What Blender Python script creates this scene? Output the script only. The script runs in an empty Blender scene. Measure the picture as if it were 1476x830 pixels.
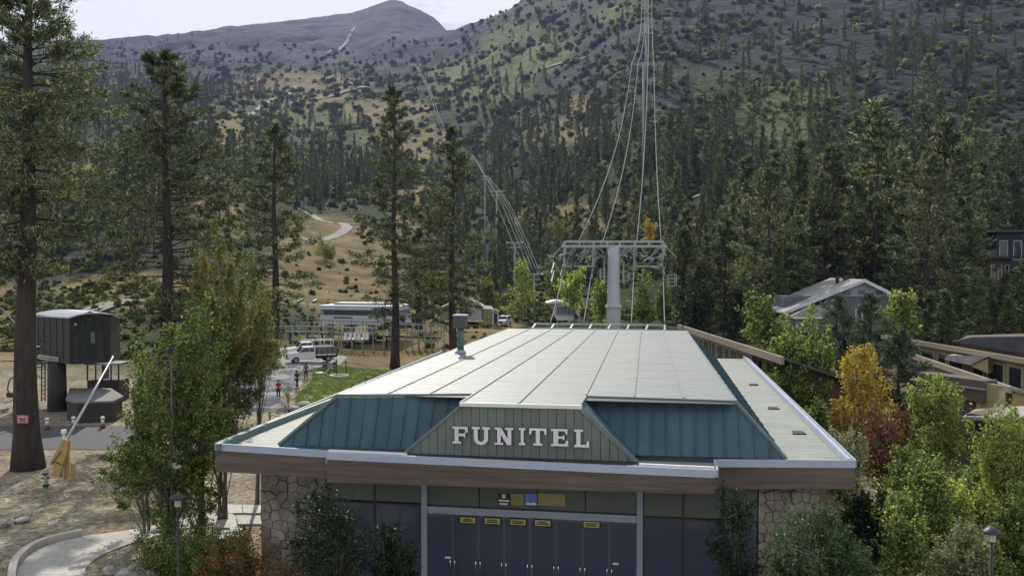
import bpy, math, random
import numpy as np
from mathutils import Vector, Matrix

scene = bpy.context.scene
COL = scene.collection
random.seed(7)
R = math.radians

# ------------------------------------------------------------------ camera
FPX, CX, CY, CAMZ = 1250.0, 738.0, 415.0, 12.2
PITCH = math.atan(34 / FPX)
cam_data = bpy.data.cameras.new('camera')
cam = bpy.data.objects.new('camera', cam_data)
COL.objects.link(cam)
cam.location = (0, 0, CAMZ)
cam.rotation_euler = (math.pi / 2 - PITCH, 0, 0)
cam_data.sensor_width = 36.0
cam_data.lens = 36.0 * FPX / 1476.0
cam_data.clip_start = 0.1
cam_data.clip_end = 20000
scene.camera = cam
scene.render.resolution_x = 1024
scene.render.resolution_y = 575

# ------------------------------------------------------------------ sky, sun, exposure
SUN_AZ, SUN_EL = R(-11.0), R(38.0)
world = bpy.data.worlds.new('World')
scene.world = world
world.use_nodes = True
wn, wl = world.node_tree.nodes, world.node_tree.links
wn.clear()
w_out = wn.new('ShaderNodeOutputWorld')
w_bg = wn.new('ShaderNodeBackground')
sky = wn.new('ShaderNodeTexSky')
sky.sky_type = 'NISHITA'
sky.sun_disc = False
sky.sun_elevation = SUN_EL
sky.sun_rotation = SUN_AZ
sky.altitude = 1900
sky.dust_density = 1.2
w_tc = wn.new('ShaderNodeTexCoord')
w_noise = wn.new('ShaderNodeTexNoise')
w_noise.inputs['Scale'].default_value = 3.1
w_noise.inputs['Detail'].default_value = 7
w_noise.inputs['Roughness'].default_value = 0.55
w_map = wn.new('ShaderNodeMapping')
w_map.inputs['Location'].default_value = (0.35, 0.1, 0.0)
w_map.inputs['Scale'].default_value = (1.0, 1.0, 2.4)
w_ramp = wn.new('ShaderNodeValToRGB')
w_ramp.color_ramp.elements[0].position = 0.42
w_ramp.color_ramp.elements[1].position = 0.50
w_mix = wn.new('ShaderNodeMixRGB')
w_mix.inputs['Color2'].default_value = (15.5, 15.8, 16.2, 1)
wl.new(w_tc.outputs['Generated'], w_map.inputs['Vector'])
wl.new(w_map.outputs['Vector'], w_noise.inputs['Vector'])
wl.new(w_noise.outputs['Fac'], w_ramp.inputs['Fac'])
wl.new(w_ramp.outputs['Color'], w_mix.inputs['Fac'])
wl.new(sky.outputs['Color'], w_mix.inputs['Color1'])
wl.new(w_mix.outputs['Color'], w_bg.inputs['Color'])
w_bg.inputs['Strength'].default_value = 0.066
wl.new(w_bg.outputs['Background'], w_out.inputs['Surface'])

sun_data = bpy.data.lights.new('sun', 'SUN')
sun_data.energy = 4.9
sun_data.angle = R(0.53)
sun_data.color = (1.0, 0.94, 0.84)
sun = bpy.data.objects.new('sun', sun_data)
COL.objects.link(sun)
SUNV = Vector((math.sin(SUN_AZ) * math.cos(SUN_EL), math.cos(SUN_AZ) * math.cos(SUN_EL), math.sin(SUN_EL)))
sun.rotation_euler = SUNV.to_track_quat('Z', 'Y').to_euler()
sun.location = (0, 60, 300)
scene.view_settings.view_transform = 'Standard'
scene.view_settings.look = 'None'
scene.view_settings.exposure = 0.0
scene.view_settings.gamma = 1.0
try:
    scene.cycles.max_bounces = 6
    scene.cycles.diffuse_bounces = 2
    scene.cycles.transmission_bounces = 4
    scene.cycles.transparent_max_bounces = 8
    scene.cycles.volume_bounces = 0
    scene.cycles.use_denoising = True
except Exception:
    pass

# ------------------------------------------------------------------ place helpers
_c, _s = math.cos(PITCH), math.sin(PITCH)
def ray(px, row):
    dx, dz = (px - CX) / FPX, -(row - CY) / FPX
    return Vector((dx, _c + dz * _s, -_s + dz * _c))
def PZ(px, row, z):
    r = ray(px, row)
    return Vector((0, 0, CAMZ)) + r * ((z - CAMZ) / r.z)
def PD(px, row, d):
    r = ray(px, row)
    return Vector((0, 0, CAMZ)) + r * (d / r.y)
def XD(px, d):
    return (px - CX) / FPX * d
def ZD(row, d):
    return PD(738, row, d).z

# ------------------------------------------------------------------ ground profile
PROF = {   # bearing column: (distance, row seen) pairs
 -200: [(75,590),(100,515),(140,445),(190,390),(280,320),(400,250),(470,222),(900,150),(1600,95),(2500,76),(4500,90)],
 0:   [(75,590),(100,520),(140,450),(190,400),(280,330),(400,260),(470,230),(900,150),(1600,95),(2500,72),(4500,90)],
 150: [(75,588),(95,538),(120,470),(140,440),(180,400),(250,340),(340,280),(430,240),(900,150),(1500,105),(2500,70),(4500,90)],
 320: [(75,589),(105,520),(130,470),(170,420),(220,370),(310,300),(380,258),(560,178),(900,150),(1200,130),(1700,92),(2700,46),(4500,60)],
 517: [(75,587),(115,510),(130,495),(155,470),(187,440),(235,400),(290,365),(350,332),(420,302),(520,275),(680,235),(930,180),(1200,140),(1550,108),(2000,84),(2600,46),(2950,20),(4500,45)],
 545: [(75,587),(130,492),(155,470),(188,440),(238,400),(294,368),(360,331),(440,298),(560,265),(670,238),(900,185),(1160,145),(1480,112),(1900,86),(2500,44),(2980,10),(4500,40)],
 572: [(75,587),(130,491),(155,470),(189,440),(239,400),(297,369),(370,330),(460,294),(600,252),(655,240),(870,188),(1130,148),(1440,113),(1800,88),(2450,42),(3000,-4),(4500,35)],
 450: [(75,588),(100,527),(125,497),(155,470),(185,440),(230,400),(280,360),(330,338),(380,312),(450,290),(700,230),(1000,170),(1300,130),(1700,100),(2200,70),(2900,30),(4500,50)],
 590: [(75,587),(130,490),(155,470),(190,440),(240,400),(300,370),(380,330),(480,290),(650,240),(850,190),(1100,150),(1400,115),(1600,95),(2300,60),(3000,5),(4500,40)],
 625: [(75,587),(130,490),(155,470),(190,442),(240,405),(310,370),(390,330),(490,290),(650,240),(850,190),(1080,145),(1350,110),(1550,88),(2300,62),(2900,27),(4500,50)],
 670: [(75,587),(130,487),(160,465),(200,450),(250,430),(320,400),(420,360),(550,300),(700,250),(850,190),(1050,140),(1300,100),(1500,75),(1900,54),(2500,62),(4500,80)],
 740: [(75,587),(125,488),(160,468),(200,452),(250,432),(310,402),(400,355),(500,300),(630,250),(780,190),(950,135),(1150,90),(1350,45),(1550,24),(2000,35),(4500,60)],
 800: [(75,587),(120,490),(160,470),(200,455),(250,435),(300,405),(380,350),(460,300),(560,250),(700,190),(850,140),(1000,90),(1200,50),(1500,0),(1700,-25),(4500,-10)],
 930: [(75,587),(120,492),(160,468),(220,440),(270,400),(300,360),(335,300),(385,240),(470,180),(600,130),(690,108),(800,66),(950,20),(1200,-40),(1600,-100),(4500,-90)],
 1100:[(75,585),(110,498),(150,465),(200,430),(240,390),(300,320),(370,250),(460,190),(560,130),(680,80),(850,20),(1100,-60),(1600,-150),(4500,-140)],
 1300:[(75,580),(110,495),(140,450),(180,410),(230,350),(290,290),(370,220),(460,150),(580,80),(720,10),(1000,-80),(1600,-180),(4500,-160)],
 1476:[(75,580),(100,500),(130,450),(170,400),(220,340),(280,280),(350,210),(430,140),(540,60),(680,-10),(900,-100),(1500,-200),(4500,-180)],
 1800:[(75,580),(100,500),(130,450),(170,400),(220,340),(280,280),(350,210),(430,140),(540,60),(680,-10),(900,-100),(1500,-200),(4500,-180)],
}
_pxs = np.array(sorted(PROF))
_ld = np.linspace(math.log(60), math.log(4500), 420)
_tab = []
for k in _pxs:
    a = np.array(PROF[int(k)], float)
    a = np.vstack([[60, CY - FPX * math.tan(math.atan((0 - CAMZ) / 60) + PITCH)], a])
    _tab.append(np.interp(_ld, np.log(a[:, 0]), a[:, 1]))
_tab = np.array(_tab)
_pf = np.arange(-600, 2101, 6.0)
TAB = np.array([np.interp(_pf, _pxs, _tab[:, j]) for j in range(len(_ld))]).T
def _blur(t, n, ax):
    k = np.hanning(n + 2)[1:-1]; k /= k.sum()
    pad = [(0, 0), (0, 0)]; pad[ax] = (n // 2, n // 2)
    tp = np.pad(t, pad, mode='edge')
    return np.apply_along_axis(lambda v: np.convolve(v, k, 'valid'), ax, tp)
TAB = _blur(TAB, 9, 0)
TAB = _blur(TAB, 7, 1)

_rs = np.random.RandomState(11)
_NT = _rs.rand(256, 256)
def vnoise(x, y):
    xi, yi = np.floor(x).astype(int), np.floor(y).astype(int)
    xf, yf = x - xi, y - yi
    xf, yf = xf * xf * (3 - 2 * xf), yf * yf * (3 - 2 * yf)
    g = lambda i, j: _NT[i & 255, j & 255]
    return (g(xi, yi) * (1 - xf) + g(xi + 1, yi) * xf) * (1 - yf) + (g(xi, yi + 1) * (1 - xf) + g(xi + 1, yi + 1) * xf) * yf
def fbm(x, y, o=4):
    t, a, n = 0, 0.5, 0
    for i in range(o):
        t = t + a * vnoise(x * 2 ** i + 17.3 * i, y * 2 ** i + 5.1 * i); n += a; a *= 0.55
    return t / n - 0.5
def gz(x, y, noise=True):
    """height of the ground"""
    x, y = np.asarray(x, float), np.asarray(y, float)
    Y = np.maximum(y, 61)
    px = CX + FPX * x / Y
    l = np.clip((np.log(Y) - _ld[0]) / (_ld[1] - _ld[0]), 0, len(_ld) - 1.001)
    p = np.clip((px - _pf[0]) / 6.0, 0, len(_pf) - 1.001)
    li, pi = l.astype(int), p.astype(int)
    lf, pf = l - li, p - pi
    row = (TAB[pi, li] * (1 - pf) + TAB[pi + 1, li] * pf) * (1 - lf) + (TAB[pi, li + 1] * (1 - pf) + TAB[pi + 1, li + 1] * pf) * lf
    dz = -(row - CY) / FPX
    z = CAMZ + Y * (-_s + dz * _c) / (_c + dz * _s)
    w = np.clip((Y - 61) / 25, 0, 1)
    z = z * w
    if noise:
        n1 = fbm(x / 55, y / 55, 4) * 9 * np.clip((Y - 190) / 260, 0, 1)
        rid = (0.22 - np.abs(fbm(x / 170 + 9, y / 420 + 3, 6))) * 130 * np.clip((Y - 650) / 1200, 0, 1) * np.clip((3300 - Y) / 900, 0.35, 1)
        z = z + n1 + rid
    z = np.where(z > 1150, 1150 + 100 * np.tanh((z - 1150) / 1500), z)
    return z
def GZ(x, y):
    return float(gz(x, y))
def GP(px, d, dz=0.0):
    x = XD(px, d)
    return Vector((x, d, GZ(x, d) + dz))

# ------------------------------------------------------------------ materials
MATS = {}
def _base(name):
    m = bpy.data.materials.new(name); m.use_nodes = True
    return m, m.node_tree.nodes, m.node_tree.links, m.node_tree.nodes['Principled BSDF']
def mat(name, c, rough=0.7, var=0.25, scale=6.0, metal=0.0, bump=0.15, spec=0.4, detail=5, c2=None, stretch=None, bdist=0.02):
    """one surface: a base colour broken up by noise and a fine bump"""
    if name in MATS: return MATS[name]
    m, n, l, b = _base(name)
    tc = n.new('ShaderNodeTexCoord'); mp = n.new('ShaderNodeMapping')
    if stretch: mp.inputs['Scale'].default_value = stretch
    l.new(tc.outputs['Object'], mp.inputs['Vector'])
    nz = n.new('ShaderNodeTexNoise'); nz.inputs['Scale'].default_value = scale; nz.inputs['Detail'].default_value = detail
    nz.inputs['Roughness'].default_value = 0.65
    l.new(mp.outputs['Vector'], nz.inputs['Vector'])
    rp = n.new('ShaderNodeValToRGB')
    e = rp.color_ramp.elements
    e[0].position, e[1].position = 0.3, 0.72
    lo = [v * (1 - var) for v in c]; hi = [min(1, v * (1 + var)) for v in c]
    if c2: hi = c2
    e[0].color = (*lo, 1); e[1].color = (*hi, 1)
    l.new(nz.outputs['Fac'], rp.inputs['Fac'])
    oi = n.new('ShaderNodeObjectInfo')
    hv = n.new('ShaderNodeHueSaturation')
    mr = n.new('ShaderNodeMapRange'); mr.inputs['To Min'].default_value = 0.93; mr.inputs['To Max'].default_value = 1.07
    l.new(oi.outputs['Random'], mr.inputs['Value']); l.new(mr.outputs['Result'], hv.inputs['Value'])
    l.new(rp.outputs['Color'], hv.inputs['Color']); l.new(hv.outputs['Color'], b.inputs['Base Color'])
    b.inputs['Roughness'].default_value = rough; b.inputs['Metallic'].default_value = metal
    b.inputs['Specular IOR Level'].default_value = spec
    if bump:
        bp = n.new('ShaderNodeBump'); bp.inputs['Strength'].default_value = bump; bp.inputs['Distance'].default_value = bdist
        l.new(nz.outputs['Fac'], bp.inputs['Height']); l.new(bp.outputs['Normal'], b.inputs['Normal'])
    MATS[name] = m
    return m
def leafmat(name, cols, trans=0.4, patch=None, patch_scale=0.5):
    """leaves: colour picked leaf by leaf, light passes through"""
    if name in MATS: return MATS[name]
    m, n, l, b = _base(name)
    n.remove(b)
    out = [x for x in n if x.type == 'OUTPUT_MATERIAL'][0]
    ge = n.new('ShaderNodeNewGeometry'); rp = n.new('ShaderNodeValToRGB')
    el = rp.color_ramp.elements
    while len(el) < len(cols): el.new(0.5)
    for i, (p, c) in enumerate(cols):
        el[i].position = p; el[i].color = (*c, 1)
    l.new(ge.outputs['Random Per Island'], rp.inputs['Fac'])
    col = rp.outputs['Color']
    if patch:
        tc = n.new('ShaderNodeTexCoord'); nz = n.new('ShaderNodeTexNoise'); nz.inputs['Scale'].default_value = patch_scale
        l.new(tc.outputs['Object'], nz.inputs['Vector'])
        r2 = n.new('ShaderNodeValToRGB'); r2.color_ramp.elements[0].position = 0.5; r2.color_ramp.elements[1].position = 0.62
        l.new(nz.outputs['Fac'], r2.inputs['Fac'])
        mx = n.new('ShaderNodeMixRGB'); mx.inputs['Color2'].default_value = (*patch, 1)
        ml = n.new('ShaderNodeMath'); ml.operation = 'MULTIPLY'; ml.inputs[1].default_value = 0.5
        l.new(r2.outputs['Color'], ml.inputs[0]); l.new(ml.outputs[0], mx.inputs['Fac']); l.new(col, mx.inputs['Color1'])
        col = mx.outputs['Color']
    oi = n.new('ShaderNodeObjectInfo'); hv = n.new('ShaderNodeHueSaturation')
    mr = n.new('ShaderNodeMapRange'); mr.inputs['To Min'].default_value = 0.75; mr.inputs['To Max'].default_value = 1.25
    l.new(oi.outputs['Random'], mr.inputs['Value']); l.new(mr.outputs['Result'], hv.inputs['Value'])
    l.new(col, hv.inputs['Color']); col = hv.outputs['Color']
    df = n.new('ShaderNodeBsdfDiffuse'); tr = n.new('ShaderNodeBsdfTranslucent'); mx = n.new('ShaderNodeMixShader')
    gl = n.new('ShaderNodeBsdfGlossy'); gl.inputs['Roughness'].default_value = 0.45; gl.inputs['Color'].default_value = (0.5, 0.5, 0.5, 1)
    m2 = n.new('ShaderNodeMixShader'); m2.inputs['Fac'].default_value = 0.05
    l.new(col, df.inputs['Color']); l.new(col, tr.inputs['Color'])
    mx.inputs['Fac'].default_value = trans
    l.new(df.outputs[0], mx.inputs[1]); l.new(tr.outputs[0], mx.inputs[2])
    l.new(mx.outputs[0], m2.inputs[1]); l.new(gl.outputs[0], m2.inputs[2])
    l.new(m2.outputs[0], out.inputs['Surface'])
    MATS[name] = m
    return m
def glassmat(name, c, rough=0.08):
    if name in MATS: return MATS[name]
    m, n, l, b = _base(name)
    b.inputs['Base Color'].default_value = (*c, 1); b.inputs['Roughness'].default_value = rough
    b.inputs['Specular IOR Level'].default_value = 0.6
    tc = n.new('ShaderNodeTexCoord'); nz = n.new('ShaderNodeTexNoise'); nz.inputs['Scale'].default_value = 0.8
    l.new(tc.outputs['Object'], nz.inputs['Vector'])
    bp = n.new('ShaderNodeBump'); bp.inputs['Strength'].default_value = 0.03
    l.new(nz.outputs['Fac'], bp.inputs['Height']); l.new(bp.outputs['Normal'], b.inputs['Normal'])
    MATS[name] = m
    return m

# ------------------------------------------------------------------ mesh helpers
class MB:
    def __init__(s): s.v, s.f, s.m = [], [], []
    def add(s, vs, fs, mi=0):
        o = len(s.v); s.v += [tuple(v) for v in vs]
        s.f += [tuple(i + o for i in f) for f in fs]; s.m += [mi] * len(fs)
        return s
    def hexa(s, p, mi=0):      # 4 bottom, 4 top points
        return s.add(p, [(3, 2, 1, 0), (4, 5, 6, 7), (0, 1, 5, 4), (1, 2, 6, 5), (2, 3, 7, 6), (3, 0, 4, 7)], mi)
    def box(s, lo, hi, mi=0):
        (a, b, c), (d, e, f) = lo, hi
        return s.hexa([(a, b, c), (d, b, c), (d, e, c), (a, e, c), (a, b, f), (d, b, f), (d, e, f), (a, e, f)], mi)
    def beam(s, p, q, w, h=None, mi=0, up=(0, 0, 1)):
        p, q = Vector(p), Vector(q); h = h or w
        d = (q - p).normalized(); u = Vector(up)
        if abs(d.dot(u)) > 0.98: u = Vector((1, 0, 0))
        x = d.cross(u).normalized() * w / 2; y = x.cross(d).normalized() * h / 2
        return s.hexa([p - x - y, p + x - y, q + x - y, q - x - y, p - x + y, p + x + y, q + x + y, q - x + y], mi)
    def tube(s, pts, rad, n=8, mi=0, cap=True):
        pts = [Vector(p) for p in pts]
        if not hasattr(rad, '__len__'): rad = [rad] * len(pts)
        o = len(s.v); prev = None
        for i, p in enumerate(pts):
            d = (pts[min(i + 1, len(pts) - 1)] - pts[max(i - 1, 0)]).normalized()
            if prev is None:
                a = d.orthogonal().normalized()
            else:
                a = (prev - d * prev.dot(d)).normalized()
            prev = a; b = d.cross(a)
            for k in range(n):
                t = 2 * math.pi * k / n
                s.v.append(tuple(p + (a * math.cos(t) + b * math.sin(t)) * rad[i]))
        for i in range(len(pts) - 1):
            for k in range(n):
                s.f.append((o + i * n + k, o + i * n + (k + 1) % n, o + (i + 1) * n + (k + 1) % n, o + (i + 1) * n + k)); s.m.append(mi)
        if cap:
            s.f.append(tuple(o + k for k in range(n))[::-1]); s.m.append(mi)
            s.f.append(tuple(o + (len(pts) - 1) * n + k for k in range(n))); s.m.append(mi)
        return s
    def prism(s, poly, vec, mi=0, side=None):
        n = len(poly); a = [Vector(p) for p in poly]; vec = Vector(vec); o = len(s.v)
        s.v += [tuple(p) for p in a] + [tuple(p + vec) for p in a]
        s.f.append(tuple(range(o, o + n))); s.m.append(mi)
        s.f.append(tuple(range(o + 2 * n - 1, o + n - 1, -1))); s.m.append(mi if side is None else side)
        for i in range(n):
            j = (i + 1) % n
            s.f.append((o + j, o + i, o + n + i, o + n + j)); s.m.append(mi if side is None else side)
        return s
    def mesh(s, name, mats, smooth=False):
        me = bpy.data.meshes.new(name)
        me.from_pydata(s.v, [], s.f)
        for m in (mats if isinstance(mats, (list, tuple)) else [mats]): me.materials.append(m)
        if any(s.m): me.polygons.foreach_set('material_index', s.m)
        if smooth: me.polygons.foreach_set('use_smooth', [True] * len(me.polygons))
        me.update()
        return me
def link(name, data, parent=None):
    o = bpy.data.objects.new(name, data); COL.objects.link(o)
    if parent is not None: o.parent = parent
    return o
def part(name, mb, mats, parent, smooth=False, label=None, kind=None):
    o = link(name, mb.mesh(name, mats, smooth), parent)
    if label: o['label'] = label
    if kind: o['kind'] = kind
    return o
def fix(mb, mats=None): return mb
def thing(name, label, cat, loc=(0, 0, 0), rz=0.0, group=None):
    o = link(name, None)
    o.empty_display_size = 0.3
    o.location = loc; o.rotation_euler = (0, 0, rz)
    o['label'] = label; o['category'] = cat
    if group: o['group'] = group
    return o
def tag(o, label, cat, group=None):
    o['label'] = label; o['category'] = cat
    if group: o['group'] = group
    return o
def struct(name, mb, mats, smooth=False, kind='structure'):
    o = link(name, mb.mesh(name, mats, smooth) if isinstance(mb, MB) else mb)
    o['kind'] = kind
    return o
def dup(root, loc, rz=0.0, sc=1.0, label=None, group=None):
    r = root.copy(); COL.objects.link(r)
    r.location = loc; r.rotation_euler = (0, 0, rz); r.scale = (sc, sc, sc) if not hasattr(sc, '__len__') else sc
    if label: r['label'] = label
    if group: r['group'] = group
    for ch in list(root.children):
        c = ch.copy(); COL.objects.link(c); c.parent = r
        for g in list(ch.children):
            d = g.copy(); COL.objects.link(d); d.parent = c
    return r
def fastmesh(name, V, F, mats, midx=None):
    """V (n,3), F (m,3|4) arrays"""
    me = bpy.data.meshes.new(name)
    k = F.shape[1]
    me.vertices.add(len(V)); me.vertices.foreach_set('co', V.astype(np.float32).ravel())
    me.loops.add(F.size); me.loops.foreach_set('vertex_index', F.astype(np.int32).ravel())
    me.polygons.add(len(F)); me.polygons.foreach_set('loop_start', np.arange(0, F.size, k, dtype=np.int32))
    try: me.polygons.foreach_set('loop_total', np.full(len(F), k, dtype=np.int32))
    except Exception: pass
    for m in mats: me.materials.append(m)
    if midx is not None: me.polygons.foreach_set('material_index', midx.astype(np.int32))
    me.update(calc_edges=True); me.validate()
    return me
# ------------------------------------------------------------------ terrain
def blob(px, row, cx, cy, rx, ry):
    return np.clip(1.25 - ((px - cx) / rx) ** 2 - ((row - cy) / ry) ** 2, 0, 1)
TAN = [(480,385,110,75),(150,242,60,18),(345,188,50,30),(300,288,60,36),(430,128,95,26),(560,160,70,18),(790,315,60,14),(1000,328,95,26),
       (700,455,60,34),(835,150,20,14),(825,185,25,22),(570,500,170,34),(600,300,40,60),(600,205,60,30),(8,480,60,80),(765,190,20,14),(560,460,120,30),(200,420,130,30),(880,310,120,22),(770,440,40,20)]
YEL = [(8,500,70,70),(500,170,120,24),(690,120,80,40),(760,70,70,40),(560,190,50,30),(900,20,50,14),(1140,160,70,50),(320,330,40,20)]
ROCKZ = [(480,60,230,60),(200,90,160,50),(850,70,90,70),(930,150,70,70),(1050,40,120,60),(100,340,170,70),(310,285,40,12),(1300,80,240,110),(1420,150,140,90),(660,65,60,16),(500,330,30,16),(740,370,80,30)]
def cover(x, y, z):
    Y = np.maximum(y, 30.0)
    px = CX + FPX * x / Y
    row = CY - FPX * np.tan(np.arctan((z - CAMZ) / Y) + PITCH)
    t = np.zeros_like(x); g = np.zeros_like(x); r = np.zeros_like(x)
    for a in TAN: t = np.maximum(t, blob(px, row, *a))
    for a in YEL: g = np.maximum(g, blob(px, row, *a))
    for a in ROCKZ: r = np.maximum(r, blob(px, row, *a))
    far = np.clip((y - 85) / 30, 0, 1)
    return t * far, g * far, r * far, 1 - far, px, row
Ys = np.concatenate([np.linspace(-60, 56, 22), np.exp(np.linspace(math.log(60), math.log(3450), 430))])
Us = np.linspace(-1.15, 1.15, 330)
YY, UU = np.meshgrid(Ys, Us, indexing='ij')
XX = UU * (YY + 90) * np.clip(0.8 + YY / 400, 0.8, 1.0)
ZZ = gz(XX, YY)
V = np.stack([XX.ravel(), YY.ravel(), ZZ.ravel()], 1)
nr, nc = XX.shape
I = np.arange(nr * nc).reshape(nr, nc)
F = np.stack([I[:-1, :-1].ravel(), I[:-1, 1:].ravel(), I[1:, 1:].ravel(), I[1:, :-1].ravel()], 1)
def ground_mat():
    m, n, l, b = _base('ground_cover')
    at = n.new('ShaderNodeVertexColor'); at.layer_name = 'cover'
    sp = n.new('ShaderNodeSeparateColor'); l.new(at.outputs['Color'], sp.inputs['Color'])
    tc = n.new('ShaderNodeTexCoord')
    def noise(scale, detail=6, rough=0.6, st=None):
        z = n.new('ShaderNodeTexNoise'); z.inputs['Scale'].default_value = scale; z.inputs['Detail'].default_value = detail
        z.inputs['Roughness'].default_value = rough
        if st:
            mp = n.new('ShaderNodeMapping'); mp.inputs['Scale'].default_value = st
            l.new(tc.outputs['Object'], mp.inputs['Vector']); l.new(mp.outputs['Vector'], z.inputs['Vector'])
        else: l.new(tc.outputs['Object'], z.inputs['Vector'])
        return z.outputs['Fac']
    def ramp(fac, stops):
        r = n.new('ShaderNodeValToRGB'); e = r.color_ramp.elements
        while len(e) < len(stops): e.new(0.5)
        for i, (p, c) in enumerate(stops): e[i].position = p; e[i].color = (*c, 1)
        l.new(fac, r.inputs['Fac']); return r.outputs['Color']
    def mix(f, a, c):
        x = n.new('ShaderNodeMixRGB'); l.new(f, x.inputs['Fac']); l.new(a, x.inputs['Color1']); l.new(c, x.inputs['Color2']); return x.outputs['Color']
    def soft(mask, nz, k=1.6):      # mask broken up by noise
        a = n.new('ShaderNodeMath'); a.operation = 'MULTIPLY_ADD'; l.new(mask, a.inputs[0]); a.inputs[1].default_value = 2.2; a.inputs[2].default_value = -1.0
        c = n.new('ShaderNodeMath'); c.operation = 'MULTIPLY_ADD'; l.new(nz, c.inputs[0]); c.inputs[1].default_value = k; l.new(a.outputs[0], c.inputs[2]); c.use_clamp = True
        return c.outputs[0]
    n_big, n_mid, n_fine = noise(0.02, 8), noise(0.11, 8, 0.7), noise(0.9, 6, 0.7)
    n_strat = noise(0.05, 9, 0.75, (1, 1.2, 5))
    brush = ramp(n_mid, [(0.32, (0.008, 0.014, 0.006)), (0.5, (0.026, 0.040, 0.012)), (0.7, (0.085, 0.10, 0.032))])
    tan = ramp(n_mid, [(0.30, (0.05, 0.05, 0.022)), (0.44, (0.15, 0.122, 0.05)), (0.62, (0.26, 0.205, 0.095))])
    yel = ramp(n_mid, [(0.30, (0.025, 0.038, 0.012)), (0.48, (0.075, 0.10, 0.026)), (0.66, (0.18, 0.18, 0.06))])
    rock = ramp(n_strat, [(0.34, (0.005, 0.009, 0.007)), (0.5, (0.020, 0.026, 0.022)), (0.7, (0.11, 0.11, 0.105))])
    near = ramp(noise(3.0, 9, 0.85), [(0.36, (0.05, 0.045, 0.035)), (0.46, (0.22, 0.20, 0.155)), (0.56, (0.42, 0.385, 0.31)), (0.70, (0.62, 0.58, 0.50))])
    patch = ramp(noise(0.25, 5), [(0.4, (0.62, 0.58, 0.5)), (0.62, (1, 0.98, 0.92))])  # broad sun patches put into the near ground colour
    mm = n.new('ShaderNodeMixRGB'); mm.blend_type = 'MULTIPLY'; mm.inputs['Fac'].default_value = 1; l.new(near, mm.inputs['Color1']); l.new(patch, mm.inputs['Color2'])
    c = mix(soft(sp.outputs['Blue'], n_big), brush, rock)
    c = mix(soft(sp.outputs['Green'], n_big), c, yel)
    c = mix(soft(sp.outputs['Red'], n_mid, 1.4), c, tan)
    c = mix(at.outputs['Alpha'], c, mm.outputs['Color'])
    l.new(c, b.inputs['Base Color']); b.inputs['Roughness'].default_value = 0.95; b.inputs['Specular IOR Level'].default_value = 0.1
    bp = n.new('ShaderNodeBump'); bp.inputs['Strength'].default_value = 0.9; bp.inputs['Distance'].default_value = 0.5
    l.new(n_fine, bp.inputs['Height'])
    bq = n.new('ShaderNodeBump'); bq.inputs['Strength'].default_value = 0.8; bq.inputs['Distance'].default_value = 3.0
    l.new(n_mid, bq.inputs['Height']); l.new(bp.outputs['Normal'], bq.inputs['Normal'])
    bn = n.new('ShaderNodeBump'); bn.inputs['Strength'].default_value = 0.7; bn.inputs['Distance'].default_value = 0.06
    l.new(noise(2.2, 9, 0.8), bn.inputs['Height'])
    mv = n.new('ShaderNodeMix'); mv.data_type = 'VECTOR'
    l.new(at.outputs['Alpha'], mv.inputs[0]); l.new(bq.outputs['Normal'], mv.inputs[4]); l.new(bn.outputs['Normal'], mv.inputs[5])
    l.new(mv.outputs[1], b.inputs['Normal'])
    return m
gme = fastmesh('ground', V, F, [ground_mat()])
gme.polygons.foreach_set('use_smooth', [True] * len(gme.polygons))
ct, cg, cr, cn, _, _ = cover(V[:, 0], V[:, 1], V[:, 2])
at = gme.color_attributes.new('cover', 'FLOAT_COLOR', 'POINT')
at.data.foreach_set('color', np.stack([ct, cg, cr, cn], 1).astype(np.float32).ravel())
ground = link('ground', gme); ground['kind'] = 'structure'

# ------------------------------------------------------------------ roads, paths, lawn
def sheet(name, pts, m, lift=0.02, step=1.5, kind='structure', thick=0.0):
    """a flat patch following the ground: polygon (x, y) list, filled by a grid clipped to it"""
    import bmesh
    bm = bmesh.new()
    vs = [bm.verts.new((p[0], p[1], 0)) for p in pts]
    bm.faces.new(vs)
    xs = [p[0] for p in pts]; ys = [p[1] for p in pts]
    for a, co, no in [(min(xs), 0, (1, 0, 0)), (min(ys), 1, (0, 1, 0))]:
        hi = max(xs) if co == 0 else max(ys)
        t = a + step
        while t < hi:
            c = [0, 0, 0]; c[co] = t
            bmesh.ops.bisect_plane(bm, geom=bm.verts[:] + bm.edges[:] + bm.faces[:], plane_co=c, plane_no=no)
            t += step
    if thick:
        r = bmesh.ops.extrude_face_region(bm, geom=bm.faces[:])
        top = [v for v in r['geom'] if isinstance(v, bmesh.types.BMVert)]
        ts = set(top)
        for v in bm.verts: v.co.z = GZ(v.co.x, v.co.y) + (lift if v in ts else lift - thick)
    else:
        for v in bm.verts: v.co.z = GZ(v.co.x, v.co.y) + lift
    bmesh.ops.recalc_face_normals(bm, faces=bm.faces)
    me = bpy.data.meshes.new(name); bm.to_mesh(me); bm.free(); me.materials.append(m)
    if sum(p.normal.z for p in me.polygons) < 0: me.flip_normals()
    o = link(name, me); o['kind'] = kind
    return o
def g0(px, row): p = PZ(px, row, 0.0); return (p.x, p.y)
def gd(px, d): return (XD(px, d), d)
def poly_smooth(pts, k=4):
    out = []
    n = len(pts)
    for i in range(n - 1):
        p0, p1, p2, p3 = pts[max(i - 1, 0)], pts[i], pts[i + 1], pts[min(i + 2, n - 1)]
        for j in range(k):
            t = j / k
            out.append(tuple(0.5 * ((2 * p1[a]) + (-p0[a] + p2[a]) * t + (2 * p0[a] - 5 * p1[a] + 4 * p2[a] - p3[a]) * t * t + (-p0[a] + 3 * p1[a] - 3 * p2[a] + p3[a]) * t ** 3) for a in range(len(p1))))
    out.append(tuple(pts[-1])); return out
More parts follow.
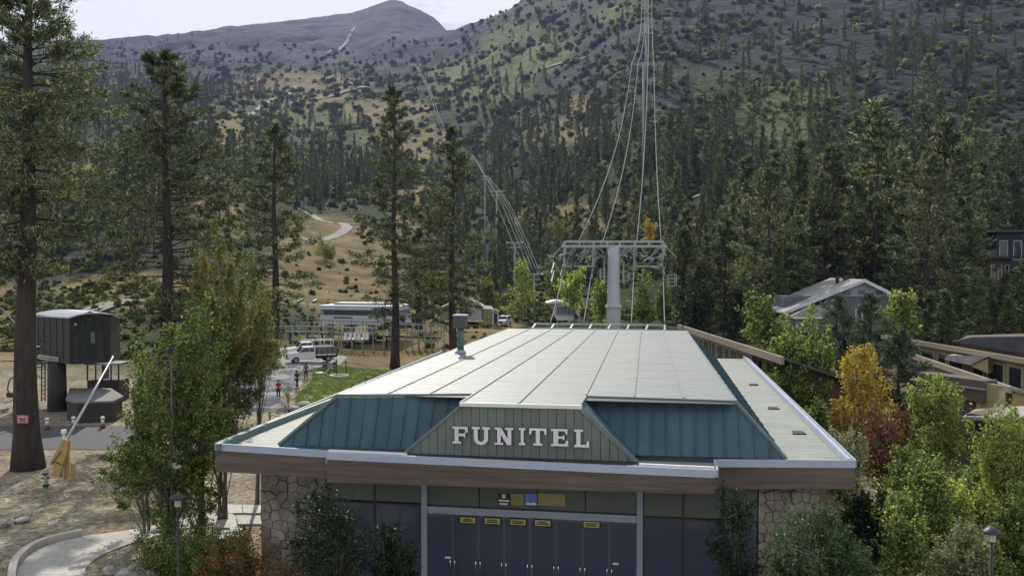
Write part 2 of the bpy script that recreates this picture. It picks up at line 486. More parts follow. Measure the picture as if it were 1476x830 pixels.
M_asph = mat('asphalt', (0.085, 0.085, 0.09), 0.9, 0.3, 5, c2=(0.13, 0.13, 0.135), bump=0.3)
M_asph2 = mat('pale_asphalt', (0.24, 0.24, 0.235), 0.9, 0.25, 1.2, bump=0.3)
M_conc = mat('concrete', (0.43, 0.42, 0.38), 0.85, 0.16, 3.5, bump=0.2)
M_lawn = mat('lawn_grass', (0.11, 0.17, 0.035), 0.95, 0.5, 0.9, c2=(0.27, 0.32, 0.09), bump=0.9, bdist=0.1)
sheet('road', [(-75, 56.8), (-23, 56.8), (-14, 58), (-9, 62), (-12, 66), (-24, 65.4), (-75, 65.4)], M_asph, 0.03)
sheet('path', [g0(352, 600), g0(400, 584)] + [g0(428, 562), g0(441, 546)] + [gd(437, 90), gd(425, 95), gd(490, 104), gd(500, 112), gd(400, 118), gd(330, 110), gd(300, 96), g0(325, 570), g0(300, 600), g0(200, 640), g0(290, 640)], M_asph2, 0.035)
sheet('lawn', [g0(412, 586), g0(436, 565), g0(450, 546)] + [gd(446, 91), gd(470, 96), gd(560, 104), gd(620, 104), gd(620, 80), g0(560, 590), g0(470, 600), g0(440, 596)], M_lawn, 0.05)
# far paths climbing the slope
def ribbon(name, pts, w, m, lift=0.25):
    pts = poly_smooth(pts, 8); mb = MB(); L = []
    for i, (x, y) in enumerate(pts):
        a, c = Vector(pts[max(i - 1, 0)]), Vector(pts[min(i + 1, len(pts) - 1)])
        d = (c - a).normalized(); nn = Vector((-d.y, d.x)) * (w[0] + (w[1] - w[0]) * i / len(pts)) / 2
        L.append(((x + nn.x, y + nn.y), (x, y), (x - nn.x, y - nn.y)))
    vs = [(p[0], p[1], GZ(*p) + lift) for r in L for p in r]
    fs = []
    for i in range(len(L) - 1):
        for j in range(2): fs.append((3 * i + j, 3 * i + j + 1, 3 * i + j + 4, 3 * i + j + 3))
    mb.add(vs, fs)
    me = mb.mesh(name, m)
    if sum(p.normal.z for p in me.polygons) < 0: me.flip_normals()
    o = link(name, me); o['kind'] = 'structure'; return o
M_trail = mat('trail_gravel', (0.21, 0.20, 0.185), 0.95, 0.2, 0.6)
M_trail2 = mat('pale_road_gravel', (0.24, 0.235, 0.22), 0.95, 0.15, 0.6)
ribbon('path', [gd(440, 300), gd(470, 318), gd(500, 345), gd(488, 366), gd(462, 375), gd(448, 396), gd(425, 405)], (4.4, 4.4), M_trail2, 0.2)
ribbon('path', [gd(95, 128), gd(130, 134), gd(160, 142), gd(200, 150)], (5, 3), M_trail, 0.3)
ribbon('path', [gd(775, 980), gd(800, 960), gd(825, 930), gd(848, 905)], (4, 4), M_trail, 1.0)
ribbon('path', [gd(395, 1050), gd(430, 1080), gd(480, 1150), gd(530, 1210)], (8, 8), M_trail, 1.5)
ribbon('path', [gd(360, 840), gd(385, 1000), gd(408, 1160), gd(428, 1330)], (4, 5), M_trail2, 1.2)
ribbon('path', [gd(474, 1800), gd(490, 2000), gd(513, 2450)], (5, 6), M_trail, 2)

# concrete walk in the lower left: slabs with recessed joints, kerb on its left side
outer = [g0(28, 860), g0(24, 835), g0(32, 812), g0(62, 790), g0(115, 775), g0(165, 768), g0(215, 760), g0(262, 748), g0(330, 738)]
inner = [g0(122, 860), g0(120, 838), g0(124, 820), g0(140, 805), g0(165, 793), g0(195, 782), g0(232, 772), g0(280, 760), g0(345, 748)]
oo, ii = poly_smooth(outer, 6), poly_smooth(inner, 6)
walk = thing('concrete_path', 'pale curved concrete path of broad slabs in the lower left corner', 'path', (oo[0][0], oo[0][1], 0))
del walk['label'], walk['category']; walk['kind'] = 'structure'
base = Vector((oo[0][0], oo[0][1], 0))
for i in range(0, len(oo) - 3, 4):
    mb = MB(); j2 = min(i + 4, len(oo) - 1)
    a = [Vector((*oo[k], 0)) for k in range(i, j2 + 1)]; c = [Vector((*ii[k], 0)) for k in range(i, j2 + 1)]
    e0 = (a[1] - a[0]).normalized() * 0.012; e1 = (a[-1] - a[-2]).normalized() * 0.012
    a[0] = a[0] + e0; c[0] = c[0] + e0; a[-1] = a[-1] - e1; c[-1] = c[-1] - e1
    ring = a + c[::-1]
    mb.prism([p - base + Vector((0, 0, -0.08)) for p in ring], (0, 0, 0.14))
    me = mb.mesh('slab', M_conc); o = link('slab', me, walk)
kb = MB(); kp = poly_smooth([g0(20, 860), g0(17, 835), g0(26, 810), g0(58, 787), g0(118, 772)], 6)
kw = [(p[0], p[1]) for p in kp]
for i in range(len(kw) - 1):
    p, q = Vector((*kw[i], 0.11)), Vector((*kw[i + 1], 0.11))
    d = (q - p).normalized(); w = Vector((-d.y, d.x, 0)) * 0.14
    if i % 5 == 4: q = q - d * 0.02
    kb.hexa([p - w - Vector((0, 0, .2)), p + w - Vector((0, 0, .2)), q + w - Vector((0, 0, .2)), q - w - Vector((0, 0, .2)), p - w + Vector((0, 0, .2)), p + w + Vector((0, 0, .2)), q + w + Vector((0, 0, .2)), q - w + Vector((0, 0, .2))])
struct('kerb', kb, mat('kerb_concrete', (0.5, 0.48, 0.42), 0.85, 0.15, 4))
# pale stone slabs by the station's left pier
pv = thing('stone_terrace', 'x', 'x', (0, 0, 0)); del pv['label'], pv['category']; pv['kind'] = 'structure'
M_slab = mat('pale_flagstone', (0.5, 0.49, 0.45), 0.85, 0.2, 2.5)
for (a, b2, c, d2) in [(312, 728, 348, 741), (349, 729, 380, 741), (308, 745, 340, 762), (341, 744, 378, 757), (300, 765, 330, 780), (331, 762, 350, 776)]:
    q = [Vector((*g0(a, b2), 0)), Vector((*g0(c, b2 + 1), 0)), Vector((*g0(c + 2, d2), 0)), Vector((*g0(a + 2, d2), 0))]
    mb = MB(); mb.prism([p + Vector((0, 0, -0.05)) for p in q][::-1], (0, 0, 0.13)); part('slab', mb, M_slab, pv)

# ------------------------------------------------------------------ trees
M_bark = mat('pine_bark', (0.052, 0.042, 0.037), 0.95, 0.45, 3.0, bump=0.9, stretch=(1, 1, 0.25), bdist=0.08)
M_bark_far = mat('far_bark', (0.085, 0.06, 0.05), 0.95, 0.3, 3.0, bump=0)
M_bark_pale = mat('pale_bark', (0.16, 0.145, 0.12), 0.9, 0.4, 4.0, bump=0.5, stretch=(1, 1, 0.4))
M_needle = leafmat('pine_needles', [(0.0, (0.024, 0.036, 0.016)), (0.5, (0.075, 0.10, 0.042)), (0.78, (0.19, 0.22, 0.09)), (1.0, (0.44, 0.44, 0.26))], 0.45)
M_fir = leafmat('fir_needles', [(0.0, (0.03, 0.05, 0.02)), (0.5, (0.085, 0.125, 0.05)), (0.8, (0.20, 0.25, 0.09)), (1.0, (0.36, 0.35, 0.16))], 0.45)
M_bluefir = leafmat('blue_pine_needles', [(0.0, (0.035, 0.06, 0.035)), (0.5, (0.09, 0.13, 0.07)), (1.0, (0.24, 0.28, 0.16))], 0.3)

def kites(C, D, L, W, rng):
    """one thin kite (two triangles as a quad) per centre, along D"""
    n = len(C)
    up = rng.normal(size=(n, 3)); S = np.cross(D, up); S /= np.linalg.norm(S, axis=1, keepdims=True) + 1e-9
    L = L[:, None]; W = W[:, None]
    v0, v1, v2, v3 = C, C + D * L * 0.45 + S * W, C + D * L, C + D * L * 0.45 - S * W
    V = np.stack([v0, v1, v2, v3], 1).reshape(-1, 3)
    F = np.arange(4 * n).reshape(n, 4)
    return V, F
def unit(a): return a / (np.linalg.norm(a, axis=1, keepdims=True) + 1e-9)

def conifer_meshes(name, H, crown0, Rmax, nb, ntuft, nblade, blen, bw, seed, trunk_r, needle, bark, kind='pine', gap=0.25, limbs=True, droop=0.0, tseg=10, bare=0):
    rng = np.random.RandomState(seed)
    mb = MB()
    lean = rng.normal(size=2) * 0.012 * H
    cen = lambda h: np.array([lean[0] * (h / H) ** 2 + 0.1 * math.sin(h * 0.3 + seed), lean[1] * (h / H) ** 2, h])
    hs = np.linspace(-0.6, H, 14 if limbs else 5)
    rads = [trunk_r * (1 - 0.93 * max(h, 0) / H) * (1.0 + 0.45 * math.exp(-max(h, 0) / (trunk_r * 1.6))) + 0.01 for h in hs]
    mb.tube([cen(h) for h in hs], rads, tseg)
    Cs, Ds, Ls, Ws = [], [], [], []
    if limbs:
        for i in range(14):
            h = crown0 * rng.uniform(0.35, 1.05); az = rng.rand() * 6.28; Lq = rng.uniform(0.5, 2.2); d = np.array([math.cos(az), math.sin(az), rng.uniform(-.35, .05)])
            mb.tube([cen(h), cen(h) + d * Lq * .6, cen(h) + d * Lq + np.array([0, 0, -.15])], [0.045, 0.03, 0.012], 4, cap=False)
    for i in range(nb):
        t = (i + rng.rand() * 0.8) / nb            # 0 crown base .. 1 top
        if kind == 'pine': t = t ** 0.9
        h = crown0 + (H - crown0) * t * 0.985
        az = rng.rand() * 2 * math.pi
        if kind == 'pine':
            sh = (1 - t) ** 0.62 * (0.45 + 0.75 * min(1, t / 0.22)) if t < 1 else 0
            el = -0.28 + 0.85 * t + rng.normal() * 0.13
            Lb = Rmax * sh * rng.uniform(0.55, 1.15)
        else:
            sh = (1 - t) ** 0.85 * (0.75 + 0.25 * min(1, t / 0.1))
            el = -0.32 + 0.55 * t + rng.normal() * 0.08
            Lb = Rmax * sh * rng.uniform(0.7, 1.1)
        if rng.rand() < gap * (1 - t): Lb *= rng.uniform(0.15, 0.5)
        Lb = max(Lb, 0.25)
        d = np.array([math.cos(az) * math.cos(el), math.sin(az) * math.cos(el), math.sin(el)])
        p0 = cen(h); k = 5
        ts = np.linspace(0, 1, k)
        curve = np.array([p0 + d * Lb * s + np.array([0, 0, (0.10 if kind == 'pine' else -0.05) * Lb * s * s - droop * Lb * s]) for s in ts])
        if limbs: mb.tube(curve[[0, 2, 4]], [max(0.02, trunk_r * 0.16 * (1 - t) + 0.015) * 1.0, 0.02 + 0.02 * (1 - t), 0.008], 3, cap=False)
        m = max(2, int(ntuft * (0.35 + 0.65 * Lb / Rmax)))
        s = (0.22 if kind == 'fir' else 0.32) + (0.78 if kind == 'fir' else 0.68) * rng.rand(m) ** 0.75
        base = np.stack([np.interp(s, ts, curve[:, a]) for a in range(3)], 1)
        side = np.array([-math.sin(az), math.cos(az), 0])
        spread = Lb * (0.34 if kind == 'pine' else 0.24) * (1.1 - s * 0.75)
        base = base + side[None] * (rng.uniform(-1, 1, m) * spread)[:, None] + np.array([0, 0, 1])[None] * (rng.normal(size=m) * (0.035 if kind == 'pine' else 0.06) * Lb)[:, None]
        for q in range(nblade):
            dirs = unit(rng.normal(size=(m, 3)) * 0.75 + d[None] * 0.75 + np.array([0, 0, 0.35])[None] * (1 if kind == 'pine' else -0.2))
            Cs.append(base + rng.normal(size=(m, 3)) * blen * 0.25); Ds.append(dirs)
            Ls.append(blen * rng.uniform(0.6, 1.2, m)); Ws.append(np.full(m, bw))
    V, F = kites(np.concatenate(Cs), np.concatenate(Ds), np.concatenate(Ls), np.concatenate(Ws), rng)
    return mb.mesh(name + '_trunk', bark, True), fastmesh(name + '_crown', V, F, [needle])
def conifer(tr, cr, label, loc, rz=0, sc=1, group=None, name='pine_tree', cat='pine tree'):
    t = thing(name, label, cat, loc, rz, group)
    t.scale = (sc, sc, sc) if not hasattr(sc, '__len__') else sc
    link('trunk', tr, t); link('crown', cr, t)
    return t

# tall pines standing near
def bigpine(px, d, toprow, crownrow, Rm, tr_r, seed, label, nb=150, nt=20, nbl=9, blen=0.42, bw=0.035, gap=0.3):
    g = GP(px, d); H = ZD(toprow, d) - g.z; c0 = max(2.0, ZD(crownrow, d) - g.z)
    a, b2 = conifer_meshes('big_pine', H, c0, Rm, nb, nt, nbl, blen, bw, seed, tr_r, M_needle, M_bark, 'pine', gap)
    return conifer(a, b2, label, g, 0, 1, 'tall pines standing round the village')
bigpine(36, 51.6, -150, 395, 6.0, 0.74, 3, 'huge dark pine at the far left with a small red sign nailed to its trunk', 210, 46, 10, 0.36, 0.032, 0.15)
bigpine(240, 66, 72, 470, 6.6, 0.62, 4, 'tall pine rising right behind the large leafy tree at left', 120, 42, 9, 0.4, 0.04, 0.25)
bigpine(396, 108, 178, 452, 6.2, 0.55, 5, 'pine with bare lower trunk above the white work truck', 105, 34, 9, 0.48, 0.055, 0.25)
bigpine(569, 103, 122, 470, 5.7, 0.50, 6, 'tallest slender pine beside the lawn, in front of the long grey lift terminal', 115, 29, 9, 0.48, 0.05, 0.3)
bigpine(652, 106, 183, 455, 6.0, 0.50, 8, 'pine directly behind the chimney pipe of the station roof', 110, 31, 9, 0.48, 0.05, 0.28)
bigpine(603, 150, 330, 465, 3.4, 0.55, 9, 'short dense pine between the two slender pines behind the roof', 80, 16, 8, 0.6, 0.06)
bigpine(1108, 118, 232, 462, 6.6, 0.45, 12, 'broad pine behind the left end of the tan lodge', 150, 20, 9, 0.58, 0.055)
bigpine(1186, 125, 250, 415, 5.2, 0.45, 13, 'pine with a bare reddish trunk left of the grey gabled house roof', 110, 17, 8, 0.58, 0.055)
bigpine(1336, 108, 225, 448, 6.0, 0.5, 14, 'large pine with a dark trunk right of the grey gabled house', 150, 18, 8, 0.55, 0.05)
bigpine(1046, 128, 318, 455, 4.2, 0.4, 15, 'pine just right of the cable tower behind the lodge corner', 110, 17, 8, 0.58, 0.055)
bigpine(985, 135, 330, 450, 3.6, 0.4, 16, 'narrow pine close against the right side of the cable tower', 100, 15, 8, 0.6, 0.055)
bigpine(1392, 120, 300, 470, 4.2, 0.45, 17, 'pine standing over the dark flat roofs at the right edge', 120, 17, 8, 0.58, 0.055)
bigpine(1245, 135, 275, 450, 4.8, 0.4, 18, 'dark pine directly behind the peak of the grey gabled house', 120, 17, 8, 0.6, 0.06)

# hillside conifers: six kinds, the nearest as single trees, the rest as one wood
VAR = []
for k, (H, R0, kd, nd, c0) in enumerate([(22, 3.4, 'fir', M_fir, 1.5), (25, 3.2, 'fir', M_fir, 2.5), (18, 3.2, 'fir', M_fir, 1.0), (26, 3.8, 'pine', M_needle, 8), (21, 3.4, 'pine', M_needle, 5), (16, 2.6, 'fir', M_fir, 0.8)]):
    VAR.append(conifer_meshes('hill_conifer', H, c0, R0, 66, 16, 7, 0.8, 0.085, 40 + k, 0.32, nd, M_bark_far, kd, 0.25, limbs=False, tseg=6) + (H,))
DEAD = conifer_meshes('bare_conifer', 20, 5, 1.8, 40, 2, 2, 0.6, 0.05, 60, 0.28, M_needle, M_bark_far, 'fir', 0.1, limbs=True, tseg=5)

HILLP = thing('x', 'x', 'x'); bpy.data.objects.remove(HILLP)
def dens(px, row):
    """how thickly wooded, by bearing and height on the hill"""
    z = np.zeros_like(px)
    def add(cx, cy, rx, ry, v):
        nonlocal z
        z = np.maximum(z, v * np.clip(1.5 - ((px - cx) / rx) ** 2 - ((row - cy) / ry) ** 2, 0, 1))
    add(1280, 370, 330, 125, 1.0); add(1050, 340, 150, 100, 0.9); add(1350, 130, 260, 100, 0.2); add(1050, 120, 150, 130, 0.15)
    add(500, 262, 95, 42, 1.0); add(800, 260, 160, 75, 0.6); add(740, 130, 110, 45, 0.28); add(850, 180, 110, 80, 0.25); add(900, 60, 150, 60, 0.12)
    add(100, 330, 190, 70, 0.45); add(60, 160, 130, 60, 0.8); add(260, 250, 100, 60, 0.4); add(200, 130, 120, 40, 0.55); add(560, 110, 110, 14, 0.2); add(360, 225, 60, 30, 0.25)
    add(760, 390, 90, 40, 0.6); add(640, 330, 50, 60, 0.35); add(450, 180, 80, 20, 0.25); add(200, 60, 80, 12, 0.3); add(735, 40, 60, 14, 0.3); add(330, 120, 80, 30, 0.4)
    # open ground
    for (cx, cy, rx, ry) in [(480, 385, 85, 55), (150, 240, 45, 10), (345, 190, 35, 18), (420, 125, 80, 14), (300, 290, 35, 22), (620, 160, 45, 60), (690, 90, 60, 30), (720, 450, 60, 20), (480, 320, 50, 24), (1000, 330, 60, 10), (560, 460, 130, 26), (880, 470, 60, 14)]:
        z = z * np.clip(((px - cx) / rx) ** 2 + ((row - cy) / ry) ** 2 - 0.15, 0, 1)
    return z
rng = np.random.RandomState(5)
N = 60000
Yc = np.exp(rng.uniform(math.log(118), math.log(2400), N)); pxc = rng.uniform(-120, 1600, N)
xc = (pxc - CX) / FPX * Yc
zc = gz(xc, Yc)
rowc = CY - FPX * np.tan(np.arctan((zc - CAMZ) / Yc) + PITCH)
# equal chance per area of picture, thinned with distance so crowns do not overlap too far
prob = dens(pxc, rowc) * np.clip((Yc / 700.0) ** 1.5, np.where(pxc > 960, 0.17, 0.09), 1.0) * (0.45 + 1.1 * np.clip(fbm(xc / 60, Yc / 60, 3) + 0.5, 0, 1))
keep = (rng.rand(N) < prob * 0.34) & ~((Yc < 150) & (pxc < 990)) & ~((Yc < 126) & (pxc > 1110) & (pxc < 1310)) & ~((Yc < 172) & (pxc > 1408) & (pxc < 1500))
T = np.stack([xc, Yc, zc, pxc, rowc], 1)[keep]
size = rng.uniform(0.5, 1.2, len(T)) ** 1.15 * np.where((T[:, 1] < 420) & (rng.rand(len(T)) < .2), 1.2, 0.88) * np.where(T[:, 1] > 1300, 0.75, 1.0)
app = size / T[:, 1]
visible = (T[:, 3] > -30) & (T[:, 3] < 1510) & (T[:, 4] > -30)
order = np.argsort(-(app * visible))
NSING = 212
sing, rest = order[:NSING], order[NSING:]
print('hill trees', len(T))
ZONES = [(60, 'left of the huge left pine trunk'), (140, 'just right of the huge left pine'), (210, 'left of the tall pine behind the leafy group'), (330, 'right of the tall pine behind the leafy group'), (400, 'beside the dry knoll at upper left'),
         (460, 'behind the pine above the work truck'), (520, 'in the wood above the winding pale path'), (575, 'behind the tallest slender pine'), (640, 'between the two slender pines'), (700, 'behind the pine that stands over the chimney pipe'), (760, 'around the distant lift line'),
         (830, 'in the wood between distant lift line and cable tower'), (885, 'left of the cable tower column'), (930, 'between the middle ropes of the cable tower'), (975, 'under the right rope of the cable tower'), (1030, 'right of the narrow pine by the cable tower'), (1080, 'left of the broad pine beyond the lodge'),
         (1140, 'behind the broad pine beyond the lodge'), (1190, 'beside the pine with the bare reddish trunk'), (1240, 'above the left roof slope of the grey gabled house'), (1290, 'above the right roof slope of the grey gabled house'), (1340, 'left of the big dark trunk by the grey house'),
         (1390, 'right of the big dark trunk by the grey house'), (1430, 'above the dark lodge roofs at right'), (1470, 'beside the narrow brown house block at right'), (9999, 'at the very right edge of the picture')]
def where(px, row):
    a = [t for q, t in ZONES if px < q][0]
    b2 = 'near the top' if row < 150 else 'high up' if row < 215 else 'above midway' if row < 265 else 'midway up' if row < 315 else 'low down' if row < 370 else 'near the hill foot' if row < 420 else 'at the hill foot'
    return a, b2
src = []
for k in range(6):
    src.append(None)
for n_, i in enumerate(sing):
    k = int(rng.randint(0, 6)) if T[i, 3] < 900 or rng.rand() < 0.6 else int(rng.choice([3, 4]))
    a, b2 = where(T[i, 3], T[i, 4]); s = float(size[i])
    h = 'tall' if s > 0.92 else ('mid-sized' if s > 0.7 else 'short')
    sort = 'fir' if k in (0, 1, 2, 5) else 'pine'
    slim = bool(rng.rand() < .5); h = h + (' slim' if slim else ' broad')
    lab = f'{h} {sort} {b2} {a}'.replace('the grey gabled house', 'the grey house'); lab = ' '.join(lab.split()[:16])
    loc = (T[i, 0], T[i, 1], T[i, 2] - 0.3); rz = float(rng.uniform(0, 6.28))
    wf = .78 if slim else 1.18; sc = (s * wf, s * wf, s * float(rng.uniform(0.9, 1.15)))
    if src[k] is None:
        src[k] = conifer(VAR[k][0], VAR[k][1], lab, loc, rz, sc, 'conifers on the hillside', 'hillside_conifer', 'conifer')
    else:
        dup(src[k], loc, rz, sc, lab, 'conifers on the hillside')
for k in range(6):
    if src[k] is None:
        src[k] = conifer(VAR[k][0], VAR[k][1], 'green conifer low on the far left slope', GP(60 + 20 * k, 260), 0, 1, 'conifers on the hillside', 'hillside_conifer', 'conifer')
UND = [(1318, 96), (1340, 100), (1362, 97), (1385, 101), (1408, 98), (1432, 100), (1455, 97), (1478, 99), (1120, 112), (1136, 116), (1302, 110), (1290, 118), (1150, 118), (1168, 122), (1312, 112), (1330, 118), (1352, 112), (1372, 120), (1392, 113), (1412, 118), (1430, 112), (1450, 119), (1470, 113), (1342, 128), (1382, 130), (1420, 128), (1460, 130), (1005, 128), (1022, 122), (1062, 126), (1082, 118), (1096, 128), (1075, 138), (1040, 140), (1140, 128), (1160, 132), (1012, 142)]
for q_, (px, d) in enumerate(UND):
    a, _b = where(px, 440); s_ = (.34 + .16 * ((q_ * 7) % 5) / 4) * (1.0 if q_ < 8 else 1.55 if q_ < 14 else 1)
    dup(src[(0, 2, 5, 4)[q_ % 4]], GP(px, d, -.2), q_ * 1.3, (s_ * 1.5, s_ * 1.5, s_), f'{("smallest", "small", "low", "bushy", "full")[(q_ * 7) % 5]} {"fir" if q_ % 4 < 3 else "pine"} in the {"front" if d < 102 else "second" if d < 116 else "third" if d < 124 else "back"} row {a}', 'conifers on the hillside')
for (px, d, s, dd, lab) in [(152, 300, 1.25, 0, 'tall dark spruce just right of the huge left pine, high on the slope'), (268, 330, 1.3, 0, 'dark fir to the right of the tall pine behind the leafy tree'),
                        (128, 240, 0.9, 0, 'small fir low beside the huge left pine trunk')]:
    dup(src[0 if d != 330 else 1], GP(px, d, -0.3), 1.0 * s, s, lab, 'conifers on the hillside')
t_ = thing('bare_tree', 'thin half dead conifer on the dry knoll, left of its twin', 'dead tree', GP(318, 200), 0, 'thin half dead conifers on the knoll')
link('trunk', DEAD[0], t_); link('crown', DEAD[1], t_)
t_.scale = (1.25, 1.25, 1.25)
dup(t_, GP(330, 204), 2.0, 1.15, 'thin half dead conifer on the dry knoll, right of its twin')

def scatter(name, pts, rot, scl, var, objs, thr=None, kind='stuff'):
    """a stuff object: copies of given meshes on points through geometry nodes; objs = list of lists of objects"""
    me = bpy.data.meshes.new(name); me.vertices.add(len(pts)); me.vertices.foreach_set('co', pts.astype(np.float32).ravel())
    for nm, ty, ar in [('rz', 'FLOAT', rot), ('sc', 'FLOAT', scl), ('vr', 'INT', var)]:
        a = me.attributes.new(nm, ty, 'POINT'); a.data.foreach_set('value', ar.astype(np.int32 if ty == 'INT' else np.float32))
    me.update()
    o = link(name, me); o['kind'] = kind
    ng = bpy.data.node_groups.new(name, 'GeometryNodeTree')
    ng.interface.new_socket('Geometry', in_out='INPUT', socket_type='NodeSocketGeometry')
    ng.interface.new_socket('Geometry', in_out='OUTPUT', socket_type='NodeSocketGeometry')
    n, l = ng.nodes, ng.links
    gi, go = n.new('NodeGroupInput'), n.new('NodeGroupOutput')
    iop = n.new('GeometryNodeInstanceOnPoints'); jn = n.new('GeometryNodeJoinGeometry')
    for grp in reversed(objs):
        j = n.new('GeometryNodeJoinGeometry')
        for ob in grp:
            oi = n.new('GeometryNodeObjectInfo'); oi.inputs['Object'].default_value = ob; oi.transform_space = 'ORIGINAL'
            l.new(oi.outputs['Geometry'], j.inputs[0])
        g2 = n.new('GeometryNodeGeometryToInstance'); l.new(j.outputs[0], g2.inputs[0]); l.new(g2.outputs[0], jn.inputs[0])
    def attr(nm, ty):
        a = n.new('GeometryNodeInputNamedAttribute'); a.data_type = ty; a.inputs['Name'].default_value = nm
        return a.outputs['Attribute']
    cb = n.new('ShaderNodeCombineXYZ'); l.new(attr('rz', 'FLOAT'), cb.inputs['Z'])
    l.new(gi.outputs[0], iop.inputs['Points']); l.new(jn.outputs[0], iop.inputs['Instance'])
    iop.inputs['Pick Instance'].default_value = True
    l.new(attr('vr', 'INT'), iop.inputs['Instance Index']); l.new(cb.outputs[0], iop.inputs['Rotation']); l.new(attr('sc', 'FLOAT'), iop.inputs['Scale'])
    l.new(iop.outputs[0], go.inputs[0])
    md = o.modifiers.new('scatter', 'NODES'); md.node_group = ng
    return o
rp = T[rest][:, :3].copy(); rp[:, 2] -= 0.3
scatter('forest', rp, rng.uniform(0, 6.28, len(rp)), size[rest], rng.randint(0, 6, len(rp)), [[o.children[0], o.children[1]] for o in src])

# leafy trees
def leaves(C, s, rng, up=0.2):
    n = len(C); D = unit(rng.normal(size=(n, 3)) + np.array([0, 0, up])[None] * -1)
    return kites(C, D, s * rng.uniform(0.7, 1.3, n), s * 0.33 * np.ones(n), rng)
def broadleaf(name, lobes, n_leaf, leaf, stems, seed, m_leaf, m_bark, csig=0.28, ncl=150, hollow=0.5):
    """lobes: (x,y,z,rx,ry,rz); stems: list of (points, r0)"""
    rng = np.random.RandomState(seed); mb = MB()
    vol = np.array([l_[3] * l_[4] * l_[5] for l_ in lobes]); vol = vol / vol.sum()
    cs = []
    for i in range(ncl):
        l_ = lobes[rng.choice(len(lobes), p=vol)]
        d = rng.normal(size=3); d /= np.linalg.norm(d); r = rng.uniform(hollow, 1.0) ** 0.7
        cs.append([l_[a] + d[a] * r * l_[3 + a] for a in range(3)])
    cs = np.array(cs)
    w = rng.uniform(0.4, 1.6, ncl); w /= w.sum()
    idx = rng.choice(ncl, n_leaf, p=w)
    sg = csig * rng.uniform(0.6, 1.4, ncl)[idx][:, None]
    cm = cs.mean(0); ax = unit(unit(cs - cm) * 0.8 + np.array([0, 0, 0.9])[None] + rng.normal(size=cs.shape) * 0.35)
    tt = rng.uniform(-1.2, 2.2, n_leaf)[:, None]; thin = np.clip(0.85 - 0.28 * np.maximum(tt, 0), 0.18, 1)
    C = cs[idx] + ax[idx] * tt * sg * 1.15 + rng.normal(size=(n_leaf, 3)) * sg * 0.72 * thin
    C[:, 2] = np.maximum(C[:, 2], 0.03)
    V, F = leaves(C, leaf, rng)
    tops = []
    for pts, r0 in stems:
        p2 = poly_smooth([tuple(p) for p in pts], 3)
        mb.tube(p2, list(np.linspace(r0, r0 * 0.25, len(p2))), 7); tops.append(p2)
    for c in cs[::2]:
        st = tops[rng.randint(len(tops))]
        ok = [p for p in st if p[2] < c[2] + 0.1] or [st[0]]
        p = np.array(ok[-1 - min(len(ok) - 1, rng.randint(0, 3))]); mid = (p + c) / 2 + rng.normal(size=3) * 0.1
        mb.tube([p, mid, c], [0.03, 0.018, 0.008], 3, cap=False)
    return mb.mesh(name + '_trunk', m_bark, True), fastmesh(name + '_crown', V, F, [m_leaf])
def leafy(name, label, cat, loc, lobes, n_leaf, leaf, stems, seed, ml, mb_=None, group=None, rz=0, **kw):
    a, b2 = broadleaf(name, lobes, n_leaf, leaf, stems, seed, ml, mb_ or M_bark_pale, **kw)
    t = thing(name, label, cat, loc, rz, group)
    link('stem' if 'shrub' in name else 'trunk', a, t); link('foliage' if 'shrub' in name else 'crown', b2, t)
    return t
L_green = leafmat('green_leaves', [(0.0, (0.035, 0.07, 0.014)), (0.5, (0.13, 0.20, 0.04)), (0.82, (0.30, 0.38, 0.09)), (1, (0.55, 0.50, 0.15))], 0.5)
L_turn = leafmat('turning_leaves', [(0.0, (0.06, 0.09, 0.02)), (0.5, (0.16, 0.21, 0.05)), (0.8, (0.34, 0.36, 0.10)), (1, (0.50, 0.34, 0.12))], 0.5, patch=(0.30, 0.24, 0.06), patch_scale=0.28)
L_yel = leafmat('yellow_leaves', [(0.0, (0.22, 0.16, 0.03)), (0.4, (0.62, 0.42, 0.05)), (0.7, (0.55, 0.45, 0.08)), (1, (0.2, 0.24, 0.05))], 0.5, patch=(0.16, 0.19, 0.05), patch_scale=0.45)
L_red = leafmat('red_leaves', [(0.0, (0.045, 0.03, 0.02)), (0.4, (0.14, 0.04, 0.035)), (0.65, (0.26, 0.08, 0.055)), (0.8, (0.12, 0.13, 0.04)), (1, (0.26, 0.26, 0.08))], 0.45)
L_lime = leafmat('lime_leaves', [(0.0, (0.09, 0.15, 0.03)), (0.5, (0.30, 0.40, 0.075)), (1, (0.62, 0.62, 0.17))], 0.6)
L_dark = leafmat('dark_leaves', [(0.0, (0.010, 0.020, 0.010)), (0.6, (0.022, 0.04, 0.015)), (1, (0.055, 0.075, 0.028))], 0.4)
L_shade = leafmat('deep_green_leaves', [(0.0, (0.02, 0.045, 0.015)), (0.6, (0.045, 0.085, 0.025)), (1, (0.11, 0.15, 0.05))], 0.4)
L_pale = leafmat('pale_leaves', [(0.0, (0.12, 0.16, 0.06)), (0.5, (0.3, 0.34, 0.14)), (1, (0.5, 0.5, 0.3))], 0.4)
L_rust = leafmat('rusty_leaves', [(0.0, (0.07, 0.12, 0.03)), (0.45, (0.18, 0.2, 0.05)), (0.7, (0.34, 0.12, 0.06)), (1, (0.55, 0.24, 0.14))], 0.45)
L_brush = leafmat('brush_leaves', [(0.0, (0.025, 0.036, 0.012)), (0.6, (0.07, 0.09, 0.028)), (1, (0.18, 0.18, 0.07))], 0.35)
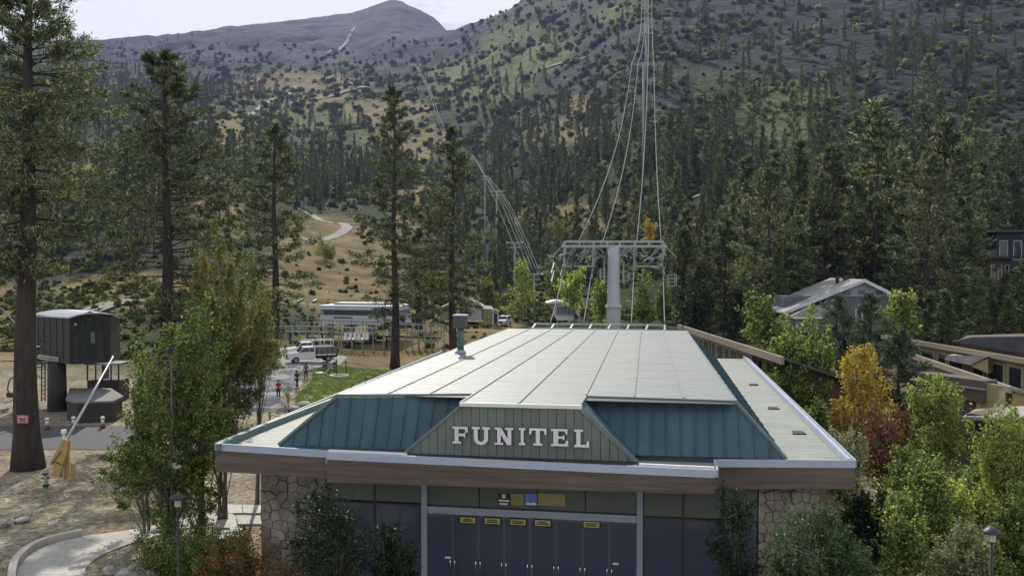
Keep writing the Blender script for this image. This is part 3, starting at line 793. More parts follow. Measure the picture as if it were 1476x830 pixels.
def ztree(px, d, label, cols, top, bot, wpx, n_leaf, leaf, seed, ml, name='leafy_tree', cat='tree', lob=5, group='autumn trees round the station', **kw):
    """a leafy tree from its bearing, distance, top and crown-bottom height and crown width"""
    g = GP(px, d); zt, zb = ZD(top, d) - g.z, max(0.4, ZD(bot, d) - g.z); r = wpx / FPX * d / 2; rng = np.random.RandomState(seed)
    lobes = []
    for i in range(lob):
        t = i / max(1, lob - 1); zc = zb + (zt - zb) * (0.2 + 0.62 * t)
        k = (1 - 0.62 * abs(t - 0.35) / 0.65)
        rr = r * 0.62 * k
        a = rng.uniform(0, 6.28); off = (r - rr) * rng.uniform(0.3, 0.9)
        lobes.append((off * math.cos(a), off * math.sin(a) * 0.8, zc, rr, rr, (zt - zb) * 0.26))
    lobes.append((0, 0, zt - (zt - zb) * 0.22, r * 0.42, r * 0.42, (zt - zb) * 0.22))
    stems = []
    for i in range(cols):
        a = rng.uniform(0, 6.28); q = r * 0.35
        stems.append(([(0.15 * i, 0.1 * i, -0.3), (0.15 * i + q * 0.3 * math.cos(a), q * .3 * math.sin(a), zt * 0.35), (q * 0.8 * math.cos(a), q * .8 * math.sin(a), zt * 0.85)], 0.03 + 0.009 * zt / max(1, cols) ** .5))
    return leafy(name, label, cat, g, lobes, n_leaf, leaf, stems, seed, ml, group=group, **kw)
# the large pair at left
ztree(236, 36.5, 'large green leafy tree at left, nearer and lower of the pair before the station', 2, 468, 805, 190, 30000, 0.115, 21, L_green, lob=7, ncl=260, csig=0.2)
ztree(312, 41, 'large leafy tree turning orange at its top, left of the station roof', 3, 356, 690, 175, 42000, 0.12, 22, L_turn, lob=7, ncl=260, csig=0.22)
ztree(205, 39, 'small leafy tree filling the left flank of the large leafy pair', 2, 520, 720, 110, 12000, 0.115, 23, L_green, lob=4, ncl=90)
ztree(285, 38.5, 'leafy green tree in the middle of the large leafy group at left', 2, 430, 790, 150, 13000, 0.115, 26, L_green, lob=6, ncl=170, csig=0.22)
ztree(368, 44, 'slim yellowing tree at the right flank of the large leafy pair', 1, 425, 545, 74, 7500, 0.115, 24, L_turn, lob=4, ncl=80)
# shrubs at their feet
SH = 'shrubs planted round the station entrance'
def shrub(px, d, label, w, h, n_leaf, leaf, seed, ml, group=SH, z=None, **kw):
    g = GP(px, d)
    rng = np.random.RandomState(seed); lobes = []
    for i in range(5):
        lobes.append((rng.uniform(-.5, .5) * w, rng.uniform(-.35, .35) * w, h * rng.uniform(0.35, 0.6), w * 0.26, w * 0.26, h * 0.36))
    lobes.append((0, 0, h * 0.62, w * 0.24, w * 0.24, h * 0.36))
    stems = [([(rng.uniform(-.1, .1), rng.uniform(-.1, .1), -0.1), (rng.uniform(-.3, .3) * w * .5, rng.uniform(-.3, .3) * w * .5, h * 0.5), (rng.uniform(-.4, .4) * w, rng.uniform(-.3, .3) * w, h * 0.85)], 0.035) for _ in range(4)]
    return leafy('shrub', label, 'shrub', g, lobes, n_leaf, leaf, stems, seed, ml, group=group, **kw)
shrub(230, 33.5, 'bright green shrub at the foot of the leafy pair, left of the lamp post', 2.6, 1.7, 7000, 0.1, 31, L_green, ncl=70)
shrub(298, 33, 'green shrub at the foot of the leafy pair, right of the lamp post', 2.2, 1.9, 7000, 0.1, 32, L_green, ncl=70)
shrub(347, 31.8, 'rust red and green shrub by the left stone pier', 1.8, 1.9, 6000, 0.09, 33, L_rust, ncl=60)
shrub(405, 30.5, 'dull red shrub against the left stone pier', 1.3, 1.6, 3500, 0.09, 34, L_rust, ncl=40)
# dark bushes standing in the station's shade
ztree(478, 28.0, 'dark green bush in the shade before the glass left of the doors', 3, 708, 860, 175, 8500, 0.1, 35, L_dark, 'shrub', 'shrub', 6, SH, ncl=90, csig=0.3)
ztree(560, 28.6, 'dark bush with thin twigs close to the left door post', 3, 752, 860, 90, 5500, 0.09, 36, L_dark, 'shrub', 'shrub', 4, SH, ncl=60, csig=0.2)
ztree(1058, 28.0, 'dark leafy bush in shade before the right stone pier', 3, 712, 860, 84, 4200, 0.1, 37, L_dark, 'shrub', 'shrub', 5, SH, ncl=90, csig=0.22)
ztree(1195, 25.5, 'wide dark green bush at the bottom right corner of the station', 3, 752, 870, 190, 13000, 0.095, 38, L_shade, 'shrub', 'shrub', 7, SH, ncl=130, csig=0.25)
# right hand side
AT = 'autumn trees round the station'
ztree(1148, 58, 'blue green leafy tree leaning over the right edge of the station roof', 2, 450, 640, 142, 21000, 0.19, 41, L_green, lob=6, ncl=120, csig=0.45)
ztree(1236, 52, 'bright yellow autumn tree right of the station', 2, 503, 660, 98, 9500, 0.16, 42, L_yel, lob=7, ncl=95, csig=0.3)
ztree(1105, 66, 'low green tree squeezed between station roof and lodge', 1, 505, 600, 60, 4000, 0.2, 52, L_green, lob=4, ncl=50, csig=0.4)
ztree(1276, 44, 'dark red purple tree below the yellow tree', 2, 590, 730, 100, 7500, 0.14, 43, L_red, lob=6, ncl=110, csig=0.32)
ztree(1232, 38, 'pale yellow green tree touching the right corner of the station roof', 2, 628, 770, 70, 7500, 0.12, 44, L_pale, lob=5, ncl=70, csig=0.25)
ztree(1340, 46, 'fresh green tree in front of the lodge, right of the red tree', 2, 548, 720, 130, 15000, 0.16, 45, L_lime, lob=6, ncl=130, csig=0.36)
ztree(1462, 36, 'tall yellow green tree filling the right edge', 2, 604, 810, 120, 17000, 0.13, 46, L_lime, lob=7, ncl=150, csig=0.32)
ztree(1345, 33, 'green tree low between the red tree and the right edge tree', 2, 668, 850, 120, 14000, 0.115, 47, L_green, lob=6, ncl=120, csig=0.28)
ztree(1412, 40, 'dim green tree half hidden behind the right edge tree', 2, 668, 770, 90, 8000, 0.14, 48, L_green, lob=5, ncl=80, csig=0.3)
ztree(1290, 35, 'leafy green bush under the red tree', 3, 715, 850, 90, 7000, 0.11, 49, L_lime, 'shrub', 'shrub', 5, SH, ncl=70, csig=0.22)
shrub(1362, 30.5, 'pale tan seeding bush in the bottom right', 2.0, 1.9, 6000, 0.09, 50, L_pale, ncl=60)
shrub(1310, 29.0, 'olive brown bush between dark bush and pale bush at bottom right', 1.7, 1.5, 4500, 0.09, 51, L_turn, ncl=50)
shrub(1440, 30.5, 'green bush below the lamp at the bottom right corner', 2.6, 1.9, 7500, 0.1, 53, L_green, ncl=60)
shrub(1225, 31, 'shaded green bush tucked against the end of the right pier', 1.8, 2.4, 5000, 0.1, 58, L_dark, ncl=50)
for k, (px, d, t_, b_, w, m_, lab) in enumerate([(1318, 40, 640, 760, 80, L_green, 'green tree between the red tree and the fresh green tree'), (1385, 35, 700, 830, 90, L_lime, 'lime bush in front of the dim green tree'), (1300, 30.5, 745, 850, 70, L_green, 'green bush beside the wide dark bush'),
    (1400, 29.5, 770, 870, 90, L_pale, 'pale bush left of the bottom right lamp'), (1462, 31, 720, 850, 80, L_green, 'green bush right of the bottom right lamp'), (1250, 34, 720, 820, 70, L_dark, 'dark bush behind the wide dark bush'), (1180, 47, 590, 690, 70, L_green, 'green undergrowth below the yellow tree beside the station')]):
    ztree(px, d, lab, 2, t_, b_, w, 7500, 0.12 if d < 45 else .17, 130 + k, m_, 'shrub', 'shrub', 5, SH, ncl=80, csig=0.24)
# small pines by the lodge
for k, (px, d, top, bot, w, lab) in enumerate([(1205, 66, 428, 575, 6.4, 'bushy blue green pine left of the grey house door'), (1257, 68, 424, 575, 5.6, 'bushy blue green pine right of the grey house door'),
                                     (1298, 58, 480, 640, 5.4, 'dark blue green pine right behind the yellow tree')]):
    g = GP(px, d); H = ZD(top, d) - g.z
    a, b2 = conifer_meshes('young_pine', H, 1.0, w / 2, 80, 16, 9, 0.38, 0.045, 70 + k, 0.16, M_bluefir, M_bark, 'pine', 0.15)
    conifer(a, b2, lab, g, 0, 1, 'young pines before the lodge', 'young_pine', 'pine tree')
# leafy trees behind the station
for k, (px, d, top, bot, w, ml, lab) in enumerate([
    (752, 170, 388, 462, 48, L_lime, 'yellow green aspen at the left of the rounded cabin'), (800, 175, 372, 440, 46, L_green, 'green aspen behind the rounded cabin, left of tower'),
    (828, 150, 392, 440, 34, L_lime, 'light green aspen under the left arm of the cable tower'), (868, 150, 410, 468, 26, L_lime, 'slim lime aspen touching the left side of the tower column'),
    (928, 150, 398, 468, 40, L_green, 'round green aspen just right of the tower column'), (958, 160, 415, 470, 26, L_green, 'small green aspen right of the round one behind tower'),
    (700, 175, 405, 450, 40, L_turn, 'olive aspen right behind the small white chapel'), (1100, 100, 440, 490, 60, L_green, 'green bushy tree above the left end of the lodge roof'),
    (1010, 115, 420, 480, 45, L_dark, 'dark leafy tree beyond the left end of the lodge'), (1160, 150, 388, 430, 40, L_lime, 'lime green aspen behind the ridge of the grey house'),
    (1250, 150, 372, 410, 46, L_lime, 'lime green aspen above the right slope of the grey house'), (1300, 95, 440, 500, 50, L_lime, 'lime green aspen right of the grey house wall'),
    (470, 260, 352, 380, 30, L_turn, 'small olive aspen on the dry slope'), (640, 200, 395, 440, 40, L_turn, 'olive tree up the slope between the slender pines')]):
    ztree(px, d, lab, 1, top, bot, w, 2600, 0.42, 80 + k, ml, 'aspen_tree', 'aspen', 4, 'aspens at the foot of the hill', ncl=45, csig=0.7)
# distant yellow aspens
ztree(934, 245, 'small bright yellow aspen on the terrace right behind the tower ropes', 1, 318, 350, 18, 900, 0.5, 96, L_yel, 'aspen_tree', 'aspen', 3, 'aspens at the foot of the hill', ncl=25, csig=0.8)
ztree(805, 250, 'orange tinted aspen on the terrace left of the tower', 1, 318, 340, 30, 900, 0.5, 97, L_turn, 'aspen_tree', 'aspen', 3, 'aspens at the foot of the hill', ncl=25, csig=0.8)

# brush on the slopes (one uncountable cover)
sb_lobes = [(0, 0, 0.45, 0.6, 0.6, 0.4), (0.5, 0.2, 0.35, 0.4, 0.4, 0.3), (-0.4, 0.3, 0.3, 0.4, 0.4, 0.3)]
BR = []
for k, (px, d, ml, lab) in enumerate([(532, 128, L_brush, 'small grey green brush on the bank below the white truck road'), (620, 122, L_pale, 'pale dry brush on the bank behind the lawn, right'), (700, 150, L_turn, 'russet brush in front of the small white chapel')]):
    BR.append(leafy('brush_shrub', lab, 'shrub', GP(px, d), sb_lobes, 380, 0.36, [([(0, 0, -.1), (0.1, 0, .3), (0, .1, .6)], 0.04)], 90 + k, ml, group='brush on the slopes', ncl=22, csig=0.2))
N = 110000
Yb = np.exp(rng.uniform(math.log(100), math.log(2000), N)); pb = rng.uniform(-60, 1540, N); xb = (pb - CX) / FPX * Yb; zb = gz(xb, Yb)
rb = CY - FPX * np.tan(np.arctan((zb - CAMZ) / Yb) + PITCH)
kb_ = rng.rand(N) < np.clip(0.25 + fbm(xb / 25, Yb / 25, 3) * 2.2, 0.03, 1) * np.clip(1.1 - Yb / 2400, 0.35, 1)
kb_ &= ~((pb > 430) & (pb < 515) & (Yb > 270) & (Yb < 425))
kb_ &= ~((rb > 455) & (pb > 720) & (Yb < 165)) & ~((Yb < 122) & (pb > 290) & (pb < 640)) & ~((Yb < 160) & (pb > 400) & (pb < 720) & (rng.rand(N) > 0.25))
pts = np.stack([xb, Yb, zb - 0.1], 1)[kb_]
scb = rng.uniform(0.3, 1.0, len(pts)) ** 1.3 * 1.25 * np.clip(pts[:, 1] / 260, 0.55, 4.5)
print('brush', len(pts))
scatter('brush', pts, rng.uniform(0, 6.28, len(pts)), scb, rng.choice([0, 0, 0, 0, 0, 1, 2], len(pts)), [[o.children[0], o.children[1]] for o in BR])
# ------------------------------------------------------------------ station building
TH = math.atan(204 / 1250.0)
SO = PZ(770, 668, 5.3); SO.z = 0.0
UX = Vector((math.cos(TH), -math.sin(TH), 0)); UY = Vector((math.sin(TH), math.cos(TH), 0))
station = thing('station_building', 'low lift station with white metal roof, teal skirts and big white lettering in the foreground', 'building', SO, -TH)
def SL(px, row, z):
    v = PZ(px, row, z) - SO
    return Vector((v.dot(UX), v.dot(UY), z))
def SF(px, row, yl):
    r = ray(px, row); t = (yl + SO.dot(UY)) / Vector((r.x, r.y, 0)).dot(UY)
    v = Vector((0, 0, CAMZ)) + r * t - SO
    return Vector((v.dot(UX), yl, v.z))
def roofmat(name, c, rough, wave=True, metal=0.0):
    m = mat(name, c, rough, 0.17, 1.3, metal, bump=0.0, stretch=(.5, 2.5, 1))
    n, l = m.node_tree.nodes, m.node_tree.links; b = n['Principled BSDF']
    tc = n.new('ShaderNodeTexCoord'); sx = n.new('ShaderNodeSeparateXYZ'); l.new(tc.outputs['Object'], sx.inputs[0])
    wv = n.new('ShaderNodeTexWave'); wv.bands_direction = 'Y'; wv.inputs['Scale'].default_value = 0.55; wv.inputs['Distortion'].default_value = 1.2; wv.inputs['Detail'].default_value = 3
    l.new(tc.outputs['Object'], wv.inputs['Vector'])
    nz = n.new('ShaderNodeTexNoise'); nz.inputs['Scale'].default_value = 2.5; nz.inputs['Detail'].default_value = 6
    mp = n.new('ShaderNodeMapping'); mp.inputs['Scale'].default_value = (0.4, 3.0, 1); l.new(tc.outputs['Object'], mp.inputs['Vector']); l.new(mp.outputs['Vector'], nz.inputs['Vector'])
    b.inputs['Specular IOR Level'].default_value = 0.28
    rr = n.new('ShaderNodeMapRange'); rr.inputs['To Min'].default_value = rough - 0.12; rr.inputs['To Max'].default_value = rough + 0.16
    l.new(nz.outputs['Fac'], rr.inputs['Value']); l.new(rr.outputs['Result'], b.inputs['Roughness'])
    bp = n.new('ShaderNodeBump'); bp.inputs['Strength'].default_value = 0.6; bp.inputs['Distance'].default_value = 0.04
    ad = n.new('ShaderNodeMath'); ad.operation = 'ADD'; l.new(wv.outputs['Fac'], ad.inputs[0]); l.new(nz.outputs['Fac'], ad.inputs[1])
    l.new(ad.outputs[0], bp.inputs['Height']); l.new(bp.outputs['Normal'], b.inputs['Normal'])
    return m
M_roof = roofmat('white_roof_metal', (0.25, 0.27, 0.265), 0.5)
M_flat = roofmat('pale_flat_roof', (0.28, 0.30, 0.28), 0.6)
M_teal = mat('teal_metal', (0.052, 0.10, 0.118), 0.55, 0.16, 1.4, bump=0.03, stretch=(1, 1, 0.3))
M_tealtrim = mat('teal_trim', (0.14, 0.20, 0.19), 0.5, 0.15, 2.0, bump=0.03)
M_sage = mat('sage_board', (0.165, 0.19, 0.17), 0.8, 0.14, 1.8, bump=0.1, stretch=(1, 1, 0.2))
M_strip = mat('white_edge_metal', (0.40, 0.45, 0.55), 0.45, 0.06, 2, bump=0.02)
M_rust = mat('brown_fascia_board', (0.11, 0.088, 0.075), 0.85, 0.3, 1.4, c2=(0.18, 0.138, 0.122), bump=0.15, stretch=(0.25, 1, 5))
M_stone = mat('wall_stone', (0.20, 0.185, 0.16), 0.9, 0.5, 1.1, bump=0.6, c2=(0.36, 0.32, 0.28))
M_mortar = mat('mortar', (0.10, 0.092, 0.085), 0.95, 0.2, 8)
M_alu = mat('grey_frame_metal', (0.30, 0.33, 0.40), 0.45, 0.08, 4, bump=0.02)
M_chrome = mat('brushed_handle', (0.6, 0.62, 0.66), 0.25, 0.05, 8, metal=1.0, bump=0)
M_dglass = glassmat('dark_glass', (0.055, 0.066, 0.10), 0.08)
M_olive = mat('olive_panel', (0.10, 0.115, 0.10), 0.6, 0.12, 1.0, bump=0.02)
M_white = mat('white_paint', (0.78, 0.78, 0.78), 0.5, 0.05, 4, bump=0.02)
M_dark = mat('dark_metal', (0.035, 0.035, 0.04), 0.5, 0.25, 6, bump=0.05)
M_wall = mat('station_wall', (0.28, 0.24, 0.19), 0.9, 0.15, 2)
M_soffit = mat('soffit_board', (0.12, 0.09, 0.08), 0.9, 0.2, 2)
ZT, ZL = 7.2, 5.3
A = SL(487, 568, ZT); B = SL(683, 567, ZT); C1 = SL(667, 581, ZT); D1 = SL(835, 585, ZT); E1 = SL(845, 570, ZT); F1 = SL(1060, 577, ZT)
BR_, BL_ = SL(990, 478, ZT), SL(730, 475, ZT)
yback = 37.0
# long roof panels
edges_f = [A.x, -6.05, -4.45, -2.8, -0.72, 1.53, 3.35, 5.2, F1.x]
edges_b = [BL_.x + (BR_.x - BL_.x) * i / 8 for i in range(9)]
def front_y(x):
    if x < B.x: return A.y + (B.y - A.y) * (x - A.x) / (B.x - A.x)
    if x <= E1.x: return C1.y
    return E1.y + (F1.y - E1.y) * (x - E1.x) / (F1.x - E1.x)
for i in range(8):
    a, c = edges_f[i], edges_f[i + 1]; ab, cb_ = edges_b[i], edges_b[i + 1]; g = 0.012
    e = 0.02
    y0, y1 = front_y(a + e), front_y(c - e)
    if i == 3: y0 = y1 = C1.y
    if i == 4: y0 = y1 = D1.y
    crown = lambda t: 0.10 * math.sin(math.pi * t)
    mb = MB(); nseg = 12
    for s in range(nseg):
        t0, t1 = s / nseg, (s + 1) / nseg
        def q(t, L, side):
            xf, xb, yf = (a, ab, y0) if L else (c, cb_, y1)
            y = yf + (yback - yf) * t; xx = xf + (xb - xf) * t + (g if L else -g)
            return (xx, y, ZT - 0.06 + side)
        t0b, t1b = t0 + 0.0004, t1 - 0.0004
        mb.hexa([q(t0b, 1, 0), q(t0b, 0, 0), q(t1b, 0, 0), q(t1b, 1, 0), q(t0b, 1, .06), q(t0b, 0, .06), q(t1b, 0, .06), q(t1b, 1, .06)])
    part('roof_panel', mb, M_roof, station)
    if i:   # raised seam cap between panels
        mb = MB(); mb.beam((a, y0 + 0.05, ZT + 0.02), (ab, yback, ZT + 0.02), 0.07, 0.05); part('roof_seam', mb, M_roof, station)
# solid body under the panels so nothing shows through the joints
mb = MB(); mb.prism([(A.x + .05, 3.5, ZL - .3), (F1.x - .05, 3.5, ZL - .3), (BR_.x - .05, yback - .1, ZL - .3), (BL_.x + .05, yback - .1, ZL - .3)], (0, 0, ZT - ZL + 0.22))
mb.box((A.x + .3, 2.6, ZT - .10), (F1.x - .1, 3.5, ZT - .065)); mb.box((C1.x + .05, GY + .1 if False else 1.0, ZT - .10), (D1.x - .05, 2.6, ZT - .065))
part('roof_deck', mb, M_dark, station)
# top edge trim
mb = MB()
for p, q in [(A, B), (B, C1), (D1, E1), (E1, F1)]:
    mb.beam(p + Vector((0, -0.03, -0.07)), q + Vector((0, -0.03, -0.07)), 0.07, 0.16)
mb.beam(F1 + Vector((0.03, 0, -.06)), Vector((BR_.x + .03, yback, ZT - .06)), 0.08, 0.14); mb.beam(A + Vector((-0.03, 0, -.06)), Vector((BL_.x - .03, yback, ZT - .06)), 0.08, 0.14)
part('roof_edge_trim', mb, M_tealtrim, station)
mb = MB(); mb.beam(C1 + Vector((-.1, -0.06, -0.03)), D1 + Vector((.1, -0.06, -0.03)), 0.1, 0.13); part('gable_cap', mb, M_white, station)
# teal standing seam skirts
def skirt(T0, T1, B0, B1, n, out):
    out = Vector(out)
    for i in range(n):
        t0, t1 = i / n, (i + 1) / n
        a, c = T0.lerp(T1, t0), T0.lerp(T1, t1); d, e = B0.lerp(B1, t0), B0.lerp(B1, t1)
        k = (c - a) * 0.012
        mb = MB(); mb.prism([d + k, e - k, c - k, a + k], -out * 0.05)
        s = (a - d).normalized()
        if i: mb.beam(d + out * 0.03, a + out * 0.03, 0.035, 0.07, up=out)
        part('skirt_panel', mb, M_teal, station)
LB0, LB1 = SL(402, 641, ZL), SL(587, 662, ZL)
RB0, RB1 = SL(917, 668, ZL), SL(1133, 662, ZL)
LB1 = Vector((LB1.x, 0.95, ZL)); RB0 = Vector((RB0.x, 0.95, ZL))
def front_skirt(xa, xb, hipB, hipT, topL, topR, n):
    """skirt facing the front; seams run straight up the slope, ends cut by the hip line"""
    for i in range(n):
        x0, x1 = xa + (xb - xa) * i / n, xa + (xb - xa) * (i + 1) / n
        def pts(x):
            yb = LB0.y + (RB1.y - LB0.y) * (x - LB0.x) / (RB1.x - LB0.x)
            yt = topL.y + (topR.y - topL.y) * min(1, max(0, (x - topL.x) / (topR.x - topL.x)))
            k = min(1.0, max(0.0, (x - hipB) / (hipT - hipB)))
            return Vector((x, yb, ZL)), Vector((x, yb + (yt - yb) * k, ZL + (ZT - .08 - ZL) * k))
        (b0, t0), (b1, t1) = pts(x0 + (.006 if xb > xa else -.006)), pts(x1 - (.006 if xb > xa else -.006))
        q = [b0, b1, t1, t0] if xb > xa else [b1, b0, t0, t1]
        mb = MB(); mb.prism(q, (0, .04, -.03))
        if i:
            n_ = Vector((0, -.8, .6)); mb.beam(b0 + n_ * .03, t0 + n_ * .03, .035, .07, up=n_)
        part('skirt_panel', mb, M_teal, station)
front_skirt(LB0.x, B.x + .1, LB0.x, A.x, A, B, 14)
front_skirt(RB1.x, E1.x - .1, RB1.x, F1.x, E1, F1, 14)
RBb = Vector((8.6, yback, ZL)); LBb = Vector((-9.6, yback, ZL))
skirt(F1, Vector((BR_.x, yback, ZT)), RB1, RBb, 22, (0.75, 0, 0.65))
skirt(Vector((BL_.x, yback, ZT)), A, LBb, LB0, 22, (-0.75, 0, 0.65))
mb = MB()
mb.beam(LB0 + Vector((-.02, -.03, 0.02)), A + Vector((-.02, -.03, -.05)), 0.10, 0.10); part('hip_trim', mb, M_tealtrim, station); mb = MB(); mb.beam(RB1 + Vector((.02, -.03, .02)), F1 + Vector((.02, -.03, -.05)), 0.10, 0.10); part('hip_trim', mb, M_tealtrim, station)
pass
# grooved gable board with the lettering
GY = 0.85
g_tl, g_tr = SF(667, 582, GY), SF(835, 586, GY)
g_bl, g_br = SF(583, 664, GY), SF(917, 672, GY)
zb_g = (g_bl.z + g_br.z) / 2; zt_g = (g_tl.z + g_tr.z) / 2 - 0.02
zb_g = ZL + 0.01
npl = 27
for i in range(npl):
    x0 = g_bl.x + (g_br.x - g_bl.x) * i / npl + 0.008; x1 = g_bl.x + (g_br.x - g_bl.x) * (i + 1) / npl - 0.008
    def top(x):
        if x < g_tl.x: return zb_g + (zt_g - zb_g) * (x - g_bl.x) / (g_tl.x - g_bl.x)
        if x > g_tr.x: return zb_g + (zt_g - zb_g) * (g_br.x - x) / (g_br.x - g_tr.x)
        return zt_g
    mb = MB(); dy = 0.012 * (i % 2)
    mb.prism([(x0, GY - dy, zb_g), (x1, GY - dy, zb_g), (x1, GY - dy, max(zb_g + .01, top(x1))), (x0, GY - dy, max(zb_g + .01, top(x0)))], (0, 0.05, 0))
    part('gable_plank', mb, M_sage, station)
# body behind the gable: sloping cheeks down to the skirts
mb = MB()
gl = [Vector((g_bl.x, GY + .05, zb_g)), Vector((g_tl.x, GY + .05, zt_g - .03)), Vector((B.x, B.y, ZT - .07)), Vector((g_bl.x + .1, LB0.y + 0.4, ZL))]
gr = [Vector((g_br.x, GY + .05, zb_g)), Vector((E1.x, E1.y, ZT - .07)), Vector((g_tr.x, GY + .05, zt_g - .03))]
mb.add(gl, [(0, 1, 2), (0, 2, 3)]); part('gable_cheek', mb, M_teal, station); mb = MB(); gr4 = [Vector((g_br.x, GY + .05, zb_g)), Vector((g_br.x - .1, RB1.y + .4, ZL)), Vector((E1.x, E1.y, ZT - .07)), Vector((g_tr.x, GY + .05, zt_g - .03))]
mb.add(gr4, [(0, 1, 2), (0, 2, 3)])
part('gable_cheek', mb, M_teal, station)
mb = MB()
mb.beam(Vector((g_br.x + .02, GY - .02, zb_g)), Vector((g_tr.x + .02, GY - .02, zt_g)), 0.07, 0.16); part('gable_trim', mb, M_tealtrim, station)
mb = MB(); mb.beam(Vector((g_bl.x - .02, GY - .02, zb_g)), Vector((g_tl.x - .02, GY - .02, zt_g)), 0.06, 0.10); part('gable_trim', mb, M_sage, station)
mb = MB(); ZW = ZL - .2; mb.prism([(g_bl.x - .05, .52, ZW + .002), (g_br.x + .05, .20, ZW + .002), (g_br.x + .05, GY + .04, ZW + .002), (g_bl.x - .05, GY + .04, ZW + .002)], (0, 0, .205)); part('gable_gutter', mb, M_dark, station)
# letters
SQ = lambda x0, y0, x1, y1: [(x0, y0), (x1, y0), (x1, y1), (x0, y1)]
def slab(cx, w, y, h=0.13): return SQ(cx - w / 2, y, cx + w / 2, y + h)
def glyph(ch):
    P = []
    if ch == 'F': P = [SQ(.14, .06, .40, .95), SQ(0, 0, .56, .13), [(0, .87), (0, 1), (1, 1), (1, .66), (.88, .66), (.80, .86)], [(.3, .44), (.3, .60), (.72, .60), (.78, .68), (.84, .68), (.84, .36), (.78, .36), (.72, .44)]]
    if ch == 'I': P = [SQ(.28, .06, .72, .95), SQ(0, 0, 1, .13), SQ(0, .87, 1, 1)]
    if ch == 'L': P = [SQ(.14, .06, .42, .95), SQ(0, .87, .6, 1), [(0, 0), (0, .13), (.80, .16), (.88, .36), (1, .36), (1, 0)]]
    if ch == 'E': P = [SQ(.14, .06, .42, .95), [(0, .87), (0, 1), (.96, 1), (.96, .70), (.86, .70), (.78, .87)], [(.3, .44), (.3, .57), (.66, .57), (.72, .64), (.78, .64), (.78, .37), (.72, .37), (.66, .44)], [(0, 0), (0, .13), (.80, .15), (.88, .34), (1, .34), (1, 0)]]
    if ch == 'T': P = [SQ(.38, .06, .62, .95), SQ(.24, 0, .76, .13), [(0, .64), (0, 1), (1, 1), (1, .64), (.90, .64), (.84, .86), (.16, .86), (.10, .64)]]
    if ch == 'N': P = [SQ(.13, .06, .33, .95), SQ(0, 0, .46, .12), SQ(.70, .05, .90, .95), SQ(.56, .88, 1, 1), [(0, .88), (0, 1), (.34, 1), (.90, .02), (.90, 0), (.66, 0), (.17, .88)]]
    if ch == 'U':
        outer, inner = [], []
        for k in range(13):
            t = math.pi + math.pi * k / 12
            outer.append((.5 + .39 * math.cos(t), .36 + .38 * math.sin(t))); inner.append((.5 + .17 * math.cos(t), .36 + .20 * math.sin(t)))
        for k in range(12): P.append([outer[k], outer[k + 1], inner[k + 1], inner[k]])
        P += [SQ(.11, .35, .33, .95), SQ(.67, .35, .89, .95), SQ(0, .87, .44, 1), SQ(.56, .87, 1, 1)]
    return P
M_letter = mat('letter_face', (0.72, 0.72, 0.74), 0.5, 0.04, 6, bump=0.0)
for ch, x0, x1, r0, r1 in [('F', 652.5, 674.5, 614.5, 638.3), ('U', 680.5, 706.8, 615, 639.6), ('N', 713.4, 740, 616, 640), ('I', 748.2, 757.6, 616.4, 640.6), ('T', 763, 788, 617, 641), ('E', 794.3, 819.3, 618, 642), ('L', 827.8, 849.4, 618.8, 643.6)]:
    p, q = SF(x0, r1, GY - .1), SF(x1, r0, GY - .1); W, Hh = q.x - p.x, q.z - p.z
    mb = MB()
    for k, poly in enumerate(glyph(ch)):
        area = sum(poly[i][0] * poly[(i + 1) % len(poly)][1] - poly[(i + 1) % len(poly)][0] * poly[i][1] for i in range(len(poly)))
        if area < 0: poly = poly[::-1]
        d = 0.0012 * k
        mb.prism([(p.x + u * W, GY - .14 - d, p.z + v * Hh) for u, v in poly], (0, 0.10, 0), 0, side=1)
    part('letter', mb, [M_letter, M_dark], station, label='white slab serif letter ' + ch)  # dark side faces stand in for the shadow outline round each letter
# lower flat roof
fl = [Vector((-12.5, 1.27, 0)), Vector((-7.9, 0.78, 0)), Vector((-7.75, 0.52, 0)), Vector((6.12, -0.02, 0)), Vector((6.2, 1.55, 0)), Vector((11.05, 2.22, 0)), Vector((10.9, 37.4, 0)), Vector((-12.5, 37.4, 0))]
ZW = ZL - .2
mb = MB(); mb.prism([v + Vector((0, 0, ZL - .45)) for v in fl], (0, 0, .25)); part('lower_roof', mb, M_flat, station)
def fascia(p, q, zt=ZL + .04, zs=.27, zb1=4.3, zb2=4.3, end0=0, end1=0):
    p, q = Vector(p), Vector(q); d = (q - p).normalized(); nn = Vector((d.y, -d.x, 0))
    mb = MB(); o = nn * 0.07
    mb.hexa([v + Vector((0, 0, zt - zs)) for v in (p + o, q + o, q, p)] + [v + Vector((0, 0, zt)) for v in (p + o, q + o, q, p)])
    part('edge_strip', mb, M_strip, station)
    mb = MB(); o = nn * 0.03; i_ = -nn * 0.05
    mb.hexa([p + o + Vector((0, 0, zb1)), q + o + Vector((0, 0, zb2)), q + i_ + Vector((0, 0, zb2)), p + i_ + Vector((0, 0, zb1))] + [v + Vector((0, 0, zt - zs - .002)) for v in (p + o, q + o, q + i_, p + i_)])
    part('fascia_board', mb, M_rust, station)
fascia(fl[0], (-7.76, 0.77, 0), zb1=4.25, zb2=4.3)
fascia((-7.72, 0.50, 0), (6.14, -0.04, 0), zb1=4.22, zb2=4.5)
fascia((6.17, 1.55, 0), fl[5], zb1=4.3, zb2=4.32)
fascia(fl[5], (10.9, 37.4, 0)); fascia((-12.5, 37.4, 0), fl[0]); fascia((6.16, -0.04, 0), (6.16, 1.50, 0), zb1=4.4)
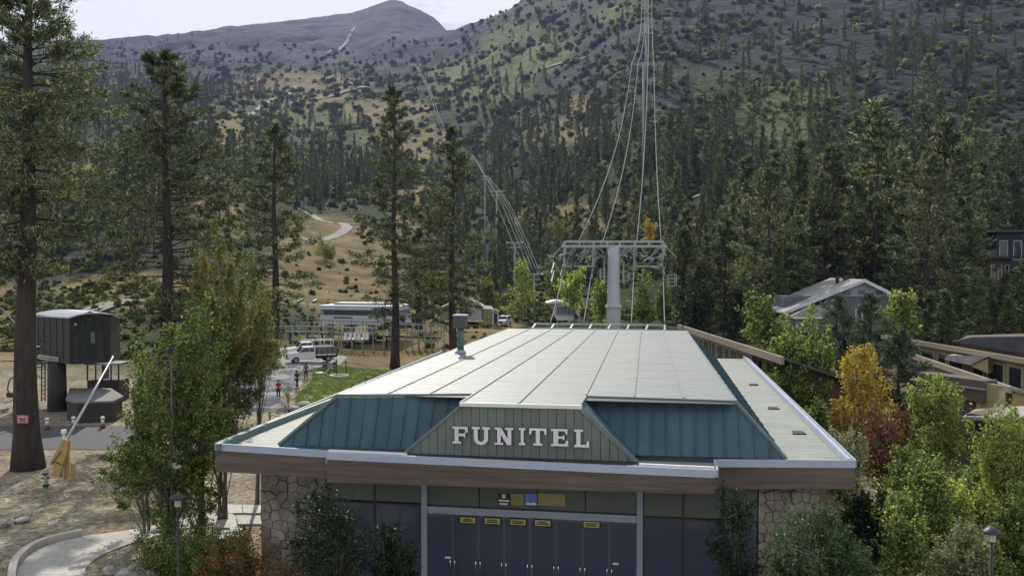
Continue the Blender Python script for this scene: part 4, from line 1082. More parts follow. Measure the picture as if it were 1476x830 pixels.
# side kerbs of the flat roof
pl_ = [SL(310.5, 640, ZL + .05), SL(370, 614.5, ZL + .05), SL(472, 576, ZL + .05), SL(600, 532, ZL + .05)]
mb = MB()
for i in range(3):
    a, b2 = pl_[i].copy(), pl_[i + 1].copy(); a.z = b2.z = ZW + .003; e = Vector((.16, 0, 0)); mb.prism([a, a + e, b2 + e, b2], (0, 0, .26))
    part('parapet', mb, M_tealtrim, station); mb = MB()
print('parapet', pl_)
mb = MB(); mb.prism([(10.82, 2.3, ZL - .19), (10.98, 2.3, ZL - .19), (10.86, 37.3, ZL - .19), (10.7, 37.3, ZL - .19)], (0, 0, .25)); part('parapet', mb, M_strip, station)
mb = MB()
for (x0, y0, x1, y1) in [(-7.7, .52, -4.7, .42), (3.6, .12, 6.1, .02)]:
    mb = MB(); mb.beam((x0, y0 + .06, ZL + .06), (x1, y1 + .06, ZL + .06), .1, .09); part('front_kerb', mb, M_white, station)
for (x, y) in [(9.9, 14.5), (10.1, 8.2), (9.9, 23.0)]:
    mb = MB(); mb.prism([(x - .28, y - .35, ZW), (x + .28, y - .3, ZW), (x + .22, y + .3, ZW), (x - .2, y + .35, ZW)], (0, 0, .05)); part('roof_scupper', mb, M_dark, station)
for q_ in ([LB0, Vector((g_bl.x + .3, LB0.y, ZL)), (0, .3, 0)], [Vector((g_br.x - .3, RB1.y, ZL)), RB1, (0, .3, 0)], [RB1, RBb, (-.3, 0, 0)]):
    a, b2 = q_[0].copy(), q_[1].copy(); a.z = b2.z = ZW + .002; o_ = Vector(q_[2]); mb = MB(); pp = [a, b2, b2 + o_, a + o_]
    if o_.x < 0: pp = pp
    mb.prism(pp, (0, 0, .2)); part('skirt_base', mb, M_teal, station)
# soffit, walls, piers
mb = MB(); mb.prism([v * 1.0 + Vector((0, .06, 4.5)) for v in fl[:6]] + [Vector((11, 3.2, 4.5)), Vector((-12.4, 3.2, 4.5))], (0, 0, .05)); part('soffit', mb, M_soffit, station)
WY = 2.25
mb = MB()
mb.box((-10.95, 3.3, 0), (-10.7, 36, ZL - .4)); part('wall', mb, M_wall, station)
mb = MB(); mb.box((9.6, 3.6, 0), (9.85, 36, ZL - .4)); part('wall', mb, M_wall, station)
mb = MB(); mb.box((-10.7, 35.75, 0), (9.6, 36, ZL - .4)); part('wall', mb, M_wall, station)
mb = MB(); mb.box((-10.7, WY + .25, 0), (9.6, WY + .4, ZL - .4)); part('wall', mb, M_olive, station)
rs = np.random.RandomState(3)
def pier(x0, x1, y0, y1, zt):
    mb = MB(); mb.box((x0 + .03, y0 + .05, 0), (x1 - .03, y1, zt)); pr = part('stone_pier', mb, M_mortar, station)
    seeds = [(x0 + (x1 - x0) * (i + .5 + rs.uniform(-.33, .33) + .25 * (j % 2 - .5)) / 7, zt * (j + .5 + rs.uniform(-.36, .36)) / 12) for j in range(12) for i in range(7)]
    for si, (sx, sz) in enumerate(seeds):
        q = [(x0, 0.0), (x1, 0.0), (x1, zt), (x0, zt)]
        for ti, (tx, tz) in enumerate(seeds):
            if ti == si or not q: continue
            mx, mz, nx2, nz2 = (sx + tx) / 2, (sz + tz) / 2, tx - sx, (tz - sz); out = []
            for k in range(len(q)):
                p_, r_ = q[k], q[(k + 1) % len(q)]; dp_, dr_ = (p_[0] - mx) * nx2 + (p_[1] - mz) * nz2, (r_[0] - mx) * nx2 + (r_[1] - mz) * nz2
                if dp_ <= 0: out.append(p_)
                if (dp_ < 0) != (dr_ < 0) and dp_ != dr_: u = dp_ / (dp_ - dr_); out.append((p_[0] + (r_[0] - p_[0]) * u, p_[1] + (r_[1] - p_[1]) * u))
            q = out
        if len(q) < 3: continue
        c = np.mean(q, 0); a = [c + (np.array(v) - c) * .965 for v in q]; b2 = [c + (np.array(v) - c) * .90 for v in q]
        dp = rs.uniform(.05, .17); mb = MB(); n = len(q)
        vs = [(v[0], y0 + .06, v[1]) for v in a] + [(v[0], y0 + .06 - dp * .7, v[1]) for v in a] + [(v[0], y0 + .06 - dp, v[1]) for v in b2]
        fs = [tuple(2 * n + k for k in range(n))]
        for k in range(n):
            k2 = (k + 1) % n; fs += [(k, k2, n + k2, n + k), (n + k, n + k2, 2 * n + k2, 2 * n + k)]
        mb.add(vs, fs); part('stone', mb, M_stone, pr)
    # stones of the returning side, joined
    mb = MB()
    for j in range(10):
        for k in range(3):
            mb.box((x1 - .04, y0 + .1 + k * (y1 - y0 - .1) / 3 + .02, zt * j / 10 + .02), (x1 + .02, y0 + .1 + (k + 1) * (y1 - y0 - .1) / 3 - .02, zt * (j + 1) / 10 - .02))
    part('side_stones', mb, M_stone, pr, kind='stuff')
pier(-11.05, -8.4, 2.0, 3.4, 4.48)
pier(7.8, 9.9, 2.3, 3.7, 4.48)
# glass front
def glass(x0, x1, z0, z1, m=M_dglass, y=WY, name='glass_pane'):
    mb = MB(); mb.box((x0 + .02, y, z0 + .02), (x1 - .02, y + .03, z1 - .02)); return part(name, mb, m, station)
for x0, x1 in [(-8.38, -6.5), (-6.5, -4.62)]: glass(x0, x1, 0, 3.05); glass(x0, x1, 3.1, 4.48, M_olive, name='upper_panel')
for x0, x1 in [(3.72, 5.15), (5.15, 6.6), (6.6, 7.78)]: glass(x0, x1, 0, 2.95); glass(x0, x1, 3.0, 4.48, M_olive, name='upper_panel')
for x0, x1 in [(-4.42, -2.4), (-2.4, -.2), (-.2, 1.6), (1.6, 3.5)]: glass(x0, x1, 3.05, 4.48, M_olive, name='upper_panel')
for x in (-4.52, 3.6):
    mb = MB(); mb.box((x - .11, WY - .10, 0), (x + .11, WY + .1, 4.48)); part('door_post', mb, M_alu, station)
mb = MB(); mb.box((-4.405, WY - .08, 2.76), (3.485, WY + .08, 3.02)); part('door_header', mb, M_alu, station)
mb = MB(); mb.box((-8.38, WY - .03, 3.0), (-4.64, WY + .04, 3.07)); mb.box((3.72, WY - .03, 2.93), (7.78, WY + .04, 3.0))
for x in (-6.5, 5.15, 6.6): mb.box((x - .03, WY - .031, 0), (x + .03, WY + .041, 4.48))
part('glazing_bars', mb, M_dark, station)
db = [-4.40 + .985 * i for i in range(9)]
for i in range(8):
    x0, x1 = db[i], db[i + 1]; mb = MB(); w = .05
    mb.box((x0 + .006, WY - .03, .02), (x0 + w, WY + .03, 2.75)); mb.box((x1 - w, WY - .03, .02), (x1 - .006, WY + .03, 2.75)); mb.box((x0 + w, WY - .029, 2.66), (x1 - w, WY + .029, 2.75)); mb.box((x0 + w, WY - .029, .02), (x1 - w, WY + .029, .25))
    dr = part('door', mb, mat('door_frame', (0.10, 0.105, 0.15), 0.4, 0.1, 4, bump=0.02), station)
    mb = MB(); mb.box((x0 + w, WY - .006, .25), (x1 - w, WY + .01, 2.66)); part('glass', mb, M_dglass, dr)
    for hx in ([x1 - .085] if i == 0 else [x0 + .085] if i == 7 else [x0 + .085, x1 - .085]):
        mb = MB(); s = 1 if hx > (x0 + x1) / 2 else -1
        mb.tube([(hx, WY - .03, 1.02), (hx, WY - .10, 1.0), (hx, WY - .11, .9), (hx, WY - .11, .35), (hx, WY - .03, .3)], .026, 8); part('handle', mb, M_chrome, dr, True)
M_yel = mat('yellow_sign', (0.42, 0.40, 0.14), 0.6, 0.08, 4, bump=0)
M_ink = mat('sign_ink', (0.02, 0.02, 0.02), 0.7, 0.1, 4, bump=0)
M_wht = mat('sign_white', (0.7, 0.7, 0.7), 0.6, 0.04, 4, bump=0)
M_blue = mat('sign_blue', (0.16, 0.2, 0.5), 0.6, 0.08, 4, bump=0)
M_tansign = mat('tan_sign', (0.32, 0.29, 0.14), 0.6, 0.15, 2, bump=0)
M_olv = mat('olive_sign', (0.25, 0.25, 0.09), 0.6, 0.1, 3, bump=0)
for k, (cx, r) in enumerate([(674.3, 749), (709.9, 750.5), (746.7, 752), (782.4, 753.2), (852.6, 755.6)]):
    p = SF(cx, r, WY - .05); mb = MB()
    mb.box((p.x - .33, WY - .06, p.z - .15), (p.x + .33, WY - .035, p.z + .15), 0); mb.box((p.x - .29, WY - .066, p.z - .105), (p.x + .29, WY - .06, p.z + .105), 1)
    rs2 = np.random.RandomState(k)
    for ln, (dz, hh, ww) in enumerate([(.035, .022, .15 + .05 * (k % 3)), (-.035, .03, .20 + .02 * (k % 2))]):
        x = -ww
        while x < ww - .02:
            w = rs2.uniform(.025, .06); mb.box((p.x + x, WY - .070, p.z + dz - hh), (p.x + min(x + w, ww), WY - .066, p.z + dz + hh), 0); x += w + .012
    part('door_sign', mb, [M_ink, M_yel], station)
for (x0, x1, m, lab) in [(718, 735.5, M_dark, 'dark sign with a white band'), (736.5, 755.5, M_olv, 'small olive notice'), (756.5, 775, M_blue, 'small blue notice'), (776, 815.5, M_tansign, 'long tan notice')]:
    p, q = SF(x0, 727.5, WY - .05), SF(x1, 712, WY - .05); mb = MB()
    mb.box((p.x, WY - .05, p.z), (q.x - .02, WY - .02, q.z), 0)
    if m is M_dark:
        mb.box((p.x + .03, WY - .054, p.z + .14), (q.x - .05, WY - .05, p.z + .21), 1); mb.box((p.x + .15, WY - .054, p.z + .27), (q.x - .18, WY - .05, q.z - .01), 1); mb.box((p.x + .05, WY - .054, p.z + .02), (q.x - .1, WY - .05, p.z + .09), 1)
    elif m is M_blue: mb.add([(p.x + .02, WY - .054, p.z + .02), (q.x - .04, WY - .054, p.z + .02), (q.x - .1, WY - .054, p.z + .12), (p.x + .2, WY - .054, p.z + .07), (p.x + .1, WY - .054, p.z + .11)], [(0, 1, 2, 3, 4)], 1)
    else:
        for r in range(4): mb.box((p.x + .06, WY - .054, p.z + .06 + r * .08), (q.x - .08 - .07 * (r % 2), WY - .05, p.z + .075 + r * .08), 2)
    part('notice_board', mb, [m, M_wht, mat('faded_ink', (0.17, 0.15, 0.08), 0.7, 0.1, 3, bump=0)], station, label=lab)
for cx, r in [(645.5, 803), (887.5, 812)]:
    p = SF(cx, r, WY - .04); mb = MB(); mb.box((p.x - .11, WY - .045, p.z - .035), (p.x + .11, WY - .03, p.z + .035)); part('door_label', mb, M_wht, station)
p, q = SF(566, 836, WY - .05), SF(590, 804, WY - .05); mb = MB(); mb.box((p.x, WY - .05, max(.1, p.z)), (q.x, WY - .02, q.z)); part('notice_board', mb, M_olive, station, label='plain grey notice low on the left glass')
# paving in front of the doors
# chimney
cb = SL(664, 509, ZT + .02); mb = MB(); mb.tube([cb, cb + Vector((0, 0, 1.55))], .19, 16); vent = thing('vent_pipe', 'green grey metal chimney pipe with boxy cap near the left edge of the white roof', 'chimney', SO, -TH)
part('pipe', mb, mat('green_grey_metal', (0.09, 0.13, 0.12), 0.5, 0.15, 3, bump=.05), vent, True)
mb = MB(); mb.tube([cb, cb + Vector((0, 0, .12)), cb + Vector((0, 0, .2))], [.34, .26, .2], 16); part('flashing', mb, M_alu, vent, True)
mb = MB(); mb.box((cb.x - .34, cb.y - .34, ZT + 1.45), (cb.x + .34, cb.y + .34, ZT + 2.12)); part('cap', mb, mat('brown_grey_metal', (0.10, 0.09, 0.085), 0.6, 0.15, 3, bump=.05), vent)
mb = MB(); mb.box((cb.x - .38, cb.y - .38, ZT + 2.122), (cb.x + .38, cb.y + .38, ZT + 2.19)); part('lid', mb, M_alu, vent)

# ------------------------------------------------------------------ cable tower and ropes
M_steel = mat('galvanised_steel', (0.33, 0.37, 0.35), 0.5, 0.12, 3, metal=0.2, bump=.03)
M_steelg = mat('green_grey_steel', (0.26, 0.31, 0.28), 0.55, 0.15, 3, bump=.03)
M_col = mat('tower_column_paint', (0.38, 0.39, 0.42), 0.5, 0.07, 1, bump=.02)
M_rope = mat('steel_rope', (0.2, 0.215, 0.21), 0.9, 0.06, 2, bump=0, spec=0.1)
TD = 95.0; tb = Vector((XD(884.5, TD), TD, GZ(XD(884.5, TD), TD)))
tower = thing('cable_tower', 'grey lift tower with single thick column and wide steel cross frame behind the station', 'tower', tb)
def T(px, row, dd=0.0): return PD(px, row, TD + dd) - tb
zc = lambda row: T(884, row).z
mb = MB(); mb.tube([(0, 0, -.5), (0, 0, zc(446)), (0, 0, zc(440)), (0, 0, zc(436)), (0, 0, zc(376)), (0, 0, zc(356))], [.80, .80, .86, .68, .66, .58], 20); part('column', mb, M_col, tower, True)
mb = MB(); mb.tube([(0, 0, zc(444)), (0, 0, zc(440))], [.93, .93], 20); part('collar', mb, M_col, tower, True)
for dd in (0, 2.4):
    mb = MB(); k = dd * 1.2
    mb.beam(T(809, 355, dd), T(962, 355, dd), .26, .26); mb.beam(T(815, 348.2, dd), T(956, 348.2, dd), .24, .24); part('cross_beam', mb, M_steel, tower)
for px in (814, 835, 855.5, 875.5, 893.5, 914.5, 935, 955.5):
    mb = MB(); mb.beam(T(px, 348, 0), T(px + (-3 if px < 830 else 3 if px > 950 else 0), 355, 0), .2); mb.beam(T(px, 348, 2.4), T(px, 355, 2.4), .2); mb.beam(T(px, 348.2, 0), T(px, 348.2, 2.4), .18); part('frame_bay', mb, M_steel, tower)
for a, b2 in [((845, 356), (836, 367)), ((852, 356), (838, 371)), ((862, 356), (880, 374)), ((884, 374), (903, 356)), ((905, 356), (895, 368)), ((912, 356), (897, 371)), ((935, 372), (924, 356)), ((937, 372), (948, 356)), ((953, 356), (943, 367)), ((875, 356), (875, 372)), ((893, 356), (893, 372)), ((808, 357), (797, 369)), ((961, 357), (975, 371)), ((826, 356), (832, 366))]:
    mb = MB(); mb.beam(T(*a, 1), T(*b2, 1), .15); part('brace', mb, M_steelg, tower)
for px in (813.5, 855, 914.5, 955.5):
    mb = MB(); mb.beam(T(px, 356, .6), T(px - .5, 384, .6), .22, .22); mb.beam(T(px + 2.5, 356, 1.8), T(px + 2, 384, 1.8), .14); part('hanger', mb, M_col, tower)
for x0, x1 in ((812, 858), (912, 957)):
    mb = MB(); mb.beam(T(x0, 383.5, .6), T(x1, 383.5, .6), .2); mb.beam(T(x0 + 3, 379, 2), T(x1 - 2, 379, 2), .14); part('lower_beam', mb, M_steelg, tower)
def sheave_train(px, row, n, ang, dd=0):
    c = T(px, row, dd); mb = MB(); L = n * .62
    u = (Vector((math.sin(ang) * .35, math.cos(ang), math.sin(ang))) if ang > .3 else Vector((.85, .5, -.22 if int(px) % 2 else .2))).normalized()
    s = part('sheave_train', MB().beam(c - u * L / 2, c + u * L / 2, .12, .2), M_steel, tower)
    for i in range(n):
        q = c + u * ((i + .5) * .62 - L / 2) - Vector((0, 0, .18)); m2 = MB(); m2.tube([q - Vector((.09, 0, 0)), q + Vector((.09, 0, 0))], .26, 12); part('sheave', m2, M_dark if i % 2 else M_steelg, s, True)
for px, row in [(803, 372), (818, 366), (831, 368), (846, 371), (868, 370), (903, 370), (923, 370), (935, 371), (948, 371), (957, 387), (854, 390), (914, 388), (810, 390), (797, 386), (797, 398)]:
    sheave_train(px, row, 4, .5 if row > 380 else .12, 1.2 if row < 380 else 0)
rk = random.Random(12)
for (xa, xb_, ra, rb_) in [(797, 858, 360, 392), (862, 908, 362, 378), (905, 962, 360, 392)]:
    for q in range(15):
        x, r = rk.uniform(xa, xb_), rk.uniform(ra, rb_ - 8); mb = MB(); w = rk.uniform(.5, 1.6); c = T(x, r, rk.uniform(.2, 2)); up = rk.random() < .35
        mb.beam(c, c + (Vector((0, 0, -w * .6)) if up else Vector((w, rk.uniform(-.3, .3), rk.uniform(-.45, .45)))), rk.uniform(.12, .28)); part('linkage', mb, rk.choice([M_steel, M_steelg, M_dark, M_dark]), tower)
for px, dx in ((872.5, -2.2), (897.5, 2.2)):
    mb = MB()
    for a in (0, dx * .4): mb.beam(T(px + dx * .6 + a, 377, -1), T(px + dx * .3 + a, 409, -1), .06)
    for r in range(378, 409, 3): mb.beam(T(px + dx * .6, r, -1), T(px + dx, r, -1), .06)
    part('ladder', mb, M_steel, tower)
for x0, x1, r0, r1 in [(899, 907, 392, 404), (866, 872, 388, 404), (964, 975, 396, 412)]:
    mb = MB(); a, c = T(x0, r1, 0), T(x1, r0, 0)
    for z in np.linspace(a.z, c.z, 4): mb.beam((a.x, a.y, z), (c.x, a.y, z), .06); mb.beam((a.x, a.y + .9, z), (c.x, a.y + .9, z), .06)
    for x in (a.x, c.x): mb.beam((x, a.y, a.z), (x, a.y, c.z), .07); mb.beam((x, a.y + .9, a.z), (x, a.y + .9, c.z), .07)
    part('maintenance_cage', mb, M_steel, tower)
# gantry at the back edge of the station roof
gd0 = 67.5; gb = Vector((XD(865, gd0), gd0, 0)); gantry = thing('rope_gantry', 'long ladder like steel frame across the far end of the station roof', 'gantry', (gb.x, gb.y, 0))
G = lambda px, row, dd=0: PD(px, row, gd0 + dd) - gb
for (a, b2, dd) in [((766, 473.2), (961, 476.2), 0), ((772, 466.8), (960, 468.6), 1.5), ((764, 476.0), (964, 479.5), 0)]:
    mb = MB(); mb.beam(G(*a, dd), G(*b2, dd), .14, .14); part('rail', mb, M_steel, gantry)
for i in range(8):
    t = i / 7; mb = MB(); x = 770 + 189 * t; mb.beam(G(x - 3 + 2 * t, 473.6 + 3 * t, 0), G(x + (2 if t < .9 else -1), 467 + 1.6 * t, 1.5), .12); part('rung', mb, M_steel, gantry)
for x in (775, 865, 955):
    mb = MB(); p_ = G(x, 476, .0); mb.beam(p_, (p_.x, p_.y, 0), .2); part('post', mb, M_dark, gantry)
# ropes
def sagline(p, q, S, n=14):
    return [p.lerp(q, i / n) - Vector((0, 0, S * 4 * (i / n) * (1 - i / n))) for i in range(n + 1)]
def rope(label, segs, radii, group):
    pts = []; 
    for (p, q, S) in segs: pts += sagline(p, q, S)[(1 if pts else 0):]
    ds = [p.y for p in pts]; rr = [np.interp(d, *radii) for d in ds]
    mb = MB(); mb.tube(pts, [float(r) for r in rr], 6)
    o = link('haul_rope', mb.mesh('haul_rope', M_rope, True)); tag(o, label, 'cable', group); return o
RAD = ([60, 97, 360, 700, 1100], [.042, .058, .15, .26, .36])
t1x = [834, 869, 918, 953]; t0x = [(793, 811.5), (841, 852), (910, 913.5), (958, 956)]
t2x = [911, 920, 934, 942.5]; t3x = [923, 929, 935, 940.5]; t4x = [924.5, 929.5, 934, 939.5]; t5x = [927, 931, 935, 939.5]
for i, lab in enumerate(['leftmost rope of the four climbing from the cable tower', 'second rope from the left over the cable tower', 'third rope from the left over the cable tower', 'rightmost rope of the four climbing from the cable tower']):
    rope(lab, [(PD(t0x[i][0], 466, 68.5), PD(t0x[i][1], 396, 94), .15), (PD(t0x[i][1], 396, 94), PD((t0x[i][1] + t1x[i]) / 2, 362, 95.5), 0), (PD((t0x[i][1] + t1x[i]) / 2, 362, 95.5), PD(t1x[i], 348, 97), 0),
               (PD(t1x[i], 348, 97), PD(t2x[i], 90, 359), 7.5), (PD(t2x[i], 90, 359), PD(t3x[i], 47, 600), 3), (PD(t3x[i], 47, 600), PD(t4x[i], 27, 690), .3), (PD(t4x[i], 27, 690), PD(t5x[i], -60, 1050), 3)], RAD, 'ropes of the twin rope lift')
def far_tower(px, row, d, xs, H, w, label):
    b2 = PD(px, row, d); base = Vector((b2.x, d, GZ(b2.x, d) - 1)); t = thing('distant_tower', label, 'tower', base, 0, 'towers of the twin rope lift up the hill')
    f_ = lambda x, r: PD(x, r, d) - base
    top = f_(px, row); mb = MB(); mb.tube([(0, 0, 0), (top.x * 0, 0, top.z)], [w * .6, w * .42], 12); part('column', mb, mat('pale_green_column', (0.24, 0.28, 0.25), 0.5, 0.08, 2, bump=0), t, True)
    mb = MB(); mb.beam(f_(xs[0] - 1, row - .6), f_(xs[-1] + 1, row - .6), w * .35); mb.beam(f_(xs[0] - 2, row + 2.2 * 300 / d), f_(xs[-1] + 2, row + 2.2 * 300 / d), w * .35); part('cross_beam', mb, M_steel, t)
    for x in xs:
        mb = MB(); p = f_(x, row); mb.beam(p + Vector((0, -w * 1.6, -.1)), p + Vector((0, w * 1.6, .2)), w * .3, w * .5); part('sheave_train', mb, M_steelg, t)
far_tower(927.5, 92, 359, t2x, 0, 0.95, 'second tower of the twin rope lift, halfway up in the picture above the first')
far_tower(931, 48, 600, t3x, 0, 1.6, 'third tower of the twin rope lift, small on the rock slope')
far_tower(932, 28, 690, t4x, 0, 1.6, 'fourth tower of the twin rope lift, just above the third')
# second lift line, left of centre
RAD2 = ([150, 300, 450, 800, 1500], [.045, .07, .11, .22, .5])
def line(label, pts, group='ropes of the distant lift line'):
    P_ = poly_smooth([tuple(PD(*p)) for p in pts], 5); mb = MB(); mb.tube(P_, [float(np.interp(p[1], *RAD2)) for p in P_], 5)
    o = link('haul_rope', mb.mesh('haul_rope', M_rope, True)); tag(o, label, 'cable', group)
line('leftmost rope of the distant lift line behind the right slender pine', [(756, 388, 190), (735, 340, 235), (712, 285, 300), (700, 262, 340)])
line('second rope of the distant lift line, crossing the far meadow', [(764, 392, 190), (745, 345, 235), (720, 288, 300), (698, 253, 360), (680, 226, 480), (652, 205, 600), (637, 190, 700), (617, 130, 1000), (600, 97, 1300)])
line('third rope of the distant lift line', [(769, 392, 190), (750, 345, 235), (724, 288, 300), (700, 255, 360), (682, 225, 480), (655, 203, 600), (640, 187, 700), (620, 130, 1000), (602, 97, 1300)])
line('fourth rope of the distant lift line', [(774, 392, 190), (754, 345, 235), (728, 288, 300), (702, 255, 360)])
line('rightmost rope of the distant lift line', [(778, 392, 190), (758, 345, 235), (732, 290, 300), (706, 257, 360)])
def lift_tower(px, row, d, w, label, arm=14):
    p = PD(px, row, d); base = Vector((p.x, d, GZ(p.x, d) - .5)); t = thing('lift_tower', label, 'lift tower', base, 0, 'small lift towers'); h = p.z - base.z
    mb = MB(); mb.tube([(0, 0, 0), (0, 0, h)], [w, w * .7], 8); part('pole', mb, M_steelg, t, True)
    s = arm / FPX * d / 2; mb = MB(); mb.beam((-s, 0, h), (s, 0, h), w * 1.1); mb.beam((-s * .8, 0, h - w * 4), (s * .8, 0, h - w * 4), w * .8); part('crossarm', mb, M_steel, t)
    for q in (-s, s): mb = MB(); mb.beam((q, -w * 5, h - w), (q, w * 5, h), w * 1.1, w * 1.6); part('sheave_train', mb, M_dark, t)
lift_tower(716, 276, 330, .35, 'thin pole tower of the distant lift line between pines and cable tower', 22)
lift_tower(699, 254, 372, .35, 'upper pole tower of the distant lift line near its bend', 14)
lift_tower(628, 186, 700, .5, 'tiny lift tower on the far meadow', 12)
lift_tower(420, 431, 134, .22, 'left of two small T shaped lift towers above the railing', 30)
lift_tower(443, 433, 132, .22, 'right of two small T shaped lift towers above the railing', 22)
lift_tower(742, 350, 220, .3, 'lift tower low behind the aspens left of the cable tower', 22)
lift_tower(770, 395, 186, .3, 'bottom lift tower of the distant line among yellow aspens', 22)
# ------------------------------------------------------------------ lift terminal and racks behind the lawn
class Frame:
    """local frame: origin, heading; x along the face, y into depth"""
    def __init__(s, name, label, cat, px0, px1, d0, d1=None, z=None, group=None):
        d1 = d1 or d0; a, b2 = Vector((XD(px0, d0), d0, 0)), Vector((XD(px1, d1), d1, 0))
        s.W = (b2 - a).length; u = (b2 - a).normalized(); s.a = a
        s.z = min(GZ(a.x, a.y), GZ(b2.x, b2.y)) if z is None else z
        s.t = thing(name, label, cat, (a.x, a.y, s.z), math.atan2(u.y, u.x), group); s.d0, s.d1, s.u = d0, d1, u
        s.n = Vector((-u.y, u.x, 0))
    def P(s, px, row, y=0.0):
        """point on the plane y=const that is seen at (px,row)"""
        r = ray(px, row); o = s.a + s.n * y
        t = o.dot(s.n) / Vector((r.x, r.y, 0)).dot(s.n); v = Vector((0, 0, CAMZ)) + r * t - s.a
        return Vector((v.dot(s.u), y, v.z - s.z))
    def box(s, name, px0, r0, px1, r1, m, y=0, dep=.1, parent=None, label=None, kind=None):
        a, b2 = s.P(px0, r1, y), s.P(px1, r0, y); mb = MB(); mb.box((min(a.x, b2.x), y, min(a.z, b2.z)), (max(a.x, b2.x), y + dep, max(a.z, b2.z)))
        return part(name, mb, m, parent or s.t, label=label, kind=kind)
M_lgrey = mat('light_grey_cladding', (0.5, 0.52, 0.56), 0.5, 0.08, 1, bump=.02)
M_mgrey = mat('mid_grey_metal', (0.3, 0.33, 0.36), 0.5, 0.12, 2, bump=.02)
M_cglass = glassmat('terminal_glass', (0.05, 0.055, 0.08), 0.1)
f_ = Frame('lift_terminal', 'long low lift terminal with dark window band and pale grey roof behind the railing', 'lift terminal', 460, 572, 130, 127)
f_.box('body', 461, 455.5, 572, 467, M_lgrey, 0, 6)
f_.box('window_band', 463, 446, 572, 455.3, M_mgrey, .25, 5.4)
for i in range(17):
    x = 466 + i * 6.2; f_.box('pane', x + .4, 446.8, x + 5.6, 454.9, M_cglass, .15, .09)
f_.box('roof', 459, 441.2, 574, 446, M_lgrey, -.2, 6.6); f_.box('upper_roof', 481, 437, 556, 441.0, M_mgrey, 1.4, 3)
for x in (470, 500, 530, 560): f_.box('leg', x, 467.1, x + 6, 492, M_mgrey, 2, 1.2)
for (x0, x1, r0) in [(481, 508, 457), (553, 563, 460.5)]:
    f_.box('lettering', x0, r0, x1, r0 + 1.4, M_dark, -.03, .03)
# railing in front of it
def railing(label, px0, px1, d0, d1, rt, rb, n, low):
    fr = Frame('railing', label, 'railing', px0, px1, d0, d1)
    mb = MB(); mb.beam(fr.P(px0, rt), fr.P(px1, rb), .09); fr_m = part('top_rail', mb, M_dark, fr.t)
    mb = MB(); mb.beam(fr.P(px0, rt + low), fr.P(px1, rb + low), .10, .22); part('deck_edge', mb, M_dark, fr.t)
    mb = MB(); mb.beam(fr.P(px0, rt + low * .5), fr.P(px1, rb + low * .5), .05); part('mid_rail', mb, M_mgrey, fr.t)
    for i in range(n):
        t = i / (n - 1); x = px0 + (px1 - px0) * t; r = rt + (rb - rt) * t
        mb = MB(); mb.beam(fr.P(x, r), fr.P(x, r + low), .06); part('baluster', mb, M_dark if i % 3 else M_mgrey, fr.t)
    for i in range(5):
        t = (i + .3) / 5; x = px0 + (px1 - px0) * t; r = rt + (rb - rt) * t; p = fr.P(x, r + low)
        mb = MB(); mb.beam(p, (p.x, p.y, -.2), .22); part('post', mb, M_dark, fr.t)
railing('long steel railing with dark top rail in front of the grey lift terminal', 404, 636, 124, 121, 459, 467, 44, 20)
def rack(label, px0, px1, d, rt, rb, n):
    fr = Frame('chair_rack', label, 'chair rack', px0, px1, d); 
    for r in (rt, rt + (rb - rt) * .45):
        mb = MB(); mb.beam(fr.P(px0, r), fr.P(px1, r), .12); mb.beam(fr.P(px0, r, 2), fr.P(px1, r, 2), .12); part('beam', mb, M_steelg, fr.t)
    for i in range(n):
        x = px0 + (px1 - px0) * i / (n - 1); p = fr.P(x, rt); q = fr.P(x, rt, 2)
        mb = MB(); mb.beam(p, (p.x, 0, -.2), .14); mb.beam(q, (q.x, 2, -.2), .14); mb.beam(p, q, .1); part('post', mb, M_mgrey if i % 2 else M_steelg, fr.t)
    return fr
rack('low steel rack holding parked lift parts at the left of the white chairs', 412, 488, 120, 470, 486, 9)
rack('steel rack of hanging frames between the two slender pines', 585, 640, 119, 468, 488, 7)
rack('steel rack right behind the white hanging chairs', 492, 568, 119, 472, 489, 6)
# white chairs hung in a row
def chair(px, d, top, label, first=None):
    p = PD(px, top, d)
    if first: return dup(first, p, random.uniform(-.2, .2), 1, label)
    t = thing('lift_chair', label, 'lift chair', p, 0.1, 'white lift chairs hanging in a row')
    mb = MB(); mb.tube([(0, 0, 0), (.05, .1, -.5), (.12, .15, -.8)], .05, 6); part('hanger', mb, M_steel, t, True)
    mb = MB(); mb.prism([(-.2, .22, -.75), (.2, .22, -.75), (.21, .15, -1.55), (-.21, .15, -1.55)], (0, .07, 0)); part('backrest', mb, M_white, t)
    mb = MB(); mb.prism([(-.2, .15, -1.5), (.2, .15, -1.5), (.18, -.3, -1.62), (-.18, -.3, -1.62)], (0, 0, -.12)); part('seat', mb, M_white, t)
    mb = MB(); mb.beam((-.2, -.28, -1.65), (-.2, -.34, -2.0), .06); mb.beam((.2, -.28, -1.65), (.2, -.34, -2.0), .06); part('footrest', mb, M_steel, t)
    return t
c0 = chair(498, 117, 471, 'first white lift chair from the left, hanging in front of the terminal')
for px, w in [(504, 'second'), (510.5, 'third'), (517, 'fourth'), (523.5, 'fifth'), (529, 'sixth')]: chair(px, 117, 471, f'{w} white lift chair from the left, hanging in front of the terminal', c0)
